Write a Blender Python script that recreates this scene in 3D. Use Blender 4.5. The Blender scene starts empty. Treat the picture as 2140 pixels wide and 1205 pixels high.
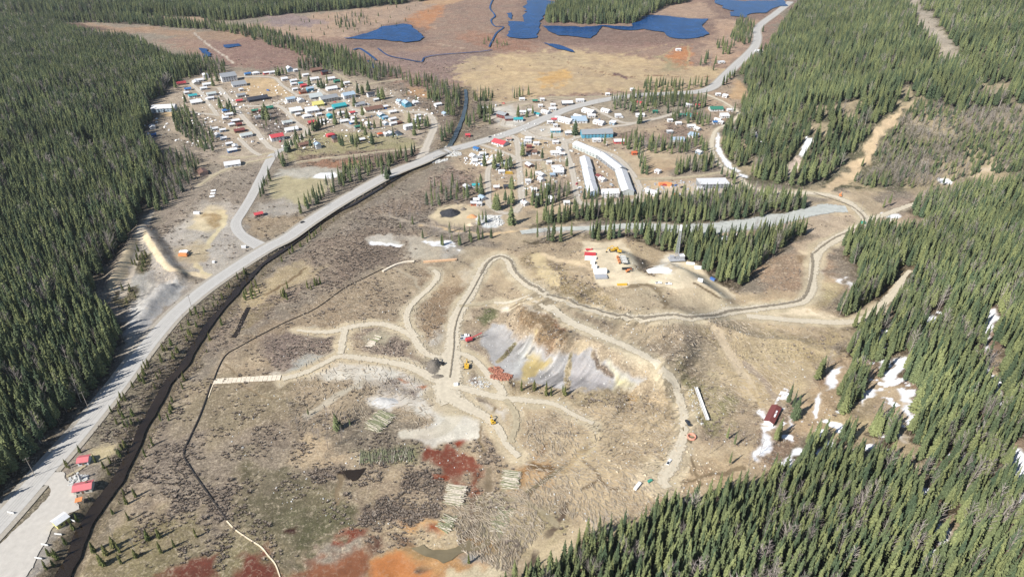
import bpy, bmesh, math, random
import numpy as np
from mathutils import Vector, Matrix
from mathutils.geometry import tessellate_polygon
R = math.radians
SC = bpy.context.scene
COL = SC.collection
# ------------------------------------------------------------------ camera
CAM_H, FPX, PITCH = 240.0, 1425.0, R(32.7)      # height (m), focal length in photo pixels, downward pitch
cd = bpy.data.cameras.new('camera'); cam = bpy.data.objects.new('camera', cd); COL.objects.link(cam)
cd.lens = 36.0*FPX/2140.0; cd.sensor_width = 36.0; cd.clip_start = 1.0; cd.clip_end = 30000.0
cam.location = (0, 0, CAM_H); cam.rotation_euler = (math.pi/2-PITCH, 0, 0)
SC.camera = cam
# ------------------------------------------------------------------ sky, sun, exposure
SUN_EL, SUN_AZ = R(40), R(231)                   # azimuth clockwise from +Y: behind the camera to the left
w = bpy.data.worlds.new('World'); SC.world = w; w.use_nodes = True
nt = w.node_tree; bg = nt.nodes['Background']
sky = nt.nodes.new('ShaderNodeTexSky'); sky.sky_type = 'NISHITA'; sky.sun_disc = False
sky.sun_elevation = SUN_EL; sky.sun_rotation = SUN_AZ; sky.altitude = 1200; sky.dust_density = 0.6
nt.links.new(sky.outputs[0], bg.inputs[0]); bg.inputs[1].default_value = 0.072
sd = bpy.data.lights.new('sun', 'SUN'); sun = bpy.data.objects.new('sun', sd); COL.objects.link(sun)
sd.energy = 4.8; sd.angle = R(0.5); sd.color = (1.0, 0.955, 0.89)
sv = Vector((math.sin(SUN_AZ)*math.cos(SUN_EL), math.cos(SUN_AZ)*math.cos(SUN_EL), math.sin(SUN_EL)))
sun.rotation_euler = sv.to_track_quat('Z', 'Y').to_euler(); sun.location = (0, 0, 500)
SC.view_settings.view_transform = 'Standard'; SC.view_settings.look = 'None'
SC.view_settings.gamma = 1.0; SC.view_settings.use_curve_mapping = False
SC.view_settings.exposure = 0.80
KAL = 1.62                                        # open ground: displayed linear value = albedo * KAL
rng = np.random.default_rng(7); random.seed(7)
# ------------------------------------------------------------------ helpers: noise, polygons, pixel rays
def vnoise(x, y, s=0):
    xi = np.floor(x); yi = np.floor(y); fx = x-xi; fy = y-yi
    fx = fx*fx*(3-2*fx); fy = fy*fy*(3-2*fy)
    xi = xi.astype(np.int64); yi = yi.astype(np.int64)
    def h(a, b):
        n = (a*374761393 + b*668265263 + s*974634777) & 0xffffffff
        n = ((n ^ (n >> 13))*1274126177) & 0xffffffff
        return ((n ^ (n >> 16)) & 0xffff)/65535.0
    return (h(xi, yi)*(1-fx)+h(xi+1, yi)*fx)*(1-fy) + (h(xi, yi+1)*(1-fx)+h(xi+1, yi+1)*fx)*fy
def fbm(x, y, sc, s=0, o=4):
    v = 0.0; a = 0.5; t = 0.0
    for i in range(o):
        v = v + a*vnoise(x/sc+17.3*i, y/sc-9.1*i, s+i); t += a; a *= 0.55; sc *= 0.5
    return v/t
def seg_dist(P, x, y, closed=False):
    d = np.full(np.shape(x), 1e12); n = len(P)
    for i in range(n if closed else n-1):
        ax, ay = P[i]; bx, by = P[(i+1) % n]
        ex, ey = bx-ax, by-ay; L = ex*ex+ey*ey+1e-9
        t = np.clip(((x-ax)*ex+(y-ay)*ey)/L, 0, 1)
        d = np.minimum(d, (x-ax-t*ex)**2+(y-ay-t*ey)**2)
    return np.sqrt(d)
def inside(P, x, y):
    c = np.zeros(np.shape(x), bool); n = len(P)
    for i in range(n):
        ax, ay = P[i]; bx, by = P[(i+1) % n]
        if ay == by: continue
        m = ((ay > y) != (by > y)) & (x < (bx-ax)*(y-ay)/(by-ay)+ax)
        c ^= m
    return c
def sdf(P, x, y):                                  # positive inside
    d = seg_dist(P, x, y, True)
    return np.where(inside(P, x, y), d, -d)
def near(f, P, x, y, r, out, *a):                  # f only where (x, y) lies within r of the outline's box
    q = np.array(P); m = (x > q[:, 0].min()-r) & (x < q[:, 0].max()+r) & (y > q[:, 1].min()-r) & (y < q[:, 1].max()+r)
    res = np.full(np.shape(x), float(out))
    if m.any(): res[m] = f(P, x[m], y[m], *a)
    return res
def sstep(t): t = np.clip(t, 0, 1); return t*t*(3-2*t)
SP, CP = math.sin(PITCH), math.cos(PITCH)
def ray(px, py):
    u = (np.asarray(px, float)-1070)/FPX; v = (602.5-np.asarray(py, float))/FPX
    return u, CP+v*SP, -SP+v*CP
def W0(px, py, z=0.0):
    dx, dy, dz = ray(px, py); dz = np.minimum(dz, -0.02); t = (z-CAM_H)/dz
    return dx*t, dy*t
def proj(x, y, z):
    zz = z-CAM_H; dep = y*CP - zz*SP; up = y*SP + zz*CP
    dep = np.maximum(dep, 1.0)
    return 1070+FPX*x/dep, 602.5-FPX*up/dep
def WP(pts, z=0.0): return [tuple(float(c) for c in W0(p[0], p[1], z)) for p in pts]
def catmull(P, n=8):
    P = [np.array(p, float) for p in P]; out = []
    for i in range(len(P)-1):
        p0 = P[max(i-1, 0)]; p1 = P[i]; p2 = P[i+1]; p3 = P[min(i+2, len(P)-1)]
        for k in range(n):
            t = k/n
            out.append(0.5*((2*p1)+(-p0+p2)*t+(2*p0-5*p1+4*p2-p3)*t*t+(-p0+3*p1-3*p2+p3)*t**3))
    out.append(P[-1]); return out
# ------------------------------------------------------------------ terrain
RIVER = [(973,188),(974,215),(966,250),(948,290),(932,318),(905,338),(850,362),(790,398),(745,425),(692,452),(645,486),(605,516),(555,550),(505,600),(462,650),(424,700),(388,760),(350,805),(322,860),(295,910),(272,960),(245,1010),(208,1060),(172,1120),(145,1180),(120,1240),(90,1330)]
RIVW = WP(RIVER)
HWY0 = WP([(1600,50),(1583,80),(1577,98),(1541,134),(1490,182),(1459,192),(1330,200),(1200,224),(1100,265),(1000,298),(925,321),(820,362),(700,429),(600,497),(505,551),(430,602),(370,652),(330,696),(290,746),(250,800),(200,862),(150,922),(100,978),(50,1036),(0,1092),(-160,1270)])
HILL_R = [(1100,1260),(1180,1160),(1290,1105),(1440,1050),(1560,985),(1640,880),(1745,760),(1770,690),(1800,600),(1790,520),(1860,490),(1925,440),(2300,370),(5000,330),(5000,2600),(1100,2600)]
HILL_N = [(1990,408),(1880,395),(1760,395),(1690,395),(1560,372),(1520,345),(1505,300),(1510,240),(1560,200),(1545,150),(1600,95),(1665,20),(1760,-60),(5000,-60),(5000,360)]
HRW = WP(HILL_R); HNW = WP(HILL_N)
HLW = WP([(-60,1110),(60,990),(140,880),(215,800),(250,720),(262,640),(230,590),(290,470),(290,380),(300,320),(330,240),(300,190),(150,130),(-200,120),(-900,200),(-900,1200)])
BENCH = WP([(1040,575),(1100,520),(1170,505),(1260,496),(1350,515),(1420,560),(1500,600),(1600,650),(1700,660),(1740,700),(1500,740),(1400,800),(1345,790),(1290,765),(1230,742),(1160,735),(1110,715),(1060,668),(1030,650)], 13)
YARD = WP([(1215,510),(1290,505),(1320,520),(1340,560),(1400,535),(1450,555),(1500,595),(1420,612),(1330,600),(1250,592)], 14)
DUMP = WP([(1150,655),(1190,700),(1240,742),(1320,782),(1400,800),(1380,740),(1300,700),(1200,640)], 14)
MOUND = WP([(290,640),(330,600),(370,590),(390,600),(360,640),(310,690),(270,720),(262,690)])
BERM = [WP([(300,480),(330,520),(350,560),(375,580)]), WP([(285,490),(262,540),(235,590)])]
ISLE = WP([(1130,46),(1180,48),(1260,52),(1330,50),(1400,12),(1480,-30),(1500,-90),(1180,-90),(1160,5)])
def terrain(x, y):
    x = np.atleast_1d(np.asarray(x, float)); y = np.atleast_1d(np.asarray(y, float))
    z = (fbm(x, y, 70, 3, 3)-0.5)*1.6
    sr = np.maximum(near(sdf, HRW, x, y, 1, -1), 0); z = z + 130*(1-np.exp(-0.26*sr*sstep(sr/60)/130))
    sn = np.maximum(near(sdf, HNW, x, y, 1, -1), 0); z = z + 170*(1-np.exp(-0.30*sn*sstep(sn/90)/170))
    sl = np.maximum(near(sdf, HLW, x, y, 1, -1), 0); z = z + 70*(1-np.exp(-0.16*sl*sstep(sl/60)/70))
    si = np.maximum(near(sdf, ISLE, x, y, 1, -1), 0); z = z + 6*sstep(si/60)
    sdp = near(sdf, DUMP, x, y, 60, -99); wb = 18+34*sstep((-sdp-8)/45); z = z + 14*sstep((near(sdf, BENCH, x, y, 6, -99)+4)/wb)
    yd = sstep((near(sdf, YARD, x, y, 22, -99)+18)/30); z = z*(1-yd)+14*yd
    face = sstep((sdp+26)/8)*sstep((8-sdp)/10); m = face > 0
    if m.any(): z[m] += face[m]*(fbm(x[m]*.67-y[m]*.74, (x[m]*.74+y[m]*.67)*.12, 3.2, 7, 3)-.5)*5.0
    z = z + 6*sstep((near(sdf, MOUND, x, y, 5, -99)+3)/13)
    dmd = near(seg_dist, MOUND, x, y, 25, 99); pm = sstep(1-dmd/24); m = pm > 0
    if m.any(): z[m] += pm[m]*(fbm(x[m], y[m], 7, 19, 4)-.5)*4.5
    for b in BERM: z = z + 4*sstep(1-near(seg_dist, b, x, y, 10, 99)/9)
    hilly = np.clip((sr+sn+sl)/80, 0, 1)
    m = hilly > 0
    if m.any(): z[m] += (fbm(x[m], y[m], 160, 11, 3)-0.5)*22*hilly[m]
    dr = near(seg_dist, RIVW, x, y, 21, 99)
    dh = near(seg_dist, HWY0, x, y, 32, 99); z = z*sstep((dh-8)/18)
    z = z*sstep((dr-6)/14) - 1.7*sstep(1-(dr-3.6)/4.0)
    return z
def px2w(px, py):
    """photo pixel -> point on the terrain (vectorised march along the view ray)"""
    px = np.atleast_1d(np.asarray(px, float)); py = np.atleast_1d(np.asarray(py, float))
    dx, dy, dz = ray(px, py); dz = np.minimum(dz, -0.03)
    t = (130-CAM_H)/dz; tmax = (-3-CAM_H)/dz; done = np.zeros(px.shape, bool); step = (tmax-t)/50
    tt = t.copy()
    for i in range(51):
        act = ~done; z = np.full(px.shape, -1e9); z[act] = terrain(dx[act]*t[act], dy[act]*t[act]); hit = (CAM_H+dz*t <= z) & act
        lo = t-step; hi = t.copy()
        if hit.any():
            l = lo[hit]; h = hi[hit]; ddx, ddy, ddz = dx[hit], dy[hit], dz[hit]
            for k in range(12):
                m = 0.5*(l+h); b = CAM_H+ddz*m <= terrain(ddx*m, ddy*m)
                h = np.where(b, m, h); l = np.where(b, l, m)
            tt[hit] = h; done |= hit
        if done.all(): break
        t = t+step
    tt[~done] = tmax[~done]
    x, y = dx*tt, dy*tt
    return x, y, terrain(x, y)
def P2(p): x, y, z = px2w(p[0], p[1]); return float(x[0]), float(y[0]), float(z[0])
def PL(pts):
    a = np.array(pts, float); x, y, z = px2w(a[:, 0], a[:, 1]); return [(float(i), float(j)) for i, j in zip(x, y)]
# ------------------------------------------------------------------ objects
def tag(o, label=None, cat=None, group=None, kind=None):
    if label: o['label'] = label
    if cat: o['category'] = cat
    if group: o['group'] = group
    if kind: o['kind'] = kind
    return o
def link(name, me, parent=None, mats=()):
    o = bpy.data.objects.new(name, me); COL.objects.link(o)
    for m in mats: me.materials.append(m)
    if parent: o.parent = parent
    return o
def np_mesh(name, V, F):
    """V (n,3), F (m,k) constant polygon size"""
    V = np.asarray(V, np.float32); F = np.asarray(F, np.int32)
    me = bpy.data.meshes.new(name); me.vertices.add(len(V)); me.vertices.foreach_set('co', V.ravel())
    k = F.shape[1]; me.loops.add(F.size); me.loops.foreach_set('vertex_index', F.ravel())
    me.polygons.add(len(F)); me.polygons.foreach_set('loop_start', np.arange(0, F.size, k, dtype=np.int32))
    me.update(calc_edges=True); return me
def empty(name, loc, rz=0, label=None, cat=None, group=None):
    o = bpy.data.objects.new(name, None); COL.objects.link(o); o.location = loc; o.rotation_euler = (0, 0, rz)
    o.empty_display_size = 0.5
    return tag(o, label, cat, group)
def lin(c):
    c = [v/255.0 for v in c]
    return [v/12.92 if v <= 0.04045 else ((v+0.055)/1.055)**2.4 for v in c]
def alb(c, k=KAL, cap=0.82): return [min(cap, v/k) for v in lin(c)]
MATS = {}
def mat(name, rgb, rough=0.85, noise=None, bump=0, metal=0, spec=0.3, amt=0.25, scale2=None):
    """procedural material: base colour broken by two noises"""
    if name in MATS: return MATS[name]
    m = bpy.data.materials.new(name); m.use_nodes = True; n = m.node_tree.nodes; l = m.node_tree.links
    b = n['Principled BSDF']; b.inputs['Roughness'].default_value = rough; b.inputs['Metallic'].default_value = metal
    b.inputs['Specular IOR Level'].default_value = spec
    tc = n.new('ShaderNodeTexCoord'); nz = n.new('ShaderNodeTexNoise'); nz.inputs['Scale'].default_value = noise or 0.6
    nz.inputs['Detail'].default_value = 5; nz.inputs['Roughness'].default_value = 0.65
    l.new(tc.outputs['Object'], nz.inputs['Vector'])
    mr = n.new('ShaderNodeMapRange'); mr.inputs['From Min'].default_value = 0.3; mr.inputs['From Max'].default_value = 0.7
    mr.inputs['To Min'].default_value = 1-amt; mr.inputs['To Max'].default_value = 1+amt*0.6
    l.new(nz.outputs['Fac'], mr.inputs['Value'])
    mx = n.new('ShaderNodeMix'); mx.data_type = 'RGBA'; mx.blend_type = 'MULTIPLY'; mx.inputs['Factor'].default_value = 1
    mx.inputs[6].default_value = (*rgb, 1); l.new(mr.outputs[0], mx.inputs[7]); l.new(mx.outputs[2], b.inputs['Base Color'])
    if bump:
        bp = n.new('ShaderNodeBump'); bp.inputs['Strength'].default_value = 0.6; bp.inputs['Distance'].default_value = bump
        l.new(nz.outputs['Fac'], bp.inputs['Height']); l.new(bp.outputs[0], b.inputs['Normal'])
    MATS[name] = m; return m
# ------------------------------------------------------------------ roads and tracks (drawn as strips further down)
side = [('town_road',[(878,337),(886,318),(896,294),(908,262),(899,242),(880,235),(852,234),(822,228)],[11,8,8,7,6,6],'M_TOWN'),
 ('town_road',[(556,520),(522,503),(500,486),(493,466),(505,445),(525,412),(545,372),(560,342),(575,320),(596,310),(610,300)],[12,8,8,8,8,8,9,6],'M_HWY'),
 ('dirt_road',[(570,327),(545,334),(500,345),(455,362),(415,388)],[5,5,5,4],'M_TRAIL'), ('dirt_road',[(575,318),(540,325),(500,330),(460,327)],5,'M_TRAIL'),
 ('street',[(580,314),(561,306),(535,275),(510,248),(489,222),(470,197),(456,183)],6,'M_TOWN'),('street',[(456,243),(433,213),(417,192),(398,173)],5,'M_TOWN'),
 ('street',[(350,226),(380,230),(410,236),(454,241)],4.5,'M_TOWN'),('street',[(400,168),(450,165),(491,162),(568,162),(591,180),(624,201)],4.5,'M_TOWN'),
 ('street',[(573,220),(593,228),(617,255),(640,273),(625,292),(602,306)],5.5,'M_TOWN'),('street',[(503,222),(535,222),(568,219),(596,209),(624,201),(649,198),(684,197)],5,'M_TOWN'),
 ('street',[(640,168),(655,178),(680,197),(711,204),(735,228),(762,246)],5,'M_TOWN'),('dirt_road',[(697,150),(732,171),(752,180),(783,174),(848,164)],4,'M_TRAIL'),
 ('street',[(735,228),(780,236),(822,231),(850,235)],6,'M_TOWN'),('street',[(845,232),(850,248),(838,262),(790,270),(740,268)],4,'M_TRAIL'),
 ('dirt_road',[(620,339),(713,328),(783,319),(852,313),(884,306)],3.2,'M_TRAIL'),('street',[(500,290),(515,305),(530,318),(545,325)],4.5,'M_TOWN'),
 ('street',[(455,268),(490,276),(510,292)],3.5,'M_TRAIL'),('street',[(650,203),(690,240),(735,268)],4,'M_TOWN'),
 ('street',[(1062,282),(1079,290),(1082,308),(1084,336),(1087,373),(1089,400),(1089,422),(1076,445)],6,'M_TOWN'),('street',[(1005,303),(1040,314),(1068,325),(1082,334)],4.5,'M_TOWN'),
 ('street',[(1083,332),(1060,336),(1038,340),(1023,350),(1019,368),(1021,400),(1021,425),(1040,442),(1062,447)],5,'M_TOWN'),('street',[(1084,336),(1134,335),(1186,336)],4,'M_TOWN'),
 ('street',[(1172,288),(1180,300),(1184,320),(1193,345),(1199,373),(1203,400),(1212,424),(1240,428),(1300,424)],[8,6,6,5,5,4],'M_TOWN'),
 ('street',[(1090,272),(1110,284),(1150,292),(1190,297),(1225,305),(1262,318),(1290,330),(1312,352),(1328,374),(1337,392),(1335,412),(1318,424)],[12,8,7,6,6,5,5],'M_TOWN'),
 ('street',[(1328,374),(1386,374),(1456,369),(1508,360)],5,'M_TRAIL'),('street',[(1180,296),(1205,288),(1240,276),(1268,267),(1305,262),(1335,256),(1381,246),(1421,233)],5.5,'M_TOWN'),
 ('street',[(1236,224),(1265,240),(1300,256),(1330,257)],4.5,'M_TOWN'),('street',[(1020,250),(1060,240),(1050,262),(1085,268)],5,'M_TOWN'),('dirt_road',[(1020,226),(1060,216),(1130,206),(1175,203),(1230,212)],3.5,'M_TRAIL'),
 ('dirt_road',[(1090,222),(1130,212),(1180,205),(1250,202),(1340,197)],3.5,'M_TRAIL'),('street',[(1134,338),(1140,360),(1150,375)],4,'M_TRAIL'),
 ('dirt_road',[(1470,196),(1505,210),(1530,225),(1545,240),(1520,260),(1502,268),(1490,285),(1488,317),(1505,345),(1544,371),(1562,386),(1593,401)],[5,5,5,6,6,5.5],'M_HAUL'),
 ('haul_road',[(1593,401),(1640,404),(1690,404),(1740,410),(1775,425),(1800,447),(1810,466),(1790,478),(1750,498),(1720,515),(1704,540),(1698,580),(1696,605),(1680,628),(1640,638),(1580,645),(1520,652),(1450,663),(1400,660),(1340,666),(1290,662),(1240,648),(1180,628),(1130,610),(1095,588),(1070,565),(1062,545),(1045,536),(1020,548),(1002,575),(985,610),(965,640),(950,675),(946,710),(942,760)],[7,8,9,10,11,11,9,8,8,9,9,9,9,8,8,8,9,9,10,11,11],'M_HAUL'),
 ('haul_road',[(1810,462),(1850,448),(1900,430),(1950,415),(1985,405)],[8,7,6,4],'M_HAUL'),('haul_road',[(1560,660),(1640,668),(1700,672),(1745,674),(1800,668),(1840,640)],7,'M_HAUL'),
 ('haul_road',[(1840,640),(1870,610),(1888,580),(1902,565)],[7,8,6,3],'M_HAUL'),
 ('haul_road',[(1140,640),(1190,672),(1240,695),(1300,720),(1350,745),(1385,775),(1410,800),(1425,850),(1430,895),(1425,920),(1415,945)],[9,8,7.5,7,6.5,6.5,6.5,6,6,7],'M_HAUL'),
 ('haul_road',[(1030,632),(1080,628),(1120,632),(1150,645)],4,'M_HAUL'),('haul_road',[(960,640),(1000,636),(1035,631)],3.5,'M_TRAIL'),
 ('haul_road',[(620,690),(660,694),(700,692),(740,682),(790,677),(830,686),(862,705),(885,735),(915,748),(940,745)],[3,4,6,6,6,6,6,6,7],'M_HAUL'),
 ('haul_road',[(722,686),(716,710),(712,740)],5.5,'M_HAUL'),('haul_road',[(590,792),(640,778),(690,752),(715,745),(780,752),(850,765),(900,788),(930,805),(945,810)],[5,5,5,6,6,7,8,10],'M_HAUL'),
 ('haul_road',[(905,565),(915,575),(900,600),(872,625),(852,650),(852,680),(870,705)],5,'M_HAUL'),
 ('haul_road',[(942,735),(940,780),(935,820),(945,840)],[14,18,22,18],'M_HAUL'),('haul_road',[(950,735),(980,745),(1005,765),(1025,790),(1045,812),(1050,830)],[5,5,5,6,7],'M_HAUL'),
 ('haul_road',[(945,805),(1000,820),(1050,832),(1110,838),(1160,845),(1200,868),(1240,885)],[8,6,6,5,4,3.5],'M_HAUL'),
 ('haul_road',[(940,828),(975,850),(1010,868),(1040,895),(1060,930),(1085,955)],[12,9,7,5,4.5],'M_HAUL'),('haul_road',[(1055,835),(1075,860),(1078,890),(1065,925)],4,'M_TRAIL'),
 ('haul_road',[(1415,945),(1405,970),(1385,1000),(1395,1020)],[8,9,8,6],'M_HAUL')]
# ------------------------------------------------------------------ ground: what covers it where (traced outlines, drawn on the terrain)
# (outline, colour as it looks in open sun, edge softness m, edge wobble m, brushiness 0..1)
BASE = (150,139,124)
A = []
def area(pts, c, soft=3, wob=5, brush=0.5): A.append(('p', pts, c, soft, wob, brush))
def track(pts, c, width, soft=1.0, wob=1.0, brush=0.1): A.append(('l', pts, c, soft, wob, brush, width))
PALE=(205,194,172); SAND=(200,182,148); GREY=(186,182,174); DIRT=(186,170,146); TAN=(190,166,132)
FOREST=(98,88,68)
# forest floors
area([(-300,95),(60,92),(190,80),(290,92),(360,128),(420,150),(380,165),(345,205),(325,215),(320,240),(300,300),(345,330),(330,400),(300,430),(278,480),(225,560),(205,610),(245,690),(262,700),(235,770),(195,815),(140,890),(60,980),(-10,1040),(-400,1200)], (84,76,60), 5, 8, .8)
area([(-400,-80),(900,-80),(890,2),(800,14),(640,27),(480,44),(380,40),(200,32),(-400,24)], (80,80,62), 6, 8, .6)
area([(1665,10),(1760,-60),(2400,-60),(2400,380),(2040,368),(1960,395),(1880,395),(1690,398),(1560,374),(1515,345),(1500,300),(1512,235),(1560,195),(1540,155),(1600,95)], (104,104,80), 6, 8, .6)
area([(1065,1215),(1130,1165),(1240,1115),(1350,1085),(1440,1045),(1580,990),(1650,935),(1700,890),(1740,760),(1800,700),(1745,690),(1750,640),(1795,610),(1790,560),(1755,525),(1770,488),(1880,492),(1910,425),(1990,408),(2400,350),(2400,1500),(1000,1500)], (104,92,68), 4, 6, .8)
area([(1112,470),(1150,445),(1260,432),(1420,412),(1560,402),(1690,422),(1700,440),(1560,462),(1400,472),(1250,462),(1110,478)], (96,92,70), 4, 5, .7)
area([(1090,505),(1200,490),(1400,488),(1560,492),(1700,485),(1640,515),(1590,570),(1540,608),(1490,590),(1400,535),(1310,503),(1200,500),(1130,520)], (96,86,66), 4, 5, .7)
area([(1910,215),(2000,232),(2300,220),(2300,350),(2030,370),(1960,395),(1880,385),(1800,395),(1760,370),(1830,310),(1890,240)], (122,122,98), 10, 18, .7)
# upper marsh and meadows
area([(330,85),(420,68),(560,52),(700,24),(900,5),(1100,-80),(1700,-80),(1650,20),(1600,95),(1530,165),(1500,190),(1380,198),(1200,210),(1040,212),(960,190),(850,185),(760,150),(640,112),(560,140),(480,132),(400,115)], (158,130,114), 8, 20, .5)
area([(140,52),(190,48),(240,58),(330,55),(400,68),(560,50),(560,80),(430,85),(330,70),(210,68)], (168,140,116), 5, 10, .4)
area([(300,33),(420,36),(480,46),(360,48)], (176,152,130), 4, 8, .4)
area([(0,30),(30,32),(20,40),(0,38)], (170,140,120), 4, 6, .4)
area([(110,50),(160,48),(240,64),(180,66),(130,58)], (104,82,74), 4, 8, .5)
area([(480,60),(560,44),(700,24),(830,10),(940,-10),(905,60),(790,70),(720,82),(600,72),(520,66)], (182,156,134), 8, 25, .4)
area([(545,34),(620,30),(700,44),(640,56),(560,52)], (152,134,132), 6, 18, .5)
area([(420,95),(520,82),(640,100),(700,130),(600,140),(480,138),(420,120)], (148,118,108), 6, 18, .6)
area([(780,110),(1000,115),(1100,140),(1000,175),(940,172),(820,150)], (150,126,118), 8, 22, .6)
area([(1000,120),(1080,108),(1200,104),(1330,118),(1420,135),(1500,140),(1530,150),(1500,186),(1330,196),(1200,192),(1050,210),(1000,205),(965,178),(945,150)], (204,180,142), 8, 22, .35)
area([(1060,110),(1200,90),(1400,92),(1500,110),(1460,128),(1330,112),(1200,104),(1100,112)], (166,138,120), 8, 20, .5)
area([(1000,60),(1060,80),(1140,90),(1100,110),(1000,100),(960,80)], (160,120,100), 8, 20, .5)
area([(1440,62),(1500,40),(1600,40),(1560,90),(1520,140),(1480,125),(1470,90)], (190,160,136), 8, 18, .5)
area([(1290,38),(1400,12),(1500,5),(1545,35),(1450,38),(1390,30)], (184,156,134), 6, 12, .5)
area([(1140,72),(1250,66),(1340,60),(1440,84),(1400,100),(1250,96),(1160,92)], (156,124,112), 6, 18, .6)
area([(835,56),(850,38),(885,22),(935,6),(928,28),(905,52),(890,66)], (188,136,98), 5, 12, .2)
area([(880,10),(935,-20),(1010,-20),(950,10)], (196,160,124), 6, 14, .3)
area([(1380,128),(1410,105),(1440,92),(1448,112),(1436,142),(1400,142)], (196,136,92), 5, 10, .3)
area([(1130,150),(1180,145),(1195,178),(1140,180)], (212,172,112), 6, 16, .3)
area([(1385,115),(1430,130),(1420,150),(1370,150)], (166,154,122), 6, 16, .3)
track([(1150,118),(1215,140),(1290,158),(1370,160),(1480,160)], (140,104,82), 1.6, 1.5, 6)
track([(1380,118),(1434,92),(1438,140)], (190,170,130), 2.0, 1.5, 3)
track([(1285,152),(1315,165)], (120,92,92), 7, 3, 8)
track([(1280,115),(1340,105),(1400,92)], (190,166,134), 2, 2, 4)
track([(405,68),(420,82),(450,105),(470,118),(488,132)], (204,192,176), 3.0, 1.2, 2)
track([(910,90),(960,100),(1020,103)], (190,168,146), 2, 2, 4)
for q in ([(700,86),(760,66),(812,50),(850,44),(900,66),(900,92),(835,98),(760,96)],[(1085,-6),(1180,-2),(1160,40),(1150,70),(1200,90),(1110,92),(1050,78),(1045,48),(1080,40)],[(1150,48),(1330,66),(1380,60),(1480,36),(1490,60),(1480,86),(1380,92),(1250,90),(1160,90)],[(1480,-4),(1560,-4),(1660,0),(1650,20),(1600,34),(1545,46),(1500,40)]):
    area(q, (134,110,100), 12, 16, .5)
# around the river upstream of the bridge
area([(780,165),(860,185),(960,190),(1000,215),(1040,240),(980,290),(930,310),(905,250),(850,225),(780,200)], (150,134,118), 5, 14, .8)
area([(860,182),(920,195),(900,205),(850,200)], (188,150,112), 5, 10, .4)
# town ground
area([(330,205),(370,165),(480,150),(640,152),(720,155),(780,175),(850,205),(905,240),(905,280),(870,310),(780,300),(700,300),(620,310),(590,330),(480,345),(410,340),(400,300),(350,260)], (184,168,148), 5, 10, .5)
area([(505,165),(575,163),(625,200),(560,212),(500,195)], (206,180,142), 3, 6, .3)
area([(515,202),(600,198),(590,212),(510,215)], (150,134,120), 4, 8, .6)
area([(525,235),(570,228),(600,245),(605,275),(570,288),(540,270),(520,250)], (150,138,128), 4, 6, .9)
area([(600,300),(680,275),(760,275),(880,290),(870,312),(760,318),(640,330),(590,335)], (170,162,122), 4, 8, .6)
area([(620,325),(760,315),(900,308),(870,330),(780,352),(700,352),(640,352)], (148,126,110), 5, 8, .8)
area([(640,338),(720,330),(760,336),(700,350)], (168,124,98), 4, 8, .5)
area([(365,300),(430,330),(440,350),(400,380),(370,380),(350,340)], (176,160,138), 4, 8, .6)
area([(330,222),(370,222),(370,242),(335,245)], (206,180,140), 3, 4, .2)
area([(560,395),(568,375),(590,362),(640,360),(690,370),(700,385),(640,430),(600,425),(565,412)], (184,174,140), 2, 3, .2)
area([(575,355),(650,350),(710,352),(720,368),(640,372),(600,368),(575,370)], (182,178,166), 3, 5, .3)
area([(535,425),(600,415),(640,435),(600,450),(530,450)], (178,170,158), 4, 6, .4)
area([(520,455),(600,450),(660,450),(600,492),(550,497),(515,485)], (176,156,128), 4, 6, .5)
area([(652,372),(668,362),(700,360),(706,368),(690,375)], (238,240,240), 1, 2, 0)
area([(440,350),(545,345),(530,385),(500,430),(485,470),(410,430),(330,520),(365,400)], (160,148,134), 5, 10, .7)
area([(385,450),(420,420),(470,420),(500,460),(520,520),(500,545),(440,575),(380,565),(345,560),(350,500)], (186,178,166), 5, 8, .4)
area([(395,460),(440,430),(470,432),(475,465),(440,485),(400,480)], (206,190,158), 4, 6, .2)
area([(430,445),(465,445),(462,470),(440,478)], (176,152,112), 3, 5, .3)
track([(462,440),(470,465),(450,490),(430,520),(405,545),(435,575)], (212,196,158), 4.5, 2, 3)
area([(360,520),(400,505),(440,510),(430,550),(380,560)], (190,172,140), 4, 6, .3)
# gravel pit on the left
area([(235,590),(290,485),(312,470),(330,520),(350,560),(400,590),(385,620),(340,650),(320,690),(285,760),(262,700),(250,640)], (168,160,150), 3, 6, .4)
area([(262,700),(275,640),(320,598),(372,575),(384,600),(352,640),(310,690),(285,720)], (180,178,174), 2, 4, .2)
area([(248,600),(285,570),(300,560),(320,600),(280,640)], (176,172,164), 3, 5, .3)
area([(228,600),(262,520),(292,482),(300,490),(275,540),(262,575),(240,615)], (206,188,156), 2, 3, .15)
area([(275,545),(292,520),(310,530),(312,560),(295,575),(272,565)], (112,106,78), 2, 4, .9)
area([(250,605),(285,598),(290,620),(262,645),(240,632)], (118,112,84), 2, 4, .9)
track([(298,482),(318,515),(338,545),(365,562),(400,572),(440,580)], (214,196,164), 4.5, 1.2, 1)
track([(258,620),(300,470),(318,440)], (196,184,166), 4, 1.5, 2)
area([(262,700),(320,690),(395,600),(440,580),(380,650),(320,715),(285,765),(262,790)], (180,170,156), 4, 6, .3)
# roadside belt between highway and river
area([(-50,1215),(100,1215),(150,1120),(200,1040),(240,990),(280,900),(340,790),(430,660),(560,540),(700,440),(560,530),(430,610),(330,705),(200,870),(100,990),(-50,1160)], (138,130,110), 4, 6, .8)
area([(100,975),(190,925),(235,920),(262,935),(200,1050),(160,1120),(110,1200),(60,1230),(130,1080)], (164,152,138), 4, 6, .5)
area([(185,935),(225,922),(245,935),(222,962),(190,965)], (196,180,142), 3, 5, .3)
area([(55,1160),(130,1080),(160,1090),(120,1160),(95,1215),(40,1230)], (166,160,152), 3, 4, .3)
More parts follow.
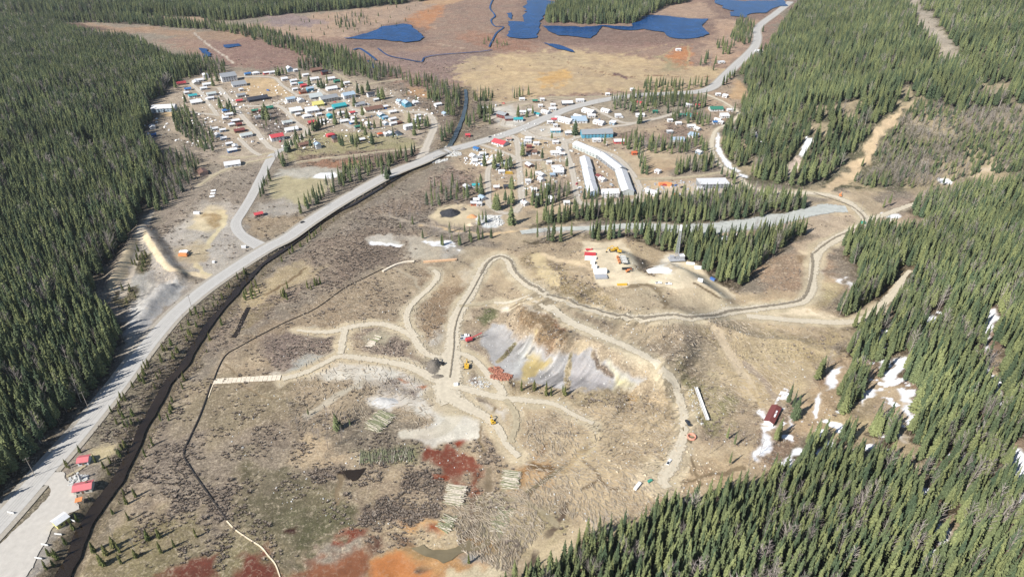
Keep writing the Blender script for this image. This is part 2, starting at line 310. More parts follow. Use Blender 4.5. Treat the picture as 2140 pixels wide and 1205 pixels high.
# gravel and willow flats north of the mine
area([(560,560),(620,530),(700,470),(780,430),(900,380),(975,350),(990,400),(960,440),(900,450),(880,470),(900,500),(860,540),(800,560),(690,610),(600,640),(520,680),(470,740),(430,740),(440,700),(500,620)], (156,140,124), 6, 14, .9)
area([(680,550),(720,500),(800,470),(880,480),(860,530),(780,560),(700,600)], (146,130,116), 6, 14, 1)
area([(700,480),(750,440),(850,440),(940,440),(930,470),(880,480),(800,480)], (152,142,130), 6, 12, 1)
area([(490,620),(570,560),(620,550),(660,560),(600,600),(540,640),(500,660)], (184,166,132), 5, 10, .4)
area([(770,500),(800,490),(830,492),(835,515),(800,515),(765,512)], (190,184,172), 2, 6, .2)
area([(845,490),(880,495),(930,500),(960,520),(900,545),(860,530)], (182,176,164), 4, 10, .4)
area([(770,505),(835,512),(832,517),(800,515),(768,513)], (240,240,240), .6, 3, 0)
area([(885,508),(935,503),(953,506),(945,516),(905,520)], (236,238,240), 1, 8, 0)
area([(930,450),(1000,425),(1080,450),(1100,478),(1000,480),(900,475)], (176,162,144), 4, 8, .4)
area([(905,440),(930,428),(990,425),(1010,455),(970,475),(920,468),(900,455)], (198,184,156), 2, 4, .1)
area([(920,440),(955,437),(963,445),(945,455),(925,455)], (54,56,66), 1.2, 2, .1)
area([(985,455),(1005,452),(1045,452),(1050,470),(1010,475)], (204,208,208), 2, 5, .2)
track([(880,470),(940,480),(1010,490),(1060,485),(1100,478)], (210,184,146), 3, 2, 3)
track([(790,447),(860,462),(930,482),(1000,492)], (176,164,148), 3, 2, 4)
# lower town right side
area([(970,300),(1020,300),(1080,275),(1120,270),(1200,262),(1300,262),(1400,250),(1480,250),(1495,290),(1440,330),(1380,350),(1400,370),(1520,370),(1570,395),(1400,410),(1280,425),(1200,440),(1110,440),(1050,448),(1000,430),(1000,360),(975,320)], (186,166,142), 5, 8, .5)
area([(1020,215),(1100,205),(1260,200),(1330,195),(1280,215),(1130,250),(1060,275),(1030,262)], (188,174,156), 4, 8, .4)
area([(1290,280),(1400,255),(1450,262),(1470,290),(1420,310),(1330,300)], (156,134,120), 5, 8, .8)
area([(1345,335),(1440,330),(1400,355),(1360,365),(1340,350)], (180,154,126), 4, 6, .4)
area([(1370,385),(1520,375),(1570,395),(1500,410),(1370,412)], (192,182,168), 4, 6, .3)
area([(1100,262),(1160,262),(1180,285),(1130,285),(1095,272)], (196,188,174), 3, 4, .1)
area([(1020,230),(1070,218),(1085,245),(1100,262),(1050,268),(1035,255)], (200,194,182), 3, 4, .1)
area([(1200,215),(1330,205),(1460,215),(1440,235),(1300,258),(1230,250)], (170,158,138), 4, 8, .5)
area([(1480,180),(1540,165),(1560,200),(1530,240),(1500,260),(1470,225)], (184,160,136), 4, 6, .5)
area([(1540,165),(1560,185),(1555,210),(1520,205)], (200,168,130), 3, 5, .2)
area([(975,320),(1000,340),(1000,380),(960,400),(930,410),(900,400),(900,370),(940,345)], (158,138,124), 5, 10, .8)
# creek bed
area([(1080,480),(1150,476),(1250,470),(1400,468),(1560,462),(1680,440),(1760,428),(1785,440),(1740,465),(1660,480),(1560,496),(1480,497),(1380,478),(1250,484),(1120,492)], (192,180,164), 3, 5, .1)
area([(1700,400),(1780,400),(1800,450),(1830,470),(1760,490),(1700,490),(1660,480),(1760,440)], (190,172,150), 4, 6, .4)
area([(1480,495),(1560,482),(1620,476),(1600,490),(1540,502),(1500,505)], (160,140,122), 2, 5, .5)
area([(1500,498),(1540,486),(1530,502),(1515,506)], (242,244,248), .6, 3, 0)
area([(1500,497),(1515,492),(1520,500),(1510,508)], (242,244,248), .8, 3, 0)
# slide and cutlines
area([(1903,210),(1880,228),(1840,265),(1800,320),(1740,380),(1715,400),(1740,402),(1790,368),(1830,325),(1858,280),(1890,235)], (202,180,148), 2, 7, .15)
area([(1880,-30),(1912,-30),(1935,25),(1975,65),(2000,118),(2025,134),(1970,130),(1948,92),(1918,48)], (178,168,152), 3, 8, .4)
area([(1560,0),(1560,0),(1560,0)], PALE)
area([(2030,370),(2060,350),(2120,342),(2110,352),(2080,356),(2040,372)], (206,190,168), 3, 6, .2)
area([(1960,372),(1995,378),(1990,386),(1962,384)], (240,240,240), 1, 4, 0)
area([(1580,275),(1588,275),(1592,295),(1580,297)], (242,244,248), 1, 4, 0)
area([(1680,285),(1696,290),(1680,325),(1672,322)], (242,244,248), 1, 4, 0)
area([(1660,330),(1675,325),(1660,365),(1650,365),(1632,358)], (196,180,168), 2, 6, .4)
area([(1658,350),(1664,345),(1656,372),(1650,370)], (240,240,244), 1, 3, 0)
area([(1494,280),(1502,277),(1503,300),(1512,320),(1530,345),(1548,358),(1540,360),(1515,345),(1497,315)], (242,244,248), 1, 2.5, 0)
area([(1545,362),(1565,368),(1563,372),(1546,368)], (240,242,246), .8, 2, 0)
area([(1800,470),(1850,455),(1900,445),(1960,470),(1900,492),(1850,485)], (186,166,142), 4, 6, .4)
area([(1840,425),(1900,410),(1960,400),(1985,405),(1930,420),(1880,440)], (178,158,140), 4, 6, .4)
area([(1890,480),(1985,500),(1975,510),(1900,494)], (236,238,240), 2, 8, 0)
area([(1840,450),(1870,440),(1880,452),(1860,458)], (236,238,240), 1.5, 6, 0)
area([(1960,415),(1975,425),(1965,440)], (236,238,240), 1, 4, 0)
area([(1715,440),(1725,432),(1740,440),(1720,456)], (200,190,180), 3, 6, .3)
# mine site
area([(440,800),(470,740),(560,690),(700,620),(800,562),(900,540),(1010,545),(1050,520),(1200,500),(1300,500),(1500,600),(1620,620),(1745,640),(1750,690),(1740,740),(1640,870),(1600,960),(1440,1045),(1250,1110),(1130,1160),(1060,1215),(950,1240),(160,1240),(200,1150),(260,1030),(300,950),(380,800)], (176,158,132), 6, 6, .5)
area([(480,720),(600,665),(720,600),(860,560),(940,560),(900,650),(850,690),(700,680),(620,690),(560,720)], (166,148,124), 6, 12, .6)
area([(870,560),(960,560),(1000,560),(960,640),(920,730),(880,700),(880,620)], (164,140,112), 5, 10, .6)
area([(490,700),(600,620),(560,640),(500,680)], (150,136,100), 6, 12, .5)
area([(560,700),(640,680),(700,700),(690,740),(640,770),(560,780),(570,730)], (146,130,120), 5, 8, .8)
area([(740,700),(830,690),(870,730),(860,760),(760,745),(735,730)], (150,134,122), 5, 8, .8)
area([(380,820),(450,790),(600,800),(640,860),(560,900),(480,900),(400,900)], (156,142,116), 8, 14, .55)
area([(330,860),(400,880),(450,1000),(460,1080),(400,1120),(300,1060),(270,1000)], (154,140,124), 8, 14, .8)
area([(400,940),(560,880),(700,880),(700,950),(560,980),(440,1000)], (156,142,124), 8, 14, .65)
area([(600,910),(690,900),(720,930),(660,960),(600,950)], (196,174,142), 6, 12, .5)
area([(460,1000),(600,960),(700,980),(740,1040),(720,1100),(640,1170),(560,1170),(470,1090)], (126,118,92), 8, 16, .5)
area([(590,1060),(700,1040),(730,1080),(650,1160),(590,1150)], (116,114,84), 8, 14, .5)
area([(640,960),(760,960),(920,1000),(930,1060),(900,1095),(760,1080),(740,1040)], (136,122,110), 6, 12, 1)
area([(700,880),(800,850),(860,880),(880,930),(760,940),(700,930)], (148,136,118), 5, 8, .7)
area([(750,935),(860,930),(870,960),(760,970)], (150,150,112), 4, 6, .7)
area([(980,880),(1060,860),(1060,960),(990,970),(960,930)], (152,136,120), 5, 8, .9)
area([(1080,870),(1160,860),(1220,900),(1180,940),(1120,940),(1080,920)], (152,138,120), 5, 8, .9)
area([(160,1200),(260,1090),(420,1110),(560,1130),(620,1200),(600,1240),(150,1240)], (150,138,104), 6, 12, .6)
area([(330,1200),(420,1165),(455,1150),(460,1180),(420,1240),(330,1240)], (138,80,64), 3, 6, .2)
area([(500,1170),(540,1150),(575,1180),(590,1240),(500,1240)], (132,74,60), 3, 6, .2)
area([(640,1170),(680,1150),(700,1180),(660,1240),(600,1240)], (150,84,60), 3, 8, .4)
area([(630,1180),(700,1130),(740,1110),(760,1160),(750,1240),(620,1240)], (166,156,140), 4, 10, .6)
area([(720,1110),(752,1095),(750,1120),(720,1130)], (150,76,54), 3, 8, .4)
area([(760,1110),(960,1085),(1040,1110),(1040,1140),(960,1160),(860,1140),(800,1110)], (192,174,142), 4, 8, .5)
area([(840,1085),(930,1095),(910,1110),(850,1105)], (206,160,108), 4, 6, .3)
area([(885,1103),(912,1100),(912,1112),(890,1115)], (164,84,50), 2, 3, .2)
area([(765,1120),(790,1115),(800,1150),(780,1165)], (112,76,62), 3, 5, .5)
area([(820,1120),(862,1125),(870,1145),(840,1140)], (118,90,76), 3, 5, .5)
area([(740,1240),(770,1185),(820,1150),(860,1140),(930,1142),(1000,1130),(1040,1150),(960,1170),(920,1195),(880,1240)], (176,144,100), 3, 5, .2)
area([(762,1240),(780,1180),(825,1155),(860,1160),(880,1170),(930,1170),(940,1190),(900,1240)], (202,138,88), 2.5, 4, .1)
area([(770,1240),(790,1185),(830,1162),(850,1168),(850,1200),(820,1240)], (196,130,80), 3, 4, .1)
area([(868,1198),(885,1180),(925,1180),(900,1196),(875,1205)], (112,96,84), 1.5, 3, .3)
area([(930,1180),(1060,1160),(1060,1240),(920,1240)], (206,192,160), 3, 5, .3)
area([(950,1165),(990,1150),(1020,1165),(990,1170)], (160,164,162), 2, 3, .2)
area([(880,940),(900,928),(925,945),(920,960),(895,962),(880,952)], (146,80,62), 1.5, 6, .14)
area([(920,955),(955,925),(985,960),(1000,985),(960,1000),(925,995),(905,975)], (148,86,68), 3, 8, .16)
area([(955,925),(985,900),(988,905),(965,935)], (158,74,50), 1.2, 2, .2)
area([(895,995),(945,992),(942,1005),(900,1003)], (158,78,50), 1.2, 2.5, .2)
area([(985,990),(1000,985),(998,1040),(978,1035)], (156,96,72), 2.5, 4, .5)
area([(1085,955),(1110,950),(1180,975),(1170,1000),(1140,1020),(1100,1010),(1075,1030),(1085,990)], (176,136,92), 2.5, 5, .3)
area([(1120,945),(1150,915),(1152,930),(1135,950)], (126,92,64), 2, 4, .4)
area([(1150,850),(1185,820),(1225,822),(1200,835),(1165,858)], (150,104,70), 2, 4, .4)
track([(1180,975),(1220,960),(1245,945),(1180,985),(1110,970)], (134,110,80), 3.5, 2, 3)
area([(712,990),(760,980),(762,990),(740,1005),(715,1000)], (50,36,28), 1, 2.5, .1)
area([(590,1110),(618,1100),(612,1112),(592,1117)], (72,40,30), 1, 2, .1)
# pale disturbed gravel around the junction
area([(560,780),(640,760),(700,740),(760,750),(900,770),(950,780),(1000,800),(1060,850),(1000,900),(960,930),(880,925),(840,905),(900,880),(870,860),(820,830),(740,800),(640,800),(590,800)], (206,200,186), 3, 8, .12)
area([(580,790),(640,745),(720,735),(700,755),(630,785)], (172,172,164), 3, 6, .2)
area([(620,690),(650,680),(700,690),(700,698),(640,700)], (172,176,168), 2.5, 4, .2)
area([(770,830),(800,818),(840,830),(845,845),(815,862),(775,852)], (206,198,184), 1.5, 3, .1)
area([(780,800),(850,790),(890,800),(860,825),(800,822)], (150,138,128), 4, 6, .8)
area([(820,775),(880,790),(890,800),(860,812),(835,800)], (198,190,178), 3, 6, .3)
area([(830,793),(855,797),(850,800),(838,798)], (186,118,82), 1, 2, .2)
area([(870,806),(895,800),(885,812)], (182,118,84), 1, 2, .2)
area([(760,700),(800,690),(830,700),(800,722),(755,720)], (176,166,142), 2, 3, .3)
area([(880,755),(915,755),(925,790),(900,790),(880,775)], (140,130,116), 2, 3, .6)
area([(960,790),(1010,788),(1040,800),(1015,818),(975,812)], (168,154,142), 2, 4, .5)
area([(965,700),(1000,690),(1010,740),(1060,760),(1080,800),(1040,800),(1010,760),(970,735)], (160,144,128), 3, 4, .6)
area([(950,812),(1010,818),(1050,845),(1000,850),(955,838)], (142,126,116), 2.5, 4, .9)
area([(1010,845),(1060,850),(1055,880),(1030,875)], (202,194,180), 2, 4, .1)
area([(960,560),(1010,540),(1000,580),(965,640),(945,700),(930,740),(900,740),(940,640)], (196,188,172), 3, 8, .3)
# bench, camp yard and the slopes around it
area([(1060,540),(1170,515),(1260,498),(1340,515),(1420,560),(1500,610),(1600,640),(1700,650),(1740,690),(1600,690),(1500,690),(1400,700),(1330,690),(1240,640),(1150,610),(1090,585)], (184,166,138), 4, 8, .5)
area([(1120,530),(1240,590),(1300,640),(1280,660),(1180,620),(1110,580),(1080,545)], (166,148,112), 4, 10, .7)
area([(1215,505),(1300,503),(1315,520),(1330,560),(1370,580),(1410,560),(1370,540),(1400,530),(1450,550),(1500,590),(1540,620),(1500,635),(1430,605),(1330,600),(1250,595),(1240,560),(1225,530)], (216,202,174), 2, 3, .08)
area([(1312,505),(1340,515),(1390,540),(1385,560),(1370,578),(1350,570),(1330,540)], (158,142,118), 2.5, 5, .8)
area([(1365,555),(1385,552),(1400,568),(1370,572)], (236,234,226), 2, 4, 0)
area([(1380,535),(1410,530),(1420,550),(1395,565),(1380,550)], (216,208,190), 3, 5, .1)
track([(1125,535),(1140,570),(1155,590)], (204,186,148), 9, 2, 4)
track([(1135,530),(1170,545),(1230,562)], (208,188,156), 4.5, 1.5, 2)
area([(1330,600),(1430,608),(1500,640),(1440,655),(1360,650),(1290,625),(1300,605)], (190,174,146), 3, 8, .4)
track([(1310,600),(1360,602),(1385,620),(1395,645)], (150,134,108), 3.5, 2, 4)
area([(1455,595),(1500,610),(1520,640),(1500,650),(1440,640),(1410,610)], (206,190,160), 3, 6, .25)
track([(1450,590),(1480,608),(1515,630)], (130,112,86), 1.6, .8, 1)
area([(1520,630),(1620,620),(1680,640),(1740,660),(1745,680),(1620,672),(1540,665),(1480,672)], (218,202,174), 2.5, 5, .12)
area([(1580,560),(1640,530),(1720,500),(1750,540),(1760,600),(1700,640),(1620,620)], (178,152,126), 5, 10, .6)
area([(1670,515),(1705,515),(1700,550),(1680,560),(1665,540)], (214,196,166), 3, 5, .15)
area([(1665,530),(1695,535),(1690,555),(1668,550)], (158,134,106), 2, 4, .4)
area([(1700,560),(1722,560),(1722,582),(1700,585)], (180,176,166), 2, 3, .15)
area([(1700,590),(1760,590),(1745,640),(1700,640)], (178,164,126), 4, 6, .5)
area([(1745,565),(1775,575),(1770,600),(1745,582)], (226,224,222), 2, 10, .1)
area([(1600,470),(1700,440),(1790,450),(1820,475),(1760,490),(1720,510),(1700,530),(1660,520),(1720,485)], (190,172,148), 4, 6, .4)
area([(1130,660),(1180,655),(1195,700),(1160,715),(1110,690),(1085,665)], (172,124,92), 4, 8, .6)
area([(1070,640),(1120,650),(1190,700),(1180,722),(1110,705),(1060,670)], (146,124,96), 3, 8, .7)
area([(990,660),(1040,640),(1030,665),(1000,672)], (118,124,84), 3, 6, .7)
area([(1045,632),(1065,630),(1068,648),(1048,650)], (212,206,196), 1.5, 3, .1)
area([(1100,632),(1150,650),(1140,660),(1085,645)], (184,174,156), 2, 4, .3)
# the dump face
area([(1002,700),(1025,675),(1050,682),(1075,700),(1110,715),(1160,735),(1230,742),(1290,765),(1345,790),(1320,812),(1260,812),(1200,820),(1140,808),(1080,800),(1050,785),(1020,750)], (176,175,174), 1.6, 3, .1)
area([(1120,720),(1160,735),(1150,770),(1130,800),(1100,800),(1090,790),(1110,750)], (190,172,122), 3, 9, .05)
area([(1100,715),(1112,716),(1080,780),(1066,786)], (196,197,194), 2, 3, .05)
area([(1200,742),(1230,745),(1280,800),(1240,818),(1195,810)], (172,167,165), 2, 4, .1)
area([(1270,770),(1300,778),(1320,800),(1290,810)], (206,196,154), 3, 5, .1)
track([(1078,716),(1062,735),(1040,755)], (132,126,88), 3, 1.5, 2, .8)
track([(1192,745),(1188,780),(1190,808)], (140,132,100), 2.5, 1.5, 3, .8)
track([(1235,745),(1275,785)], (120,104,92), 2.2, 1.2, 2, .6)
area([(1050,795),(1140,815),(1200,822),(1180,845),(1080,830)], (136,122,96), 3, 5, .9)
area([(1220,820),(1330,810),(1360,840),(1300,880),(1220,860)], (172,156,124), 5, 10, .7)
area([(1310,830),(1325,815),(1330,835),(1315,845)], (206,168,110), 2, 4, .3)
# mid right
area([(1200,880),(1400,800),(1420,880),(1400,950),(1300,1000),(1220,980)], (176,156,126), 6, 10, .6)
area([(1430,800),(1500,800),(1540,860),(1500,900),(1440,880)], (152,148,104), 6, 10, .7)
area([(1480,700),(1600,690),(1740,700),(1700,760),(1620,850),(1540,820),(1500,760)], (184,166,128), 6, 12, .6)
area([(1260,1000),(1340,960),(1440,960),(1440,1020),(1350,1080),(1280,1080)], (190,170,138), 4, 8, .4)
area([(1330,985),(1400,930),(1435,930),(1440,1000),(1400,1030),(1350,1020)], (210,192,158), 3, 7, .2)
area([(1100,1060),(1180,1080),(1240,1100),(1180,1150),(1080,1180),(1060,1110)], (172,160,122), 5, 10, .6)
area([(1420,1000),(1560,960),(1600,950),(1560,990),(1430,1045),(1360,1060)], (156,130,104), 4, 8, .5)
area([(985,1040),(1070,1030),(1090,1100),(1020,1150),(970,1130)], (168,160,128), 4, 8, .7)
track([(1150,1180),(1210,1110),(1255,1070),(1300,1035)], (206,188,156), 4.5, 1.5, 2)
track([(1100,1180),(1160,1095),(1190,1050)], (120,104,88), 2.5, 1.2, 2)
track([(1070,1040),(1120,1060),(1158,1095)], (170,158,130), 3, 1.5, 2)
track([(990,1040),(985,1100),(965,1140)], (140,122,104), 3, 1.5, 2)
track([(1020,980),(1015,1040),(990,1110)], (150,134,110), 3, 1.5, 2)
area([(1180,990),(1260,960),(1340,985),(1430,940),(1445,1000),(1330,1060),(1240,1100),(1150,1160),(1120,1150),(1200,1060)], (198,180,148), 4, 9, .3)
area([(1330,985),(1375,960),(1400,925),(1435,925),(1442,990),(1415,1030),(1370,1035),(1330,1010)], (216,200,170), 2.5, 6, .1)
area([(1210,925),(1245,905),(1250,940),(1225,965),(1190,985)], (206,188,154), 2.5, 5, .15)
area([(600,1215),(640,1175),(720,1150),(770,1160),(780,1190),(700,1240)], (156,104,76), 3.4, 8, .1)
area([(880,1165),(960,1158),(1010,1165),(960,1195),(900,1215)], (196,152,104), 3.4, 6, .2)
# clearings in the lower right forest
area([(1640,870),(1700,800),(1770,745),(1800,765),(1760,800),(1740,870),(1720,900),(1660,910),(1635,945)], (166,138,110), 3, 5, .6)
area([(1720,880),(1780,860),(1840,870),(1800,905),(1740,915)], (184,166,124), 4, 6, .5)
area([(1790,765),(1830,755),(1870,800),(1900,830),(1910,880),(1880,900),(1840,870),(1830,820)], (172,152,132), 3, 6, .5)
area([(1750,760),(1850,760),(1900,790),(2000,780),(2040,750),(2050,765),(2000,800),(1900,815),(1800,790)], (150,122,102), 4, 7, .6)
area([(1870,920),(1890,930),(1920,1000),(1960,1060),(1985,1090),(1960,1110),(1920,1040),(1885,980)], (166,146,112), 3, 5, .5)
area([(2100,920),(2145,925),(2145,1060),(2110,1060),(2090,1000),(2085,960)], (166,144,124), 3, 5, .5)
area([(2050,650),(2085,645),(2075,700),(2090,780),(2100,850),(2060,900),(2040,930),(2060,850),(2065,760),(2050,700)], (170,146,128), 3, 5, .5)
area([(1590,880),(1640,860),(1640,960),(1590,1000),(1570,980)], (146,124,106), 3, 5, .6)
for q in ([(1928,660),(1950,655),(1970,670),(1950,682),(1930,702),(1924,695)],[(1848,790),(1870,750),(1895,745),(1900,762),(1880,785),(1855,802)],
          [(1722,800),(1740,775),(1768,768),(1750,790),(1728,815)],[(1698,830),(1718,822),(1715,850),(1700,866)],[(1800,815),(1850,815),(1820,830),(1805,848)],
          [(1872,815),(1925,812),(1900,830),(1905,870),(1925,868),(1905,890),(1890,880),(1893,850)],[(2068,650),(2082,645),(2084,670),(2060,700),(2050,745),(2046,735),(2052,690)],
          [(2055,740),(2085,790),(2100,820),(2090,850),(2080,845),(2070,800)],[(2095,940),(2135,945),(2140,1000),(2100,1010),(2090,975)],[(2110,1020),(2150,1030),(2150,1070),(2115,1050)],
          [(2035,895),(2060,890),(2045,920),(2032,925)],[(1890,985),(1905,995),(1912,1020),(1900,1010)],[(1940,1080),(1965,1090),(1985,1130),(1970,1140),(1950,1110)],
          [(1630,965),(1655,955),(1650,975),(1625,995)],[(1655,935),(1690,928),(1680,950),(1650,955)],[(1725,920),(1750,918),(1745,935),(1728,935)],[(1695,940),(1720,925),(1712,945),(1698,962)],
          [(1590,860),(1603,858),(1600,885),(1590,882)],[(1595,888),(1620,885),(1618,905),(1600,912)],[(1595,912),(1612,912),(1600,945),(1580,962),(1577,950)],[(1640,880),(1648,868),(1645,895)],
          [(1840,755),(1860,752),(1850,768)],[(1880,900),(1890,908),(1888,925)],[(1990,800),(2000,798),(1996,815)]):
    area(q, (240,242,246), 1.3, 3.6, 0)
for q in ([(1700,855),(1712,850),(1708,868),(1698,872)],):
    area(q, (240,240,244), .7, 2, 0)
area([(1170,478),(1180,476),(1182,482),(1172,486)], (240,240,240), 1, 2, 0)
# ---- faint tyre tracks
for q, wd in (([(1005,560),(980,610),(955,665),(942,710),(938,770)],1.6),([(470,760),(520,810),(560,830),(600,828)],1.0),([(1180,985),(1140,1000),(1100,1040)],2),
              ([(1450,905),(1440,940),(1462,1000),(1470,1015)],1.6),([(1365,1000),(1400,965),(1430,965),(1450,990)],1.0),([(1240,985),(1260,1010),(1290,1022)],2.2),([(1225,960),(1245,1000),(1215,1020)],1.6),
              ([(1040,840),(1000,900),(1010,940)],1.4),([(700,1060),(705,1020),(715,1000)],2.5),([(1420,1010),(1500,990),(1560,975)],2.0),([(1490,690),(1530,740),(1560,790),(1590,850)],3.0)):
    track(q, (146,128,102), wd, 1.2, 2.5)
for q, wd, c in (([(1497,690),(1525,735),(1560,790),(1580,830)],6,(206,188,158)),([(1500,760),(1560,800),(1600,850)],3,(192,172,136)),([(1175,835),(1220,870),(1240,900),(1235,925)],5,(200,182,150)),([(1230,925),(1180,985)],3,(186,166,130)),
              ([(840,905),(890,905),(930,895),(960,860),(975,840)],7,(202,194,176)),([(640,870),(700,830),(760,800)],4,(188,178,158)),([(900,560),(920,585),(880,620),(855,655),(860,690)],5,(196,184,160)),
              ([(822,560),(860,580),(880,610)],2,(186,172,148)),([(640,560),(600,590),(555,615)],2,(140,118,90)),([(1640,855),(1600,800),(1560,760)],4,(176,160,140)),([(1990,770),(2040,745),(2140,700)],4,(150,128,110))):
    track(q, c, wd, 1.5, 2)
rk = random.Random(41)
for (nm, pts, wd, m) in side:                     # older wheel lines braided round the haul roads
    if nm != 'haul_road' or len(pts) < 3: continue
    for k in range(4):
        o_ = [(p[0]+rk.uniform(-16, 16)*p[1]/700, p[1]+rk.uniform(-9, 9)*p[1]/700) for p in pts]
        track(o_, (216,202,174) if k % 2 else (142,124,100), rk.uniform(.7, 1.8), .8, 2.0, .15)
track(RIVER, (132,120,98), 17, 6, 5, .95)
for (nm, pts, wd, m) in side:
    w_ = (sum(wd)/len(wd) if isinstance(wd, (list, tuple)) else wd)
    if m in ('M_HAUL', 'M_TRAIL', 'M_TOWN') and not (nm == 'haul_road' and pts[0][0] > 1700): A.append(('l', pts, (198,184,156) if nm == 'haul_road' else (190,176,154), 4.5 if nm == 'haul_road' else 2.5, 3.0, .2, w_+(4.5 if nm == 'haul_road' else 1.5)))
# ------------------------------------------------------------------ ground mesh (finer near, coarser far)
def fan():
    ys = [70.0]
    while ys[-1] < 1750: ys.append(ys[-1] + max(0.42, 0.62*(ys[-1]/240.)**2*0.62 if ys[-1] > 240 else 0.42+0.2*ys[-1]/240.))
    while ys[-1] < 5500: ys.append(ys[-1]*1.03)
    ys = np.array([-400, -200, -60, 0, 30, 50, 60] + ys)
    us = np.concatenate([np.linspace(-2.2, -1.2, 40)[:-1], np.linspace(-1.2, 1.2, 1360), np.linspace(1.2, 2.2, 40)[1:]])
    return ys, us
YS, US = fan()
yy = np.repeat(YS[:, None], len(US), 1); xx = US[None, :]*(np.maximum(yy, 0)+14.0) 
GX = xx.ravel(); GY = yy.ravel(); GZ = terrain(GX, GY)
GPX, GPY = proj(GX, GY, GZ); behind = GY < 40
wx = (fbm(GX, GY, 9, 21, 3)-0.5)*2; wy = (fbm(GX, GY, 9, 31, 3)-0.5)*2
wx2 = (fbm(GX, GY, 45, 41, 3)-0.5)*2; wy2 = (fbm(GX, GY, 45, 51, 3)-0.5)*2
colr = np.tile(np.array(lin(BASE)), (len(GX), 1)); brush = np.full(len(GX), 0.5)
def apply(m, idx, c, br):
    colr[idx] = colr[idx]*(1-m[:, None]) + np.array(lin(c))*m[:, None]; brush[idx] = brush[idx]*(1-m)+br*m
wx3 = (fbm(GX, GY, 3.5, 81, 2)-0.5)*2; wy3 = (fbm(GX, GY, 3.5, 91, 2)-0.5)*2
holes = fbm(GX, GY, 16, 101, 4)
for a in A:
    pts = a[1]
    P = PL(pts) if a[0] == 'p' else [tuple(q) for q in catmull(PL(pts), 6)]
    xs = [p[0] for p in P]; ysv = [p[1] for p in P]; soft, wob = a[3], a[4]; mg = soft+wob*2+(a[6] if a[0] == 'l' else 0)
    idx = np.nonzero((GX > min(xs)-mg) & (GX < max(xs)+mg) & (GY > min(ysv)-mg) & (GY < max(ysv)+mg))[0]
    if len(idx) == 0: continue
    big = wob > 7
    qx = GX[idx]+wob*(wx[idx]+0.35*wx3[idx]+(wx2[idx] if big else 0)); qy = GY[idx]+wob*(wy[idx]+0.35*wy3[idx]+(wy2[idx] if big else 0))
    if a[0] == 'p':
        m = sstep((sdf(P, qx, qy)+soft)/(2*soft))
        if soft > 3.5 and a[5] > .15: m = m*(0.72+0.28*sstep((holes[idx]-.36)*7))
    else: m = sstep((a[6]/2+soft/2-seg_dist(P, qx, qy))/soft)
    apply(m, idx, a[2], a[5])
# streaks running down the dump face
sdp = near(sdf, DUMP, GX, GY, 32, -99); face = sstep((sdp+30)/8)*sstep((10-sdp)/8)*(colr.mean(1) > .42); su = GX*.67-GY*.74; sv_ = (GX*.74+GY*.67)
st = fbm(su, sv_*.10, 2.2, 17, 3); st2 = fbm(su, sv_*.06, 7, 27, 2)
colr = colr*(1+face*((st-.5)*1.0+(st2-.5)*.5))[:, None]*np.stack([1-0*face, 1-.01*face, 1-.02*face], 1)
# broken old snow between the trees on the right
SNZ = [(1640,800),(1760,740),(1900,640),(2160,560),(2160,1230),(1900,1170),(1840,960),(1700,980),(1600,1000),(1590,900)]
msn = inside(SNZ, GPX, GPY) & ~behind; sq = fbm(GX, GY, 16, 111, 2)*.5+fbm(GX, GY, 5, 112, 4)*.5; sm = msn*sstep((sq-.635)*28)
colr = colr*(1-sm[:, None])+np.array(lin((246,248,252)))*sm[:, None]; brush = brush*(1-sm)
mb = (colr.max(1) > .06) & (sm < .1); bare_tone = sstep((fbm(GX, GY, 35, 121, 4)-.51)*8)*.52*(brush > .25)*mb*(GY < 700)*sstep((GX+100)/60)*(colr.mean(1) > .14)
colr = colr*(1-bare_tone[:, None])+np.array(lin((204,184,150)))*bare_tone[:, None]; brush = brush*(1-.7*bare_tone)
lm = colr.mean(1); colr = colr*np.where(GY < 760, np.clip((lm/.34), .3, 2)**.30, 1)[:, None]
colr = colr/KAL
nf = fbm(GX, GY, 60, 61, 4)[:, None]; nf2 = fbm(GX, GY, 14, 71, 3)[:, None]
sn = (colr.min(axis=1) > 0.42)[:, None]
hue = np.concatenate([1+0.30*(nf-0.5)+0.22*(nf2-0.5), 1+0.22*(nf-0.5)+0.26*(nf2-0.5), 1+0.10*(nf-0.5)+0.24*(nf2-0.5)], 1)
colr = np.where(sn, colr, colr*hue)
ny, nx = len(YS), len(US)
ii = (np.arange(ny-1)[:, None]*nx+np.arange(nx-1)[None, :]).ravel()
gme = np_mesh('ground', np.stack([GX, GY, GZ], 1), np.stack([ii, ii+1, ii+nx+1, ii+nx], 1))
gme.polygons.foreach_set('use_smooth', np.ones(len(gme.polygons), bool))
ca = gme.color_attributes.new('soil', 'FLOAT_COLOR', 'POINT')
ca.data.foreach_set('color', np.concatenate([np.clip(colr, 0.01, 0.86), brush[:, None]], 1).astype(np.float32).ravel())
gm = bpy.data.materials.new('soil_and_low_growth'); gm.use_nodes = True
n = gm.node_tree.nodes; l = gm.node_tree.links; b = n['Principled BSDF']; b.inputs['Roughness'].default_value = 0.95; b.inputs['Specular IOR Level'].default_value = 0.1
va = n.new('ShaderNodeVertexColor'); va.layer_name = 'soil'; tc = n.new('ShaderNodeTexCoord')
def nz(scale, det=6, rough=.7, dist=0.0):
    t = n.new('ShaderNodeTexNoise'); t.inputs['Scale'].default_value = scale; t.inputs['Detail'].default_value = det; t.inputs['Roughness'].default_value = rough
    t.inputs['Distortion'].default_value = dist; l.new(tc.outputs['Object'], t.inputs['Vector']); return t.outputs['Fac']
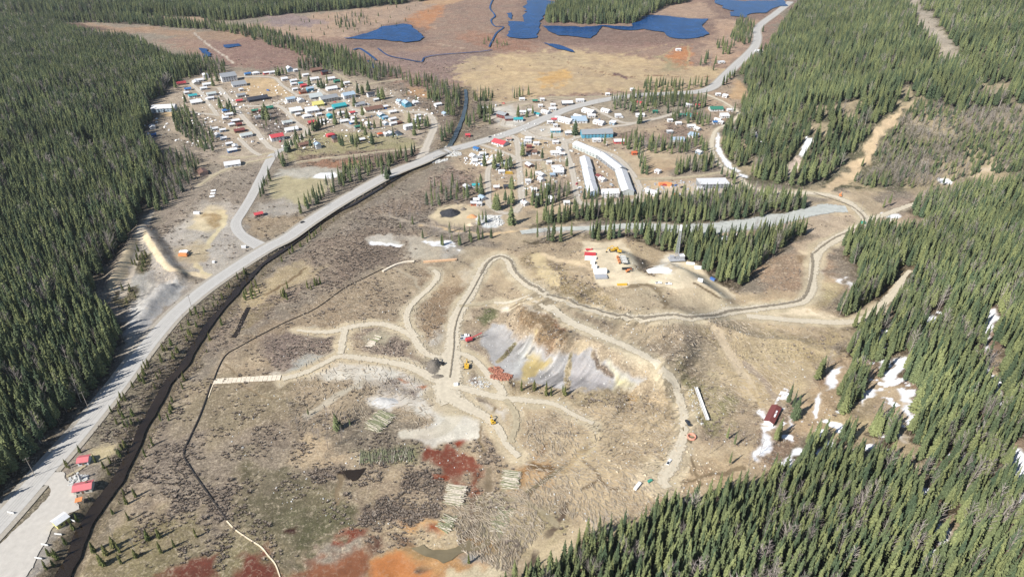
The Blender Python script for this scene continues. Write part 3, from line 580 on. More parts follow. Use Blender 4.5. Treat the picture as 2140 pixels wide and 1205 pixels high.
def math_(op, a, b_, clamp=False):
    t = n.new('ShaderNodeMath'); t.operation = op; t.use_clamp = clamp
    for k, v in ((0, a), (1, b_)):
        if isinstance(v, (int, float)): t.inputs[k].default_value = v
        else: l.new(v, t.inputs[k])
    return t.outputs[0]
def mrange(v, a, b_, c, d):
    t = n.new('ShaderNodeMapRange'); t.inputs[1].default_value = a; t.inputs[2].default_value = b_; t.inputs[3].default_value = c; t.inputs[4].default_value = d; l.new(v, t.inputs[0]); return t.outputs[0]
fine = nz(1.25, 8, .8, .6); mid = nz(0.11, 6, .65, .4); clump = nz(0.9, 5, .6)
f1 = mrange(fine, .34, .66, .48, 1.6); f2 = mrange(mid, .35, .65, .82, 1.15); f3 = mrange(clump, .38, .60, .6, 1.32)
amp = va.outputs['Alpha']
v1 = math_('ADD', math_('MULTIPLY', math_('SUBTRACT', f1, 1.0), math_('MULTIPLY_ADD', amp, 0.85)), 1.0)
v3 = math_('ADD', math_('MULTIPLY', math_('SUBTRACT', f3, 1.0), amp), 1.0)
tot = math_('MULTIPLY', math_('MULTIPLY', v1, f2), v3)
mx = n.new('ShaderNodeMix'); mx.data_type = 'RGBA'; mx.blend_type = 'MULTIPLY'; mx.inputs['Factor'].default_value = 1
lit1 = mrange(nz(0.7, 9, .84, 1.2), .50, .55, 0, 1); lit2 = mrange(nz(0.4, 9, .84, .8), .53, .58, 0, 1)
def tone(src, fac, col):
    t = n.new('ShaderNodeMix'); t.data_type = 'RGBA'; t.inputs[7].default_value = (*col, 1); l.new(src, t.inputs[6]); l.new(fac, t.inputs[0]); return t.outputs[2]
c1 = tone(va.outputs['Color'], math_('MULTIPLY', math_('MULTIPLY', lit1, amp), .62), (.115, .088, .068)); c2 = tone(c1, math_('MULTIPLY', math_('MULTIPLY', lit2, math_('MULTIPLY', math_('SUBTRACT', 1.15, amp), amp)), 1.5), (.44, .37, .27))
l.new(c2, mx.inputs[6]); l.new(tot, mx.inputs[7]); l.new(mx.outputs[2], b.inputs['Base Color'])
bp = n.new('ShaderNodeBump'); bp.inputs['Distance'].default_value = 0.9; bp.inputs['Strength'].default_value = .55
l.new(math_('MULTIPLY', fine, math_('ADD', amp, 0.15)), bp.inputs['Height']); l.new(bp.outputs[0], b.inputs['Normal'])
for nd in n:
    if nd.type == 'MATH' and nd.operation == 'MULTIPLY_ADD': nd.inputs[2].default_value = 0.18
tag(link('ground', gme, None, [gm]), kind='structure')
# ------------------------------------------------------------------ water
def water_mat(name, rgb, rough=0.06, bump=0.04, scale=0.8, spec=0.5):
    m = mat(name, rgb, rough, noise=0.05, spec=spec, amt=0.4)
    nn = m.node_tree.nodes; ll = m.node_tree.links; t = nn.new('ShaderNodeTexNoise'); t.inputs['Scale'].default_value = scale; t.inputs['Detail'].default_value = 3
    bpn = nn.new('ShaderNodeBump'); bpn.inputs['Distance'].default_value = bump; bpn.inputs['Strength'].default_value = .5
    ll.new(nn['Texture Coordinate'].outputs['Object'], t.inputs['Vector']); ll.new(t.outputs['Fac'], bpn.inputs['Height']); ll.new(bpn.outputs[0], nn['Principled BSDF'].inputs['Normal'])
    return m
M_RIV = water_mat('dark_river_water', (0.024, 0.017, 0.011), .07, .03, 1.0, .4)
M_POND = water_mat('pond_water_painted_sky_blue', (0.005, 0.045, 0.15), .2, .05, .4, .05)  # blue of the reflected sky is put into the base colour, specular nearly off
def ribbon(name, pts, width, m, lift=0.12, kind='structure', n=8, flatz=None, step=2.5, nx=5, jag=0.0, zfix=None):
    W = catmull(PL(pts), n) if len(pts) > 2 else [np.array(p, float) for p in PL(pts)]
    d = [0.0]
    for i in range(1, len(W)): d.append(d[-1]+float(np.hypot(*(W[i]-W[i-1]))))
    L = d[-1]; k = max(2, int(L/step)); s = np.linspace(0, L, k)
    X = np.interp(s, d, [p[0] for p in W]); Y = np.interp(s, d, [p[1] for p in W])
    tx = np.gradient(X); ty = np.gradient(Y); q = np.hypot(tx, ty)+1e-9; tx /= q; ty /= q
    wd = np.interp(np.linspace(0, 1, k), np.linspace(0, 1, len(width)), width) if isinstance(width, (list, tuple)) else np.full(k, float(width))
    if jag:
        wl = wd*(1+jag*(fbm(s, s*0, 12, 3, 3)-.5)*2); wr = wd*(1+jag*(fbm(s, s*0+50, 12, 4, 3)-.5)*2)
    else: wl = wr = wd
    V = []
    for c in np.linspace(-.5, .5, nx):
        ww = wl if c < 0 else wr; V.append(np.stack([X-ty*c*ww, Y+tx*c*ww], 1))
    V = np.stack(V, 1).reshape(-1, 2)
    zc = terrain(V[:, 0], V[:, 1]) if zfix is None else np.full(len(V), zfix)
    if flatz:                                   # level across, like a road on its bed
        z2 = zc.reshape(k, nx).max(1); zc = np.repeat(z2, nx)
    V3 = np.concatenate([V, (zc+lift)[:, None]], 1)
    ii = (np.arange(k-1)[:, None]*nx+np.arange(nx-1)[None, :]).ravel()
    me = np_mesh(name, V3, np.stack([ii, ii+nx, ii+nx+1, ii+1], 1))
    uv = me.uv_layers.new(name='along'); li = np.empty(len(me.loops), np.int32); me.loops.foreach_get('vertex_index', li)
    U = np.tile(np.linspace(0, 1, nx), k)[li]; Vv = np.repeat(s, nx)[li]
    uv.data.foreach_set('uv', np.stack([U, Vv], 1).astype(np.float32).ravel())
    o = link(name, me, None, [m]); tag(o, kind=kind); return o
M_UPR = water_mat('pale_grey_green_water', (0.055, 0.072, 0.078), .1, .03, 1.0, .4)  # lighter grey-green base than the river below the bridge
ribbon('river', RIVER[:6], [3.6, 4, 4.2, 5, 3], M_UPR, zfix=-0.72, lift=0, nx=4, jag=.3)
ribbon('river', RIVER[5:], [2.2, 2.4, 2.8, 3.6, 4.4, 5.0, 5.6], M_RIV, zfix=-0.75, lift=0, nx=4, jag=.6)
def sheet(name, pts, m, z=None, lift=0.1, wob=0.0, kind='structure', sub=True):
    P = PL(pts)
    if wob:
        Q = []
        for i in range(len(P)):
            a = np.array(P[i]); c = np.array(P[(i+1) % len(P)]); L = np.hypot(*(c-a)); k = max(1, int(L/ (wob*0.7)))
            for j in range(k):
                p = a+(c-a)*j/k
                Q.append((p[0]+wob*(float(fbm(np.array([p[0]]), np.array([p[1]]), wob*3, 5, 3)[0])-.5)*2.2, p[1]+wob*(float(fbm(np.array([p[0]]), np.array([p[1]]), wob*3, 9, 3)[0])-.5)*3.5))
        P = Q
    zz = [z]*len(P) if z is not None else list(terrain(np.array([p[0] for p in P]), np.array([p[1] for p in P]))+lift)
    V = [Vector((p[0], p[1], q)) for p, q in zip(P, zz)]
    T = tessellate_polygon([[Vector((p[0], p[1], 0)) for p in P]])
    me = bpy.data.meshes.new(name); me.from_pydata(V, [], [tuple(t) for t in T]); me.update()
    bm = bmesh.new(); bm.from_mesh(me); bmesh.ops.recalc_face_normals(bm, faces=bm.faces)
    if bm.faces and sum(f.normal.z for f in bm.faces) < 0: bmesh.ops.reverse_faces(bm, faces=bm.faces)
    bm.to_mesh(me); bm.free()
    o = link(name, me, None, [m]); return tag(o, kind=kind)
PZ = 1.3
for q in ([(722,80),(760,74),(790,66),(812,56),(838,52),(872,60),(886,72),(880,86),(835,91),(780,87)],
          [(1098,4),(1130,0),(1168,6),(1135,30),(1128,48),(1132,62),(1112,78),(1090,84),(1066,76),(1060,56),(1066,46),(1094,48),(1098,26)],
          [(1138,56),(1240,58),(1322,56),(1350,38),(1380,34),(1440,39),(1476,43),(1466,60),(1470,78),(1438,82),(1398,80),(1378,68),(1342,62),(1300,64),(1262,60),(1240,80),(1200,80),(1168,74),(1148,64)],
          [(1498,0),(1560,5),(1632,2),(1642,12),(1600,25),(1552,37),(1524,33),(1536,22),(1506,18)],
          [(418,102),(436,104),(444,124),(430,126)], [(1136,92),(1170,97),(1198,108),(1186,108),(1150,100)], [(472,94),(500,92),(508,98),(480,101)], [(1060,30),(1072,28),(1066,42)]):
    sheet('pond', q, M_POND, z=PZ, wob=10)
for q, wd in (([(738,106),(752,103),(772,116),(786,128)],4),([(790,103),(812,118),(850,126),(880,131),(888,122),(920,116),(1000,110),(1028,106)],2.4),([(1030,0),(1024,18),(1034,34),(1026,44),(1034,56),(1052,58),(1038,70),(1030,84),(1022,100)],2.6),
              ([(770,128),(778,136),(782,144)],5)):
    ribbon('creek', q, wd, M_POND, lift=0, zfix=PZ+0.02, jag=.3)
M_SILT = mat('milky_gravel_creek', alb((210,213,206)), .5, noise=.25, bump=.3, amt=.22)
ribbon('gravel_creek', [(1088,486),(1150,480),(1240,477),(1330,473),(1420,479),(1490,478),(1560,470),(1630,458),(1690,444),(1730,436),(1770,438)], [8,8,9,12,17,20,21,19,16,17], M_SILT, lift=.35, jag=.3, nx=7)
M_MUD = water_mat('brown_slack_water', (0.17,0.14,0.085), .2, .02, 1.2, .35)
ribbon('side_channel', [(520,642),(508,665),(498,690),(488,706)], 2.6, M_RIV, lift=.3, jag=.3)
ribbon('side_channel', [(1178,974),(1140,1003),(1098,1030)], 1.4, M_MUD, lift=.2, jag=.3)
sheet('puddle', [(850,1150),(880,1146),(915,1150),(945,1152),(962,1140),(980,1130),(1010,1132),(1022,1126),(1018,1138),(985,1152),(955,1162),(925,1166),(890,1160),(860,1158)], M_MUD, lift=.35, wob=3)
sheet('puddle', [(1422,896),(1432,893),(1437,910),(1446,914),(1440,926),(1426,915)], M_MUD, lift=.3, wob=2)
sheet('puddle', [(716,990),(742,982),(762,982),(752,995),(738,1006),(728,1000)], M_RIV, lift=.3, wob=2)
# ------------------------------------------------------------------ roads
def road_mat(name, rgb, dark=0.75, tracks=(0.32, 0.68), amt=.12, tw=.09, edge=True):
    m = mat(name, rgb, .92, noise=.5, bump=.05, amt=amt); nn = m.node_tree.nodes; ll = m.node_tree.links
    uvn = nn.new('ShaderNodeUVMap'); uvn.uv_map = 'along'; sx = nn.new('ShaderNodeSeparateXYZ'); ll.new(uvn.outputs[0], sx.inputs[0])
    wn = nn.new('ShaderNodeTexNoise'); wn.inputs['Scale'].default_value = .03; ll.new(nn['Texture Coordinate'].outputs['Object'], wn.inputs['Vector'])
    prev = None
    for t in tracks:
        a = nn.new('ShaderNodeMath'); a.operation = 'SUBTRACT'; ll.new(sx.outputs[0], a.inputs[0]); a.inputs[1].default_value = t
        ab = nn.new('ShaderNodeMath'); ab.operation = 'ABSOLUTE'; ll.new(a.outputs[0], ab.inputs[0])
        r = nn.new('ShaderNodeMapRange'); r.interpolation_type = 'SMOOTHSTEP'; r.inputs[1].default_value = 0; r.inputs[2].default_value = tw; r.inputs[3].default_value = dark; r.inputs[4].default_value = 1.0
        ll.new(ab.outputs[0], r.inputs[0])
        if prev is None: prev = r.outputs[0]
        else:
            mm = nn.new('ShaderNodeMath'); mm.operation = 'MULTIPLY'; ll.new(prev, mm.inputs[0]); ll.new(r.outputs[0], mm.inputs[1]); prev = mm.outputs[0]
    bs = nn['Principled BSDF']; src = bs.inputs['Base Color'].links[0].from_socket
    mx2 = nn.new('ShaderNodeMix'); mx2.data_type = 'RGBA'; mx2.blend_type = 'MULTIPLY'; mx2.inputs['Factor'].default_value = 1
    ll.new(src, mx2.inputs[6]); ll.new(prev, mx2.inputs[7]); ll.new(mx2.outputs[2], bs.inputs['Base Color']); return m
def ragged(m, k=.16, sc=.55, amt=1.0):
    """loose gravel thins out towards the strip's edge, so the soil under it shows through"""
    nn = m.node_tree.nodes; ll = m.node_tree.links; uvn = nn.new('ShaderNodeUVMap'); uvn.uv_map = 'along'; sx = nn.new('ShaderNodeSeparateXYZ'); ll.new(uvn.outputs[0], sx.inputs[0])
    def M(op, a, b_=None):
        t = nn.new('ShaderNodeMath'); t.operation = op
        for i_, v in enumerate((a, b_)):
            if v is None: continue
            if isinstance(v, (int, float)): t.inputs[i_].default_value = v
            else: ll.new(v, t.inputs[i_])
        return t.outputs[0]
    e_ = M('SUBTRACT', .5, M('ABSOLUTE', M('SUBTRACT', sx.outputs[0], .5)))
    t = nn.new('ShaderNodeTexNoise'); t.inputs['Scale'].default_value = sc; t.inputs['Detail'].default_value = 6; t.inputs['Roughness'].default_value = .7; ll.new(nn['Texture Coordinate'].outputs['Object'], t.inputs['Vector'])
    v = M('ADD', M('DIVIDE', e_, k), M('MULTIPLY', M('SUBTRACT', t.outputs['Fac'], .62), 4.0*amt))
    r = nn.new('ShaderNodeMapRange'); r.inputs[1].default_value = 0; r.inputs[2].default_value = .5; r.inputs[3].default_value = 0; r.inputs[4].default_value = 1; ll.new(v, r.inputs[0])
    ll.new(r.outputs[0], nn['Principled BSDF'].inputs['Alpha'])
M_HWY = road_mat('worn_grey_chipseal', alb((208,205,199)), .84, (.30,.44,.56,.70), .10, .05)
M_SHO = mat('gravel_shoulder', alb((188,180,166)), .95, noise=.8, amt=.2)
M_TOWN = road_mat('pale_gravel_street', alb((214,204,188)), .9, (.5,), .14, .2)
M_HAUL = road_mat('packed_haul_road', alb((228,216,192)), .93, (.36,.64), .14, .1)
M_WET = road_mat('damp_wheel_track', alb((158,147,128)), .8, (.3,.7), .2, .12)
M_TRAIL = road_mat('sandy_trail', alb((204,190,160)), .9, (.5,), .2, .25)
ragged(M_HAUL, .2); ragged(M_TOWN, .18); ragged(M_TRAIL, .24, amt=1.1); ragged(M_WET, .3, amt=1.1); ragged(M_SILT, .14)
HWY = [(1652,4),(1640,14),(1614,34),(1592,50),(1582,62),(1583,80),(1577,98),(1562,115),(1541,134),(1516,158),(1490,182),(1459,192),(1400,196),(1330,200),(1270,208),(1200,224),(1150,243),(1100,265),(1050,283),(1000,298),(960,309),(925,321),(880,338),(820,362),(760,394),(700,429),(645,465),(600,497),(560,517),(505,551),(430,602),(370,652),(330,696),(290,746),(250,800),(200,862),(150,922),(100,978),(50,1036),(0,1092),(-70,1168),(-160,1270)]
HWYW = PL(HWY)
ribbon('road_shoulder', HWY, 14.5, M_SHO, lift=.30, n=6, flatz=True)
ribbon('highway', HWY, [10,10.5,11.5,11.5,11,10.5,9.5,9.5], M_HWY, lift=.36, n=6, flatz=True)
for k, (nm, pts, wd, m) in enumerate(side):
    if m in ('M_TOWN', 'M_TRAIL'): wd = [q*1.3 for q in wd] if isinstance(wd, (list, tuple)) else wd*1.3
    if m == 'M_HAUL': wd = [q*1.02 for q in wd] if isinstance(wd, (list, tuple)) else wd*1.02
    m = globals()[m]; nm = {'town_road': 'road', 'haul_road': 'dirt_road'}.get(nm, nm)
    ribbon(nm, pts, wd, m, lift=.20+.004*k, jag=0.0 if m is M_HWY else .18, nx=7)
for k, (pts, wd) in enumerate((([(1696,530),(1698,560),(1690,600),(1675,626),(1630,637),(1570,645),(1520,652),(1450,662),(1400,658),(1340,664),(1290,660),(1240,646),(1180,626),(1130,608),(1100,590),(1076,566),(1066,545),(1045,536),(1022,546),(1006,573)],3.2),
        ([(1006,573),(985,612),(962,650),(950,690),(948,730),(940,790)],1.3),([(1700,530),(1740,500),(1790,478),(1806,462),(1796,445),(1770,428),(1700,404)],2.4))):
    ribbon('wheel_track', pts, wd, M_WET, lift=.62+.005*k, jag=.3)
# pull-out beside the highway
M_LOT = mat('pale_gravel_lot', alb((214,208,198)), .95, noise=.35, amt=.12)
sheet('parking_lot', [(112,972),(126,985),(140,998),(150,1014),(160,1040),(166,1066),(134,1080),(112,1104),(90,1140),(55,1205),(10,1262),(-90,1290),(-60,1190),(-10,1150),(40,1100),(80,1062),(106,1032),(108,1022),(94,1014),(78,1020),(60,1026),(84,998)], M_LOT, lift=.3, wob=1.2)
ribbon('dirt_road', [(140,996),(160,985),(180,972)], 2.5, M_TRAIL, lift=.44)
# ------------------------------------------------------------------ trees
GC = colr.mean(1).reshape(ny, nx)
def ground_lum(x, y):
    r = np.clip(np.searchsorted(YS, y), 0, ny-1); u = x/(np.maximum(y, 0)+14.0); c = np.clip(np.searchsorted(US, u), 0, nx-1); return GC[r, c]
def ground_brush(x, y):
    r = np.clip(np.searchsorted(YS, y), 0, ny-1); u = x/(np.maximum(y, 0)+14.0); c = np.clip(np.searchsorted(US, u), 0, nx-1); return brush.reshape(ny, nx)[r, c]
def leaf_mat(name, rgb, rgb2, rough=.8, nscale=.12):
    m = bpy.data.materials.new(name); m.use_nodes = True; n = m.node_tree.nodes; l = m.node_tree.links; b = n['Principled BSDF']
    b.inputs['Roughness'].default_value = rough; b.inputs['Specular IOR Level'].default_value = .15
    oi = n.new('ShaderNodeObjectInfo'); mx = n.new('ShaderNodeMix'); mx.data_type = 'RGBA'; mx.inputs[6].default_value = (*rgb, 1); mx.inputs[7].default_value = (*rgb2, 1)
    l.new(oi.outputs['Random'], mx.inputs['Factor'])
    ge = n.new('ShaderNodeNewGeometry'); nz_ = n.new('ShaderNodeTexNoise'); nz_.inputs['Scale'].default_value = .02; l.new(ge.outputs['Position'], nz_.inputs['Vector'])
    tcn = n.new('ShaderNodeTexCoord'); n2 = n.new('ShaderNodeTexNoise'); n2.inputs['Scale'].default_value = 1.3; n2.inputs['Detail'].default_value = 3; l.new(tcn.outputs['Object'], n2.inputs['Vector'])
    mr = n.new('ShaderNodeMapRange'); mr.inputs[1].default_value = .3; mr.inputs[2].default_value = .7; mr.inputs[3].default_value = .6; mr.inputs[4].default_value = 1.35; l.new(n2.outputs['Fac'], mr.inputs[0])
    mr2 = n.new('ShaderNodeMapRange'); mr2.inputs[1].default_value = .3; mr2.inputs[2].default_value = .7; mr2.inputs[3].default_value = .75; mr2.inputs[4].default_value = 1.25; l.new(nz_.outputs['Fac'], mr2.inputs[0])
    mm = n.new('ShaderNodeMath'); mm.operation = 'MULTIPLY'; l.new(mr.outputs[0], mm.inputs[0]); l.new(mr2.outputs[0], mm.inputs[1])
    mu = n.new('ShaderNodeMix'); mu.data_type = 'RGBA'; mu.blend_type = 'MULTIPLY'; mu.inputs['Factor'].default_value = 1; l.new(mx.outputs[2], mu.inputs[6]); l.new(mm.outputs[0], mu.inputs[7])
    l.new(mu.outputs[2], b.inputs['Base Color']); return m
M_NEED = leaf_mat('spruce_needles', (0.055, 0.082, 0.046), (0.172, 0.190, 0.080))
M_YOUNG = leaf_mat('young_conifer_needles', (0.075, 0.098, 0.030), (0.125, 0.125, 0.045))
M_BARK = mat('grey_brown_bark', (0.16, 0.125, 0.10), .95, noise=1.5)
M_TWIG = leaf_mat('bare_twigs', (0.20, 0.175, 0.16), (0.34, 0.30, 0.27))
M_SHRUB = leaf_mat('leafless_willow_stems', (0.24, 0.20, 0.168), (0.38, 0.32, 0.262))
class MBf:
    def __init__(s): s.v = []; s.f = []
    def tri(s, *p):
        i = len(s.v); s.v += [tuple(q) for q in p]; s.f.append(tuple(range(i, i+len(p))))
    def cone(s, p0, p1, r0, r1, n=5):
        i = len(s.v); d = Vector(p1)-Vector(p0); a = d.orthogonal().normalized(); c = d.cross(a).normalized()
        for q, r in ((p0, r0), (p1, r1)):
            for k in range(n):
                t = 2*math.pi*k/n; s.v.append(tuple(Vector(q)+(a*math.cos(t)+c*math.sin(t))*r))
        for k in range(n): s.f.append((i+k, i+(k+1) % n, i+n+(k+1) % n, i+n+k))
        s.f.append(tuple(i+n+k for k in range(n)))
    def box(s, c, d, rz=0.0, taper=1.0, M=None):
        i = len(s.v); cs, sn_ = math.cos(rz), math.sin(rz)
        for z in (-.5, .5):
            k = 1 if z < 0 else taper
            for x, y in ((-.5, -.5), (.5, -.5), (.5, .5), (-.5, .5)):
                X, Y = x*d[0]*k, y*d[1]*k
                p = Vector((c[0]+X*cs-Y*sn_, c[1]+X*sn_+Y*cs, c[2]+z*d[2])); s.v.append(tuple(M @ p if M else p))
        for f in ((3,2,1,0),(4,5,6,7),(0,1,5,4),(1,2,6,5),(2,3,7,6),(3,0,4,7)): s.f.append(tuple(i+q for q in f))
    def mesh(s, name, m=None):
        me = bpy.data.meshes.new(name); me.from_pydata(s.v, [], s.f); me.update()
        if m: me.materials.append(m)
        return me
    def build(s, name, m, parent=None): return link(name, s.mesh(name, m), parent)
def spruce(seed, h=17.0, Rr=1.75, low=2.0, gaps=.08, whorls=25, nb=11):
    r = random.Random(seed); c = MBf(); t = MBf()
    lean = (r.uniform(-.2, .2), r.uniform(-.2, .2))
    ax = lambda z: (lean[0]*(z/h)**2, lean[1]*(z/h)**2)
    t.cone((0, 0, -1.2), (*ax(h*.55), h*.55), .19, .10, 6); t.cone((*ax(h*.55), h*.55), (*ax(h*.97), h*.97), .10, .02, 5)
    for k in range(whorls):
        f = k/(whorls-1); z = low+(h-low)*(f**0.93); rad = Rr*((1-f)**.78)*(0.62+.38*min(1, (f+.05)*6))+.12
        ph = r.uniform(0, 6.3); x0, y0 = ax(z)
        for j in range(nb if f < .75 else 6):
            if r.random() < gaps: continue
            a = ph+2*math.pi*j/nb+r.uniform(-.25, .25); L = rad*r.uniform(.6, 1.3); dr = L*r.uniform(.28, .6); up = .25
            wd = L*r.uniform(.15, .24)+.07; ca, sa = math.cos(a), math.sin(a)
            root = (x0, y0, z+up); tip = (x0+ca*L, y0+sa*L, z-dr); m_ = .6
            mz = z+up*.4-dr*.35
            lft = (x0+ca*L*m_-sa*wd, y0+sa*L*m_+ca*wd, mz-.22-dr*.2); rgt = (x0+ca*L*m_+sa*wd, y0+sa*L*m_-ca*wd, mz-.22-dr*.2); top = (x0+ca*L*m_, y0+sa*L*m_, mz+.06)
            c.tri(root, lft, top); c.tri(root, top, rgt); c.tri(lft, tip, top); c.tri(top, tip, rgt)
            c.tri((x0+ca*L*.25, y0+sa*L*.25, z), tip, (x0+ca*L*.6, y0+sa*L*.6, z-dr-.35))
    c.cone((*ax(h*.94), h*.93), (*ax(h), h+.5), .12, .01, 4)
    # dense inner mass of old twigs, ragged
    for k in range(9):
        f = k/9; z0 = low+(h-low)*f; z1 = z0+(h-low)/7.5; x0, y0 = ax(z0)
        c.cone((x0, y0, z0-.2), (x0, y0, z1), Rr*.52*(1-f)**.8, Rr*.22*(1-f)**.8, 6)
    return c, t
def bare(seed, h=11.0, n=26):
    r = random.Random(seed); c = MBf(); t = MBf()
    lx, ly = r.uniform(-.6, .6), r.uniform(-.6, .6)
    t.cone((0, 0, -.6), (lx*.5, ly*.5, h*.55), .13, .08, 5); t.cone((lx*.5, ly*.5, h*.55), (lx, ly, h), .08, .015, 4)
    for k in range(n):
        z = h*(.28+.68*k/n); a = r.uniform(0, 6.3); L = (1.9*(1-k/n)+.6)*r.uniform(.6, 1.2); up = L*r.uniform(.8, 1.5); f = z/h; x0, y0 = lx*f*f, ly*f*f
        e = (x0+math.cos(a)*L, y0+math.sin(a)*L, z+up); c.cone((x0, y0, z), e, .05, .012, 3)
        for q in range(4):
            g = r.uniform(.35, .95); b0 = Vector((x0, y0, z)).lerp(Vector(e), g); a2 = a+r.uniform(-1.2, 1.2); l2 = L*.5
            c.tri(b0, b0+Vector((math.cos(a2)*l2, math.sin(a2)*l2, l2*1.1)), b0+Vector((.05, .03, .05)))
    return c, t
def shrub(seed, n=46):
    r = random.Random(seed); c = MBf()
    for k in range(n):
        a = r.uniform(0, 6.3); rr = r.uniform(0, .55)**1; x0, y0 = math.cos(a)*rr, math.sin(a)*rr; a2 = a+r.uniform(-.7, .7); L = r.uniform(.35, .9); hh = r.uniform(.7, 1.6); w_ = .06
        e = Vector((x0+math.cos(a2)*L, y0+math.sin(a2)*L, hh)); b0 = Vector((x0, y0, -.1)); s_ = Vector((-math.sin(a2)*w_, math.cos(a2)*w_, 0))
        m_ = b0.lerp(e, .55)+Vector((0, 0, .15)); c.tri(b0-s_, b0+s_, m_+s_*1.5, m_-s_*1.5); c.tri(m_-s_*1.5, m_+s_*1.5, e)
        c.tri(m_, e+Vector((r.uniform(-.3, .3), r.uniform(-.3, .3), -.1)), m_+Vector((.05, .08, .12)))
    return c
SPR = [spruce(1), spruce(2, 16, 1.95, 1.4, .1), spruce(3, 18.5, 1.3, 4.2, .3), spruce(4, 15, 2.1, 1.0, .12), spruce(5, 19, 1.8, 5.5, .2)]
SPRM = [(c.mesh('crown', M_NEED), t.mesh('trunk', M_BARK)) for c, t in SPR]
YNG = [spruce(11, 8, 1.35, .5, .06, 12, 8), spruce(12, 7, 1.25, .4, .1, 11, 8), spruce(13, 9, 1.2, .8, .1, 13, 8)]
YNGM = [(c.mesh('crown', M_YOUNG), t.mesh('trunk', M_BARK)) for c, t in YNG]
BAR = [bare(21), bare(22, 9, 22), bare(23, 12.5, 28)]
BARM = [(c.mesh('branches', M_TWIG), t.mesh('trunk', M_TWIG)) for c, t in BAR]
SHRM = [shrub(k).mesh('shrub', M_SHRUB) for k in (31, 32, 33)]
# zones: outline in the photo of where the trunks stand, spacing m, height m range, share of bare trees, kind, label group
Z = []
def zone(pts, sp, h0, h1, bare_=0.04, kind='s', reg='', lum=.105): Z.append((pts, sp, h0, h1, bare_, kind, reg, lum))
zone([(-200,95),(60,92),(190,80),(290,92),(360,128),(420,150),(380,165),(345,205),(325,215),(320,240),(300,300),(345,330),(330,400),(300,430),(278,480),(225,560),(205,610),(245,690),(262,700),(235,770),(195,810),(140,880),(60,968),(-10,1030),(-200,1190)], 3.9, 13, 21, .05, 's', 'left')
zone([(-150,-70),(900,-70),(890,2),(800,14),(640,27),(480,44),(380,40),(200,32),(-150,22)], 5.4, 14, 21, .02, 's', 'top')
zone([(-100,42),(120,38),(240,38),(330,44),(430,58),(440,64),(330,56),(200,48),(100,50),(60,62),(140,62),(200,80),(-100,96)], 5, 12, 18, .04, 's', 'top', .2)
zone([(-100,45),(110,50),(150,66),(200,80),(-100,96)], 5, 12, 18, .04, 's', 'top', .2)
zone([(430,44),(480,58),(540,62),(640,90),(720,110),(790,138),(770,160),(700,140),(600,108),(500,74),(430,62)], 6, 9, 15, .05, 's', 'top', .4)
zone([(1138,48),(1142,30),(1175,5),(1185,-60),(1490,-60),(1435,6),(1392,14),(1338,42),(1322,50),(1240,52)], 5, 14, 20, .02, 's', 'isle', .9)
zone([(1667,12),(1760,-60),(2300,-60),(2300,230),(2000,228),(1905,205),(1880,222),(1830,265),(1790,315),(1735,375),(1690,396),(1560,372),(1517,345),(1503,300),(1515,235),(1562,197),(1545,155),(1602,95)], 5.2, 12, 18, .03, 's', 'rightmtn')
zone([(1912,218),(2000,232),(2300,225),(2300,350),(2030,368),(1960,395),(1880,393),(1800,393),(1765,370),(1832,312),(1890,245)], 3.9, 6, 11, .5, 's', 'rightmtn', .3)
zone([(1065,1215),(1130,1168),(1240,1118),(1350,1088),(1440,1048),(1580,992),(1650,938),(1700,893),(1740,765),(1800,705),(1745,690),(1750,640),(1795,610),(1790,560),(1755,525),(1770,488),(1880,492),(1910,425),(1990,408),(2300,350),(2300,1320),(1000,1320)], 3.15, 13, 19, .06, 's', 'rightlow')
zone([(1560,985),(1600,960),(1640,900),(1700,830),(1740,770),(1752,750),(1700,770),(1650,830),(1620,900),(1570,960)], 4.4, 12, 17, .2, 's', 'rightlow', .2)
zone([(1840,430),(1900,425),(1910,440),(1850,450)], 5, 9, 13, .1, 's', 'rightlow', .4)
zone([(1112,470),(1150,445),(1260,434),(1420,414),(1560,404),(1690,424),(1700,438),(1560,458),(1400,469),(1250,460),(1110,476)], 4.4, 11, 17, .08, 's', 'mid', .14)
zone([(1090,507),(1200,492),(1400,490),(1560,494),(1690,487),(1640,512),(1590,568),(1540,604),(1490,588),(1400,533),(1310,503),(1200,500),(1130,518)], 4.0, 13, 18.5, .1, 's', 'mid', .13)
T_ = 'town'
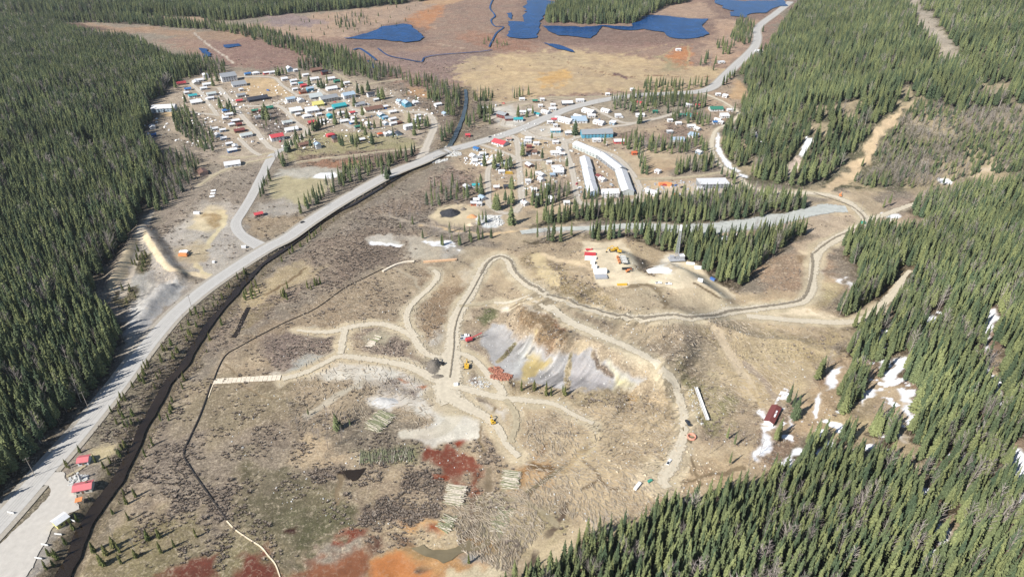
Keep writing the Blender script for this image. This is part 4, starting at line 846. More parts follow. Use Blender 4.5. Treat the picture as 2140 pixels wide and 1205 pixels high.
for q, sp in (([(340,130),(400,122),(470,135),(475,158),(440,162),(400,162),(370,180),(350,172)],5),([(362,235),(398,235),(420,265),(450,280),(452,300),(446,325),(410,318),(395,300),(366,270)],5.2),
              ([(335,330),(400,322),(420,345),(400,385),(372,415),(330,445),(300,436),(320,380)],5.2),([(625,448),(640,425),(680,400),(705,368),(740,348),(800,338),(870,320),(882,324),(820,346),(760,374),(710,405),(660,438)],5.0),
              ([(538,415),(560,378),(570,352),(576,354),(560,395),(546,420)],4.5),([(572,345),(580,332),(603,342),(595,350)],4.5),([(625,130),(690,128),(755,140),(780,158),(740,165),(660,148),(620,148)],5.5),
              ([(830,165),(900,170),(962,192),(966,215),(962,240),(948,250),(925,245),(925,222),(936,214),(900,192),(850,180)],5.5),([(758,152),(790,142),(842,155),(835,168),(780,172)],5),([(885,202),(918,197),(922,214),(895,212)],5),
              ([(912,292),(922,282),(946,266),(950,276),(926,297)],5),([(983,212),(1002,197),(1033,202),(1033,210),(992,217)],6),([(998,242),(1005,228),(1033,238),(1028,260),(1010,260)],4.5),([(973,258),(990,247),(994,260),(978,272)],4.5),
              ([(1070,202),(1110,197),(1103,207),(1070,208)],6),([(1276,216),(1330,202),(1420,202),(1488,216),(1486,222),(1440,234),(1380,226),(1370,240),(1330,248),(1300,233),(1276,234)],5.6),
              ([(1392,236),(1430,232),(1490,256),(1484,266),(1430,262),(1402,256)],5.6),([(1288,302),(1328,288),(1343,305),(1400,302),(1472,292),(1476,320),(1458,326),(1380,323),(1340,323),(1312,312)],5),
              ([(1332,328),(1343,332),(1350,362),(1370,370),(1342,366),(1333,350)],4.6),([(1402,356),(1440,342),(1488,337),(1506,353),(1490,360),(1412,367)],4.6),([(1460,374),(1508,371),(1536,376),(1540,388),(1520,386),(1462,380)],4.4),
              ([(1562,390),(1584,391),(1580,400),(1562,399)],4.4),([(1243,288),(1278,278),(1286,290),(1252,303),(1245,298)],5.5),([(1342,174),(1490,180),(1478,190),(1345,195)],7),([(1502,163),(1526,152),(1536,160),(1512,184)],5),
              ([(1545,40),(1598,66),(1568,98),(1525,84),(1535,58)],6),([(1492,92),(1538,92),(1528,114),(1502,114)],8),([(1100,430),(1130,402),(1160,392),(1188,402),(1193,415),(1150,438),(1102,440)],4.4),
              ([(1218,412),(1244,397),(1258,406),(1253,419),(1222,420)],4.4),([(1237,342),(1248,334),(1251,358),(1240,360)],4.6),([(900,395),(960,385),(960,425),(912,438),(892,430)],5),([(990,470),(1020,463),(1019,474),(992,476)],4),
              ([(1130,300),(1000,300),(1130,300)],9),([(1470,120),(1500,130),(1490,150),(1460,140)],9)):
    zone(q, sp, 9, 15, .12, 's', T_, .9)
zone([(880,485),(1000,482),(1056,490),(1010,504),(960,518),(885,508)], 6.5, 7, 12, .45, 's', T_, .9)
zone([(700,34),(758,34),(772,56),(722,64),(702,60)], 9, 7, 12, .2, 's', 'top', .9)
zone([(480,34),(600,44),(760,20),(900,10),(900,40),(700,80),(560,70)], 26, 4, 8, .2, 's', 'top', .9)
zone([(1010,75),(1060,95),(1050,105),(1010,98)], 10, 5, 9, .3, 's', 'top', .9)
Yk = 'river'
for q, sp in (([(562,545),(620,506),(690,457),(702,460),(640,512),(580,556)],4.2),([(492,602),(540,592),(548,618),(505,632)],4.0),([(402,700),(468,622),(476,640),(440,716),(402,768),(398,740)],5.4),
              ([(355,748),(400,690),(412,700),(372,752)],5.5),([(240,882),(278,862),(290,882),(268,908),(242,902)],4.2),([(585,622),(600,602),(612,606),(600,634)],4.2),([(640,602),(668,588),(678,600),(650,614)],4.5),
              ([(300,950),(340,870),(380,790),(400,780),(370,850),(330,920),(290,990)],5.5),([(252,1080),(290,990),(310,990),(270,1090),(220,1160),(200,1170)],8),([(190,1150),(330,1120),(440,1110),(440,1130),(330,1160),(200,1210)],5.5),
              ([(110,1150),(150,1120),(140,1180),(90,1215)],5),([(1000,1050),(1080,1000),(1090,1100),(1010,1130)],30),([(275,545),(292,522),(308,532),(308,556),(295,572),(274,563)],4.2),([(250,607),(284,600),(288,620),(262,642),(242,630)],4.2),
              ([(225,860),(262,790),(300,740),(330,700),(345,715),(300,790),(262,850),(240,900)],5),([(330,800),(420,640),(440,630),(360,780)],6),([(960,1180),(985,1165),(990,1175),(970,1195)],4),([(1100,650),(1150,650),(1150,700),(1100,690)],22),([(1080,805),(1200,822),(1195,835),(1080,822)],6),([(250,800),(300,740),(350,690),(400,620),(450,570),(480,540),(490,560),(430,630),(390,690),(330,770),(270,850)],7),([(300,905),(330,860),(360,800),(380,800),(350,860),(310,930)],5)):
    zone(q, sp, 3.5, 8, .1, 'y', Yk, .9)
zone([(590,840),(650,860),(740,860),(740,930),(690,960),(610,900)], 7, 7, 12, 1.0, 's', 'mine', .9)
zone([(1405,960),(1560,900),(1600,940),(1590,985)], 9, 8, 12, .6, 's', 'rightlow', .9)
zone([(300,330),(420,330),(400,420),(330,430)], 7, 9, 13, .9, 's', T_, .9)
zone([(520,240),(575,230),(600,250),(600,275),(560,285)], 7, 5, 9, .9, 's', T_, .9)
zone([(760,440),(860,430),(970,400),(1000,430),(880,450),(850,490)], 7, 6, 10, .92, 's', T_, .9)
zone([(830,170),(900,230),(900,260),(860,240)], 8, 6, 10, .8, 's', T_, .9)
zone([(150,745),(195,745),(200,800),(150,800)], 5, 12, 16, .7, 's', 'left', .9)
PTS = []          # x, y, z, h, kind (0 spruce 1 young 2 bare), region
RG = ['left', 'top', 'isle', 'rightmtn', 'rightlow', 'mid', 'town', 'river', 'mine', 'yard']
for zi, (pts, sp, h0, h1, bf, kind, reg, lum) in enumerate(Z):
    P = PL([(max(-260, min(2400, p[0])), max(-70, min(1330, p[1]))) for p in pts])
    xs = [p[0] for p in P]; ys_ = [p[1] for p in P]
    x0, x1, y0, y1 = min(xs)-5, max(xs)+5, min(ys_)-5, max(ys_)+5
    kx, ky = int((x1-x0)/sp)+1, int((y1-y0)/sp)+1
    rg = np.random.default_rng(100+zi)
    X, Y = np.meshgrid(np.arange(kx)*sp+x0, np.arange(ky)*sp+y0); X = (X+rg.uniform(-.5, .5, X.shape)*sp*.95).ravel(); Y = (Y+rg.uniform(-.5, .5, Y.shape)*sp*.95).ravel()
    zz = terrain(X, Y); a_, b_ = proj(X, Y, zz)
    ok = inside(pts, a_, b_) & (a_ > -150) & (a_ < 2290) & (b_ < 1330) & (Y > 90)
    X, Y, zz, a_, b_ = X[ok], Y[ok], zz[ok], a_[ok], b_[ok]
    gl_ = ground_lum(X, Y); ok = (gl_ < lum) | ((reg == 'rightlow') & (gl_ < .17) & (fbm(X, Y, 16, 66, 3) > .52))
    if lum > .5: ok &= ground_lum(X, Y) < .9
    if sp < 6: ok &= fbm(X, Y, 28, 5, 3) > (.17 if reg == 'rightlow' else .24)
    X, Y, zz = X[ok], Y[ok], zz[ok]; nn_ = len(X)
    hh = h0+(h1-h0)*np.clip(.55*fbm(X, Y, 40, 9, 3)+.45*rg.random(nn_)**.8, 0, 1)*1.1
    cl = fbm(X, Y, 35, 77, 3); bf_ = bf if bf > .5 else np.clip(bf*(0.3+2.2*sstep((cl-.42)*6)), 0, .8)
    k_ = np.where(rg.random(nn_) < bf_, 2, 1 if kind == 'y' else 0)
    PTS.append(np.stack([X, Y, zz, hh, k_, np.full(nn_, RG.index(reg))], 1))
yard = [(368,185),(434,172),(446,180),(455,170),(388,215),(462,228),(466,232),(472,235),(478,236),(486,238),(493,240),(482,226),(578,160),(584,158),(592,160),(600,159),(629,172),(555,240),(560,250),(552,250),(625,300),(633,298),(620,292),(641,290),
 (648,285),(655,275),(662,272),(668,270),(675,268),(682,266),(600,318),(605,314),(611,309),(617,304),(622,317),(650,311),(713,306),(709,299),(718,310),(734,299),(738,303),(745,313),(749,301),(765,290),(779,302),(823,292),(783,269),(772,271),(797,269),(759,248),
 (701,260),(699,250),(713,245),(726,248),(745,260),(757,271),(857,260),(866,269),(876,271),(866,283),(883,264),(894,264),(890,271),(873,260),(647,178),(666,183),(673,185),(679,185),(685,180),(716,183),(757,199),(760,197),(748,197),(770,190),(790,204),(799,208),
 (802,208),(792,208),(741,222),(1202,282),(1153,295),(1092,327),(1133,336),(1066,347),(1033,354),(1041,340),(1047,340),(1069,355),(1059,355),(1050,355),(1005,385),(1006,408),(997,401),(1071,396),(1068,394),(1184,355),(1100,373),(1110,378),(1117,378),(1120,359),
 (978,420),(970,420),(976,410),(1056,426),(1070,426),(1036,429),(1215,366),(1013,347),(1100,415),(1069,469),(1036,437),(1040,439),(1063,433),(1337,258),(1334,259),(1263,306),(1083,245),(1101,245),(1113,243),(168,945),(140,975),(145,978),(252,953),(200,965),(232,968),
 (218,978),(229,991),(705,897),(712,893),(732,890),(645,868),(850,340),(873,348),(815,372),(800,370),(809,374)]
# small conifers and bushes lining both banks of the river below the bridge
RW = np.array(catmull(PL(RIVER[6:]), 6)); sg = np.hypot(*np.diff(RW, axis=0).T); cs = np.concatenate([[0], np.cumsum(sg)]); kb = int(cs[-1]/1.55); rb = np.random.default_rng(77)
sb = rb.uniform(0, cs[-1], kb); bxq = np.interp(sb, cs, RW[:, 0]); byq = np.interp(sb, cs, RW[:, 1]); tx_ = np.interp(sb+1, cs, RW[:, 0])-bxq; ty_ = np.interp(sb+1, cs, RW[:, 1])-byq; tl = np.hypot(tx_, ty_)+1e-6
of = rb.choice([-1, 1], kb)*(3.4+rb.random(kb)**1.6*6); bxq, byq = bxq-ty_/tl*of, byq+tx_/tl*of; okb = fbm(bxq, byq, 18, 44, 2) > .42; bxq, byq = bxq[okb], byq[okb]
PTS.append(np.stack([bxq, byq, terrain(bxq, byq), rb.uniform(2.2, 6.5, len(bxq)), np.where(rb.random(len(bxq)) < .2, 2, 1), np.full(len(bxq), RG.index('river'))], 1))
ya = np.array(yard, float); X, Y, zz = px2w(ya[:, 0], ya[:, 1])
yh = np.where((ya[:, 1] > 800), 5.5, rng.uniform(10, 15.5, len(ya))); yh[yard.index((1202,282))] = 16; yh[yard.index((1069,469))] = 17; yh[yard.index((705,897))] = 11
PTS.append(np.stack([X, Y, zz, yh, np.where(ya[:, 1] > 920, 1, 0), np.full(len(ya), 9)], 1))
T = np.concatenate(PTS)
# keep trees off roads, water
keep = T[:, 5] == 9
LOTW = PL([(40,1230),(110,1110),(166,1080),(168,1040),(150,1000),(112,968),(80,1020),(0,1110),(-60,1200)])
bad = near(seg_dist, HWYW, T[:, 0], T[:, 1], 10, 99) < 8
bad |= near(sdf, LOTW, T[:, 0], T[:, 1], 2, -1) > -1
bad |= near(seg_dist, RIVW, T[:, 0], T[:, 1], 10, 99) < 3.3
for (nm, pts, wd, m) in side:
    mw = max(wd) if isinstance(wd, (list, tuple)) else wd; cw = [tuple(q) for q in catmull(PL(pts), 3)]
    bad |= near(seg_dist, cw, T[:, 0], T[:, 1], 8, 99) < mw/2+1.2
T = T[~bad | keep]
T = T[T[:, 2] > -1.0]
# (trees inside building footprints are dropped by the buildings' list below)
# ------------------------------------------------------------------ buildings
FOOT = []
CL = {'W':((244,245,246),'white'),'G':((168,172,176),'grey'),'K':((74,78,88),'charcoal'),'B':((70,128,190),'blue'),'L':((186,208,226),'pale blue'),'T':((70,182,190),'turquoise'),'E':((70,140,118),'green'),
 'R':((222,92,98),'red'),'M':((142,82,78),'maroon'),'N':((140,108,94),'brown'),'O':((222,120,80),'orange'),'Y':((238,230,140),'yellow'),'P':((206,176,160),'pinkish tan'),'S':((206,214,212),'silver'),'F':((230,128,132),'faded red'),'C':((232,226,212),'cream'),'D':((205,40,90),'crimson'),'A':((110,186,214),'sky blue')}
def cm(code, use): return mat(CL[code][1].replace(' ', '_')+'_'+use, alb(CL[code][0], 1.62, .8), .55 if use == 'roofing' else .8, noise=.9, amt=.10, spec=.3)
M_GLASS = mat('dark_window_glass', (0.03, 0.04, 0.05), .15, noise=.3, spec=.6)
M_TRIM = mat('painted_trim', (0.6, 0.6, 0.58), .7); M_DOOR = mat('brown_door_paint', (0.16, 0.09, 0.06), .7); M_CHIM = mat('chimney_brick', (0.25, 0.13, 0.10), .9, noise=3)
_wm = {}
def panel(w_, h_, key, m):
    k = (round(w_, 1), round(h_, 1), key)
    if k not in _wm:
        b = MBf(); b.box((0, 0, 0), (w_, .12, h_)); _wm[k] = b.mesh(key, m)
    return _wm[k]
def house(x, y, z, w_, d, h, rz, roof, wall, style='gable', label=None, cat='house', group=None, name='house', pitch=.36, nwin=2, chim=False, door=True, over=.35):
    e = empty(name, (x, y, z), rz, label, cat, group); b = MBf(); b.box((0, 0, h/2-.4), (w_, d, h+.8))
    rise = d/2*pitch
    if style in ('gable', 'halfhip'):
        i = len(b.v)
        for sx in (-1, 1): b.v += [(sx*w_/2, -d/2, h), (sx*w_/2, d/2, h), (sx*w_/2, 0, h+rise)]
        b.f += [(i, i+2, i+1), (i+3, i+4, i+5)]
    b.build('wall', cm(wall, 'siding'), e)
    r = MBf(); ov = over; t = .22
    if style == 'gable':
        hy = d/2+ov; zl = h-ov*pitch
        for s in (-1, 1):
            i = len(r.v); xs = w_/2+ov
            P = [(-xs, 0, h+rise), (xs, 0, h+rise), (xs, s*hy, zl), (-xs, s*hy, zl)]
            r.v += [(p[0], p[1], p[2]+t) for p in P]+[(p[0], p[1], p[2]+.02) for p in P]
            q = [(0, 1, 2, 3), (7, 6, 5, 4), (0, 4, 5, 1), (1, 5, 6, 2), (2, 6, 7, 3), (3, 7, 4, 0)]
            r.f += [tuple(i+k for k in (f if s < 0 else f[::-1])) for f in q]
    elif style == 'hip':
        xs, ys_ = w_/2+ov, d/2+ov; g = max(.2, w_/2-d/2); i = 0
        r.v = [(-xs, -ys_, h), (xs, -ys_, h), (xs, ys_, h), (-xs, ys_, h), (-g, 0, h+rise*1.3), (g, 0, h+rise*1.3)]
        r.f = [(0, 1, 5, 4), (1, 2, 5), (2, 3, 4, 5), (3, 0, 4), (3, 2, 1, 0)]
    elif style == 'flat':
        r.box((0, 0, h+.16), (w_+.4, d+.4, .3)); r.box((w_*.2, d*.1, h+.6), (1.2, 1.2, .7))
    elif style == 'shed':
        i = 0; xs, ys_ = w_/2+ov, d/2+ov; r.v = [(-xs, -ys_, h+.05), (xs, -ys_, h+.05), (xs, ys_, h+rise), (-xs, ys_, h+rise), (-xs, -ys_, h+.3), (xs, -ys_, h+.3), (xs, ys_, h+rise+.25), (-xs, ys_, h+rise+.25)]
        r.f = [(3, 2, 1, 0), (4, 5, 6, 7), (0, 1, 5, 4), (1, 2, 6, 5), (2, 3, 7, 6), (3, 0, 4, 7)]
    ro = r.build('roof', cm(roof, 'roofing'), e)
    if chim:
        c = MBf(); c.box((w_*.22, d*.12, h+rise+.2), (.7, .7, 1.5)); c.build('chimney', M_CHIM, ro)
    # openings on the side that looks back at the viewer and on one end
    fy = math.cos(rz) > 0
    s = -1 if fy else 1
    xs = np.linspace(-w_/2, w_/2, nwin+3)[1:-1]; floors = 1 if h < 3.6 else (2 if h < 5.6 else 3)
    for fl in range(floors):
        for k, xx_ in enumerate(xs):
            zc = 1.3+fl*1.9
            if door and fl == 0 and k == len(xs)//2:
                o = link('door', panel(.9, 1.6, 'door', M_DOOR), e); o.location = (xx_, s*(d/2+.04), .8)
            else:
                o = link('window', panel(1.2 if w_ > 7 else .9, .85, 'window', M_GLASS), e); o.location = (xx_, s*(d/2+.04), zc)
    o = link('window', panel(1.3, 1.1, 'window', M_GLASS), e); sx = -1 if x > -20 else 1
    if d > 5: o.location = (sx*(w_/2+.04), 0, 1.3); o.rotation_euler = (0, 0, math.pi/2)
    else: bpy.data.objects.remove(o)
    FOOT.append((x, y, max(w_, d)*.62+1.5)); return e
ZO = {2:(340,120,4.303), 3:(620,120,4.303), 4:(920,150,4.303), 5:(1200,150,4.3025), 0:(0,0,1)}
A1 = R(32); A2 = R(2)
# view zone, x, y, width | roof wall | rotation key: h = street grid, v = turned a quarter | style g/h/f/s | storeys | own label or ''
BL = '''2 170 240 62 R P h g 1|red-roofed house at the far left edge of the upper town
2 228 292 46 B W h g 1|
2 272 352 60 T W h g 1|bright turquoise-roofed house on the left of the upper town
2 305 412 78 W C h s 1|
2 216 325 34 W W h g 1|
2 330 212 60 W W h g 1|
2 300 232 50 W C v g 1|
2 388 178 42 W W v g 2|tall narrow white gabled house by the trees at the top left of town
2 400 250 60 W W h g 1|
2 370 285 48 W W h g 1|
2 440 335 66 S W h g 1|
2 431 374 50 W W h g 1|
2 600 205 112 G W h s 3|three-storey white school block with a grey roof
2 690 250 104 G W h s 1|low white wing with a grey roof beside the school block
2 708 296 34 W W h f 1|
2 765 155 46 B L h g 1|blue house at the top end of the school field
2 840 148 54 W W h h 1|white hip-roofed house above the school field
2 933 146 44 W R h g 1|
2 985 142 48 W W h g 1|
2 1142 118 48 W L v g 2|white gabled cottage among the trees at the top of town
2 1195 122 30 W W h g 1|
2 1380 118 82 N N h g 1|long brown-roofed building at the top of town
2 1458 150 50 K M h g 2|tall dark-roofed red building at the top of town
2 705 347 66 G C h g 1|
2 856 376 150 K K h g 1|long charcoal-roofed hall below the school field
2 690 398 48 R P h g 1|small red-roofed house left of the charcoal hall
2 570 487 54 B W h g 1|blue-roofed white-fronted house under a spruce clump
2 830 487 50 E N h g 1|small green-roofed cabin below the charcoal hall
2 884 490 34 M N h g 1|
2 958 461 62 E E h g 1|dark green-roofed house in the brush in mid town
2 870 545 56 G G h g 1|
2 600 520 54 W W h g 1|
2 565 552 44 W W h g 1|
2 655 578 60 W M h g 1|
2 622 614 44 W C h g 1|
2 690 610 40 M M h g 1|
2 692 664 76 M N h g 1|dark maroon-roofed brown house above the silver-roofed one
2 753 706 88 S W h g 1|silver-roofed white house beside the sandy street
2 468 650 50 W W h g 1|
2 542 662 44 W L h g 1|
2 495 704 44 W L v g 1|
2 600 785 50 W G h g 1|
2 627 842 68 W B h g 1|white house with blue walls by the lower bend of town
2 655 808 34 W W v g 1|
2 550 735 44 W L h g 1|
2 630 965 118 W W a g 1|long white building beside the lower town road
2 362 1040 74 N P v g 1|pinkish barn with a brown roof below the forest edge
2 1030 735 100 R W h g 2|big red-roofed lodge at the road junction
2 1122 592 72 S W h g 1|
2 1160 655 98 W W h g 1|long white house above the red-roofed lodge
2 1345 590 62 R M h g 1|red-roofed maroon house beside the diagonal hedge
2 1302 536 70 W W h h 1|
2 1440 578 44 W W h g 1|
2 1152 395 66 L W h g 2|pale blue-roofed two-storey house in mid town
2 1238 392 60 W W v g 1|
2 1400 430 84 Y Y h s 1|low bright yellow building in mid town
2 1495 385 138 G C h g 2|large grey-roofed hall behind the yellow building
2 1382 360 100 S G h s 1|
2 1588 442 104 T T h g 1|long turquoise building beside the grey hall
2 1508 535 52 T T v g 1|teal-roofed house near the tall spruces
2 1240 240 36 T W h g 1|small teal-roofed house in the top row of town
2 1268 260 46 R R h g 1|small bright red-roofed house in the top row of town
2 1328 300 52 L A h g 2|sky blue two-storey house in the top row of town
2 1178 216 50 W L h g 1|
2 1098 202 48 W W h s 1|
2 1180 245 44 W W h g 1|
2 1285 165 46 W W h g 1|
2 1365 200 66 W W h g 1|
2 1262 318 54 N O h s 1|
2 1510 198 66 W W h g 1|
2 1566 220 46 E E h g 1|green-roofed house near the top right of town
2 1520 286 84 W W h g 1|
2 1200 486 92 W S h s 1|
2 1345 484 100 W W h s 1|
2 1502 474 40 W W h g 1|
2 1405 520 44 W W h g 1|
2 1190 292 40 W W h g 1|
2 1215 520 40 W C h g 1|
3 468 356 98 L W h g 2|large white two-storey block with a pale roof in mid town
3 450 236 46 W W h g 1|
3 668 348 58 K W h g 2|dark-roofed white house beside three spruces
3 565 428 84 G W h g 1|grey-roofed white garage beside the mid town street
3 690 468 150 N C h g 1|large brown-roofed building with a cream front in mid town
3 790 452 54 W P h g 1|
3 715 388 40 W G h g 1|
3 990 432 66 L A v g 2|tall pale blue-roofed gabled building on the right of town
3 930 416 50 L W v g 2|smaller pale gabled house beside the tall pale blue one
3 1070 416 48 W W h s 1|
3 1270 430 58 W W h g 1|
3 1332 514 42 L W v g 1|lone pale-roofed cabin near the upper river
3 862 498 62 W C h g 1|
3 760 522 58 W A v g 1|
3 795 548 44 L A h g 1|
3 862 562 56 W W h g 1|
3 868 602 56 W W h g 1|
3 802 600 42 W L v g 1|
3 925 592 44 N M h h 1|round brown hut above the right-hand spruces
3 425 582 70 W C h g 1|
3 510 590 58 W B h g 1|
3 545 632 44 E G h g 1|
3 640 606 42 W W v g 1|
3 515 552 42 W W h g 1|
3 398 508 50 W W h g 1|
3 500 505 44 R W h g 1|small red-roofed house below the cream-fronted building
3 750 698 48 O C h h 1|orange-roofed hip house in the front row of town
3 807 698 40 W W v g 1|
3 847 690 38 W L v g 1|
3 915 690 40 K L v g 1|dark-roofed cottage at the right end of the front row
3 580 748 58 W K h g 1|
3 1008 640 76 W W h g 2|big plain white house beside the cluster of tall spruces
3 1090 568 66 W W h f 1|
3 1095 532 50 W W h f 1|
3 305 705 64 R R h h 1|red-roofed house at the left of the front row
3 345 752 46 K P v g 2|dark-roofed gabled cottage below the tall spruces
3 65 790 76 N P h g 1|pinkish brown-roofed house at the lower left of the front row
3 190 808 50 L W v g 2|pale blue-roofed white cottage in the front row meadow
4 400 335 46 W W l g 1|
4 562 405 88 G M q g 2|large grey-roofed lodge with red base beside the highway
4 615 430 60 G M l s 1|
4 700 435 76 T W l g 1|white house with turquoise trim beside the grey lodge
4 740 370 60 W W l g 1|
4 800 356 38 W W l g 1|
4 873 388 52 T W q g 1|turquoise-sided gabled house on the highway
4 948 368 70 W W q g 1|plain white gabled house on the highway next to the turquoise one
4 1008 340 58 W W l g 1|
4 1140 287 88 W K l g 1|white-roofed building with dark open sides on the highway
4 1255 265 64 W W l g 1|
4 852 270 40 E N l g 1|
4 916 256 18 W W l g 1|
4 735 252 44 W W l g 1|
4 1012 304 38 W W l g 1|
4 900 312 32 W W l g 1|
4 1022 438 44 R W l g 1|
4 1055 420 44 W W l g 1|
4 1132 445 120 W W q g 1|long white workshop with a blue solar roof
4 1248 445 124 L W l s 1|long pale blue-roofed shed running from the workshop
4 1240 408 70 W W q g 1|
4 1335 362 104 W W q g 1|white gabled workshop beside the highway
4 1358 402 62 W W l g 1|
4 1490 357 74 W W q g 1|
4 1430 463 92 W W q g 1|white gabled barn alone in a gravel yard
4 1550 466 48 W L q s 1|
4 1598 404 50 W W l s 1|
4 985 460 44 W W l g 1|
4 1035 533 80 W A l g 1|white-roofed blue-walled shop beside the gravel yard
4 1155 557 64 W G l g 1|
4 1036 488 28 W W l f 1|
4 1403 572 270 G A l g 2|very long sky blue warehouse with a grey roof
4 1405 620 70 W W l f 1|
4 1605 632 84 W R l g 1|white-roofed red shed beyond the long warehouse
4 540 645 124 R W q g 1|long bright red-roofed house beside the highway bridge
4 248 578 32 R R l g 1|tiny red-roofed shed on the river bank
4 615 612 42 P W l g 1|
4 328 700 52 B L q g 1|blue-roofed house nearest the highway bridge
4 298 765 50 W W v g 1|
4 382 745 54 W L l g 1|
4 310 812 46 W W l s 1|
4 350 780 40 G W l g 1|
4 790 606 52 W W l g 1|
4 785 632 64 W W l f 1|
4 862 652 46 W W l g 1|
4 798 680 42 M M l g 1|
4 740 662 40 G G l g 1|
4 818 728 92 N W l g 1|brown-roofed long white house in the upper row of the lower town
4 1035 640 48 W W l g 1|
4 1038 736 84 W W l g 1|
4 1075 706 40 W W v g 1|
4 1095 748 34 W G l g 1|
4 800 846 56 W N v g 1|white gabled house with a brown roof panel in the middle block
4 585 840 64 W W l f 1|
4 510 856 36 W W l g 1|
4 550 905 50 W W l g 1|
4 320 1030 60 T W l g 1|bright turquoise-roofed house beside the left lower street
4 240 1045 32 W G v g 1|
4 378 1142 40 L W v g 1|pale gabled cottage at the foot of the left lower street
4 325 1160 50 W W l g 1|
4 300 1190 36 W O l g 1|
4 350 1195 34 W W l f 1|
4 596 1040 50 K K l g 1|dark slate-roofed house in the lower town
4 505 1046 46 W P l g 1|
4 978 822 28 W W l g 1|
4 1048 868 88 W W l f 1|
4 1070 888 72 W W l g 1|
4 1062 912 90 W G l f 1|
4 1010 936 44 L G l f 1|
4 880 920 44 W W l g 1|
4 912 934 50 W W v g 1|
4 905 975 50 W W v g 1|
4 968 1030 38 W W l h 1|
4 842 1068 44 W W l g 1|
4 866 1122 48 W L l g 1|
4 1002 1150 32 W W v g 1|
4 790 990 48 W W l f 1|
4 1430 952 46 M W v g 1|maroon and white roofed shed between the two row buildings
4 1460 975 28 W W v g 1|
4 1525 1110 138 W W l g 2|two-storey white block at the foot of the row buildings
4 1135 1185 44 W W l g 1|
4 762 1190 30 W W v g 1|
5 580 286 52 R P q g 1|pinkish red-roofed house in the highway-side spruces
5 590 396 68 W W l g 1|
5 726 364 36 E E l g 1|
5 1030 308 52 W W q g 1|
5 1106 308 36 R P l h 1|small pinkish red-roofed hut beside a dirt road at the far right of town
5 1272 340 104 E W l g 1|long green-roofed white house at the far right of town
5 1572 296 60 D R l g 2|crimson-roofed house alone against the mountain forest
5 965 396 40 E E l g 1|
5 1036 392 44 E T q g 1|
5 1082 392 36 R R l g 1|small red-roofed cabin beside the green ones in the right-hand spruces
5 1290 440 52 W W q g 1|
5 1262 462 34 B W l g 1|
5 1050 495 60 W W l g 1|
5 1108 520 44 W W v g 1|
5 1068 582 76 L W q s 1|low pale blue-roofed shed beside the brushy field
5 928 616 98 L W l g 1|large pale blue-roofed barn at the edge of the brushy field
5 858 546 48 W G l f 1|
5 1398 350 46 W W l g 1|
5 1350 405 70 W W l s 1|
5 1320 462 34 W W q g 1|
5 1355 225 40 W W q s 1|
5 858 444 38 W W l g 1|
5 935 470 44 W W l g 1|
5 1240 1020 250 W G l f 1|long low white-roofed maintenance shed in the works yard
5 1130 1058 34 W W l f 1|
5 700 1092 100 W W q g 1|white gabled workshop in the works yard
5 750 902 46 W W q f 1|lone white trailer in the clearing behind the works yard
5 538 738 24 O O l g 1|tiny orange shed at the end of a track
5 1125 730 30 W L v g 1|
5 1290 210 36 W W l g 1|
5 520 165 26 W W l g 1|
5 298 208 30 W W l g 1|
0 345 230 38 W L j g 1|long white-roofed building alone at the forest edge left of town
0 290 327 16 G W v g 1|grey-roofed cabin buried in the left forest
0 319 267 10 W W v g 1|
0 322 284 8 B B h g 1|
0 20 394 20 L W j g 1|pale blue-roofed cabin in the clearing at the far left edge
0 541 450 15 R P h g 1|pink-red roofed shed beside the loop road spruces
0 1417 105 9 W W l g 1|
0 1585 108 12 W W l g 1|white cabin beside the far highway bend
0 1507 131 12 W W l f 1|
0 178 964 12 F W b g 1|small red-roofed kiosk on the grass by the pull-out
0 177 1021 27 F C b g 1|larger red-roofed picnic shelter by the pull-out
0 1340 290 1 W W l g 1|'''
BR = []
for k, ln in enumerate(BL.split('\n')[:-1]):
    a, lab = ln.split('|'); q = a.split(); zx, zy, zs = ZO[int(q[0])]
    px, py = zx+float(q[1])/zs, zy+float(q[2])/zs; BR.append([px, py, float(q[3])/zs, q[4], q[5], q[6], q[7], int(q[8]), lab])
bx, by, bz = px2w([r[0] for r in BR], [r[1]+1.2 for r in BR])
ANG = {'h': A1, 'v': A1+math.pi/2, 'l': R(4), 'q': R(-38), 'a': R(24), 'j': R(8), 'b': R(14)}
NB = len(BR); HAND = [bool(r[8]) for r in BR]
def spot(i, taken):
    """words that say where building i is, by the landmark buildings round it"""
    c = []
    for j in range(NB):
        if not HAND[j]: continue
        dx, dy = BR[i][0]-BR[j][0], (BR[i][1]-BR[j][1])*1.9; d = math.hypot(dx, dy)
        if abs(dx) > 1.6*abs(dy): w_ = 'right of' if dx > 0 else 'left of'
        elif abs(dy) > 1.6*abs(dx): w_ = 'in front of' if dy > 0 else 'behind'
        else: w_ = ('in front and ' if dy > 0 else 'behind and ')+('right of' if dx > 0 else 'left of')
        c.append((d, w_, j))
    c.sort(); return c
taken = {}
for i in range(NB):
    if BR[i][8]: taken[BR[i][8]] = i
noun = {'g': 'house', 'h': 'hip-roofed house', 'f': 'flat-roofed building', 's': 'shed'}
def short(l):
    l = l.split(' at the ')[0].split(' beside ')[0].split(' in the ')[0].split(' on the ')[0].split(' by the ')[0].split(' among ')[0].split(' under ')[0].split(' above ')[0].split(' below ')[0].split(' running ')[0].split(' near ')[0].split(' next ')[0].split(' alone ')[0].split(' behind ')[0].split(' between ')[0].split(' left of')[0].split(' in mid')[0]
    return l
names_short = {}
for r in BR:
    if r[8]: names_short.setdefault(short(r[8]), []).append(r[8])
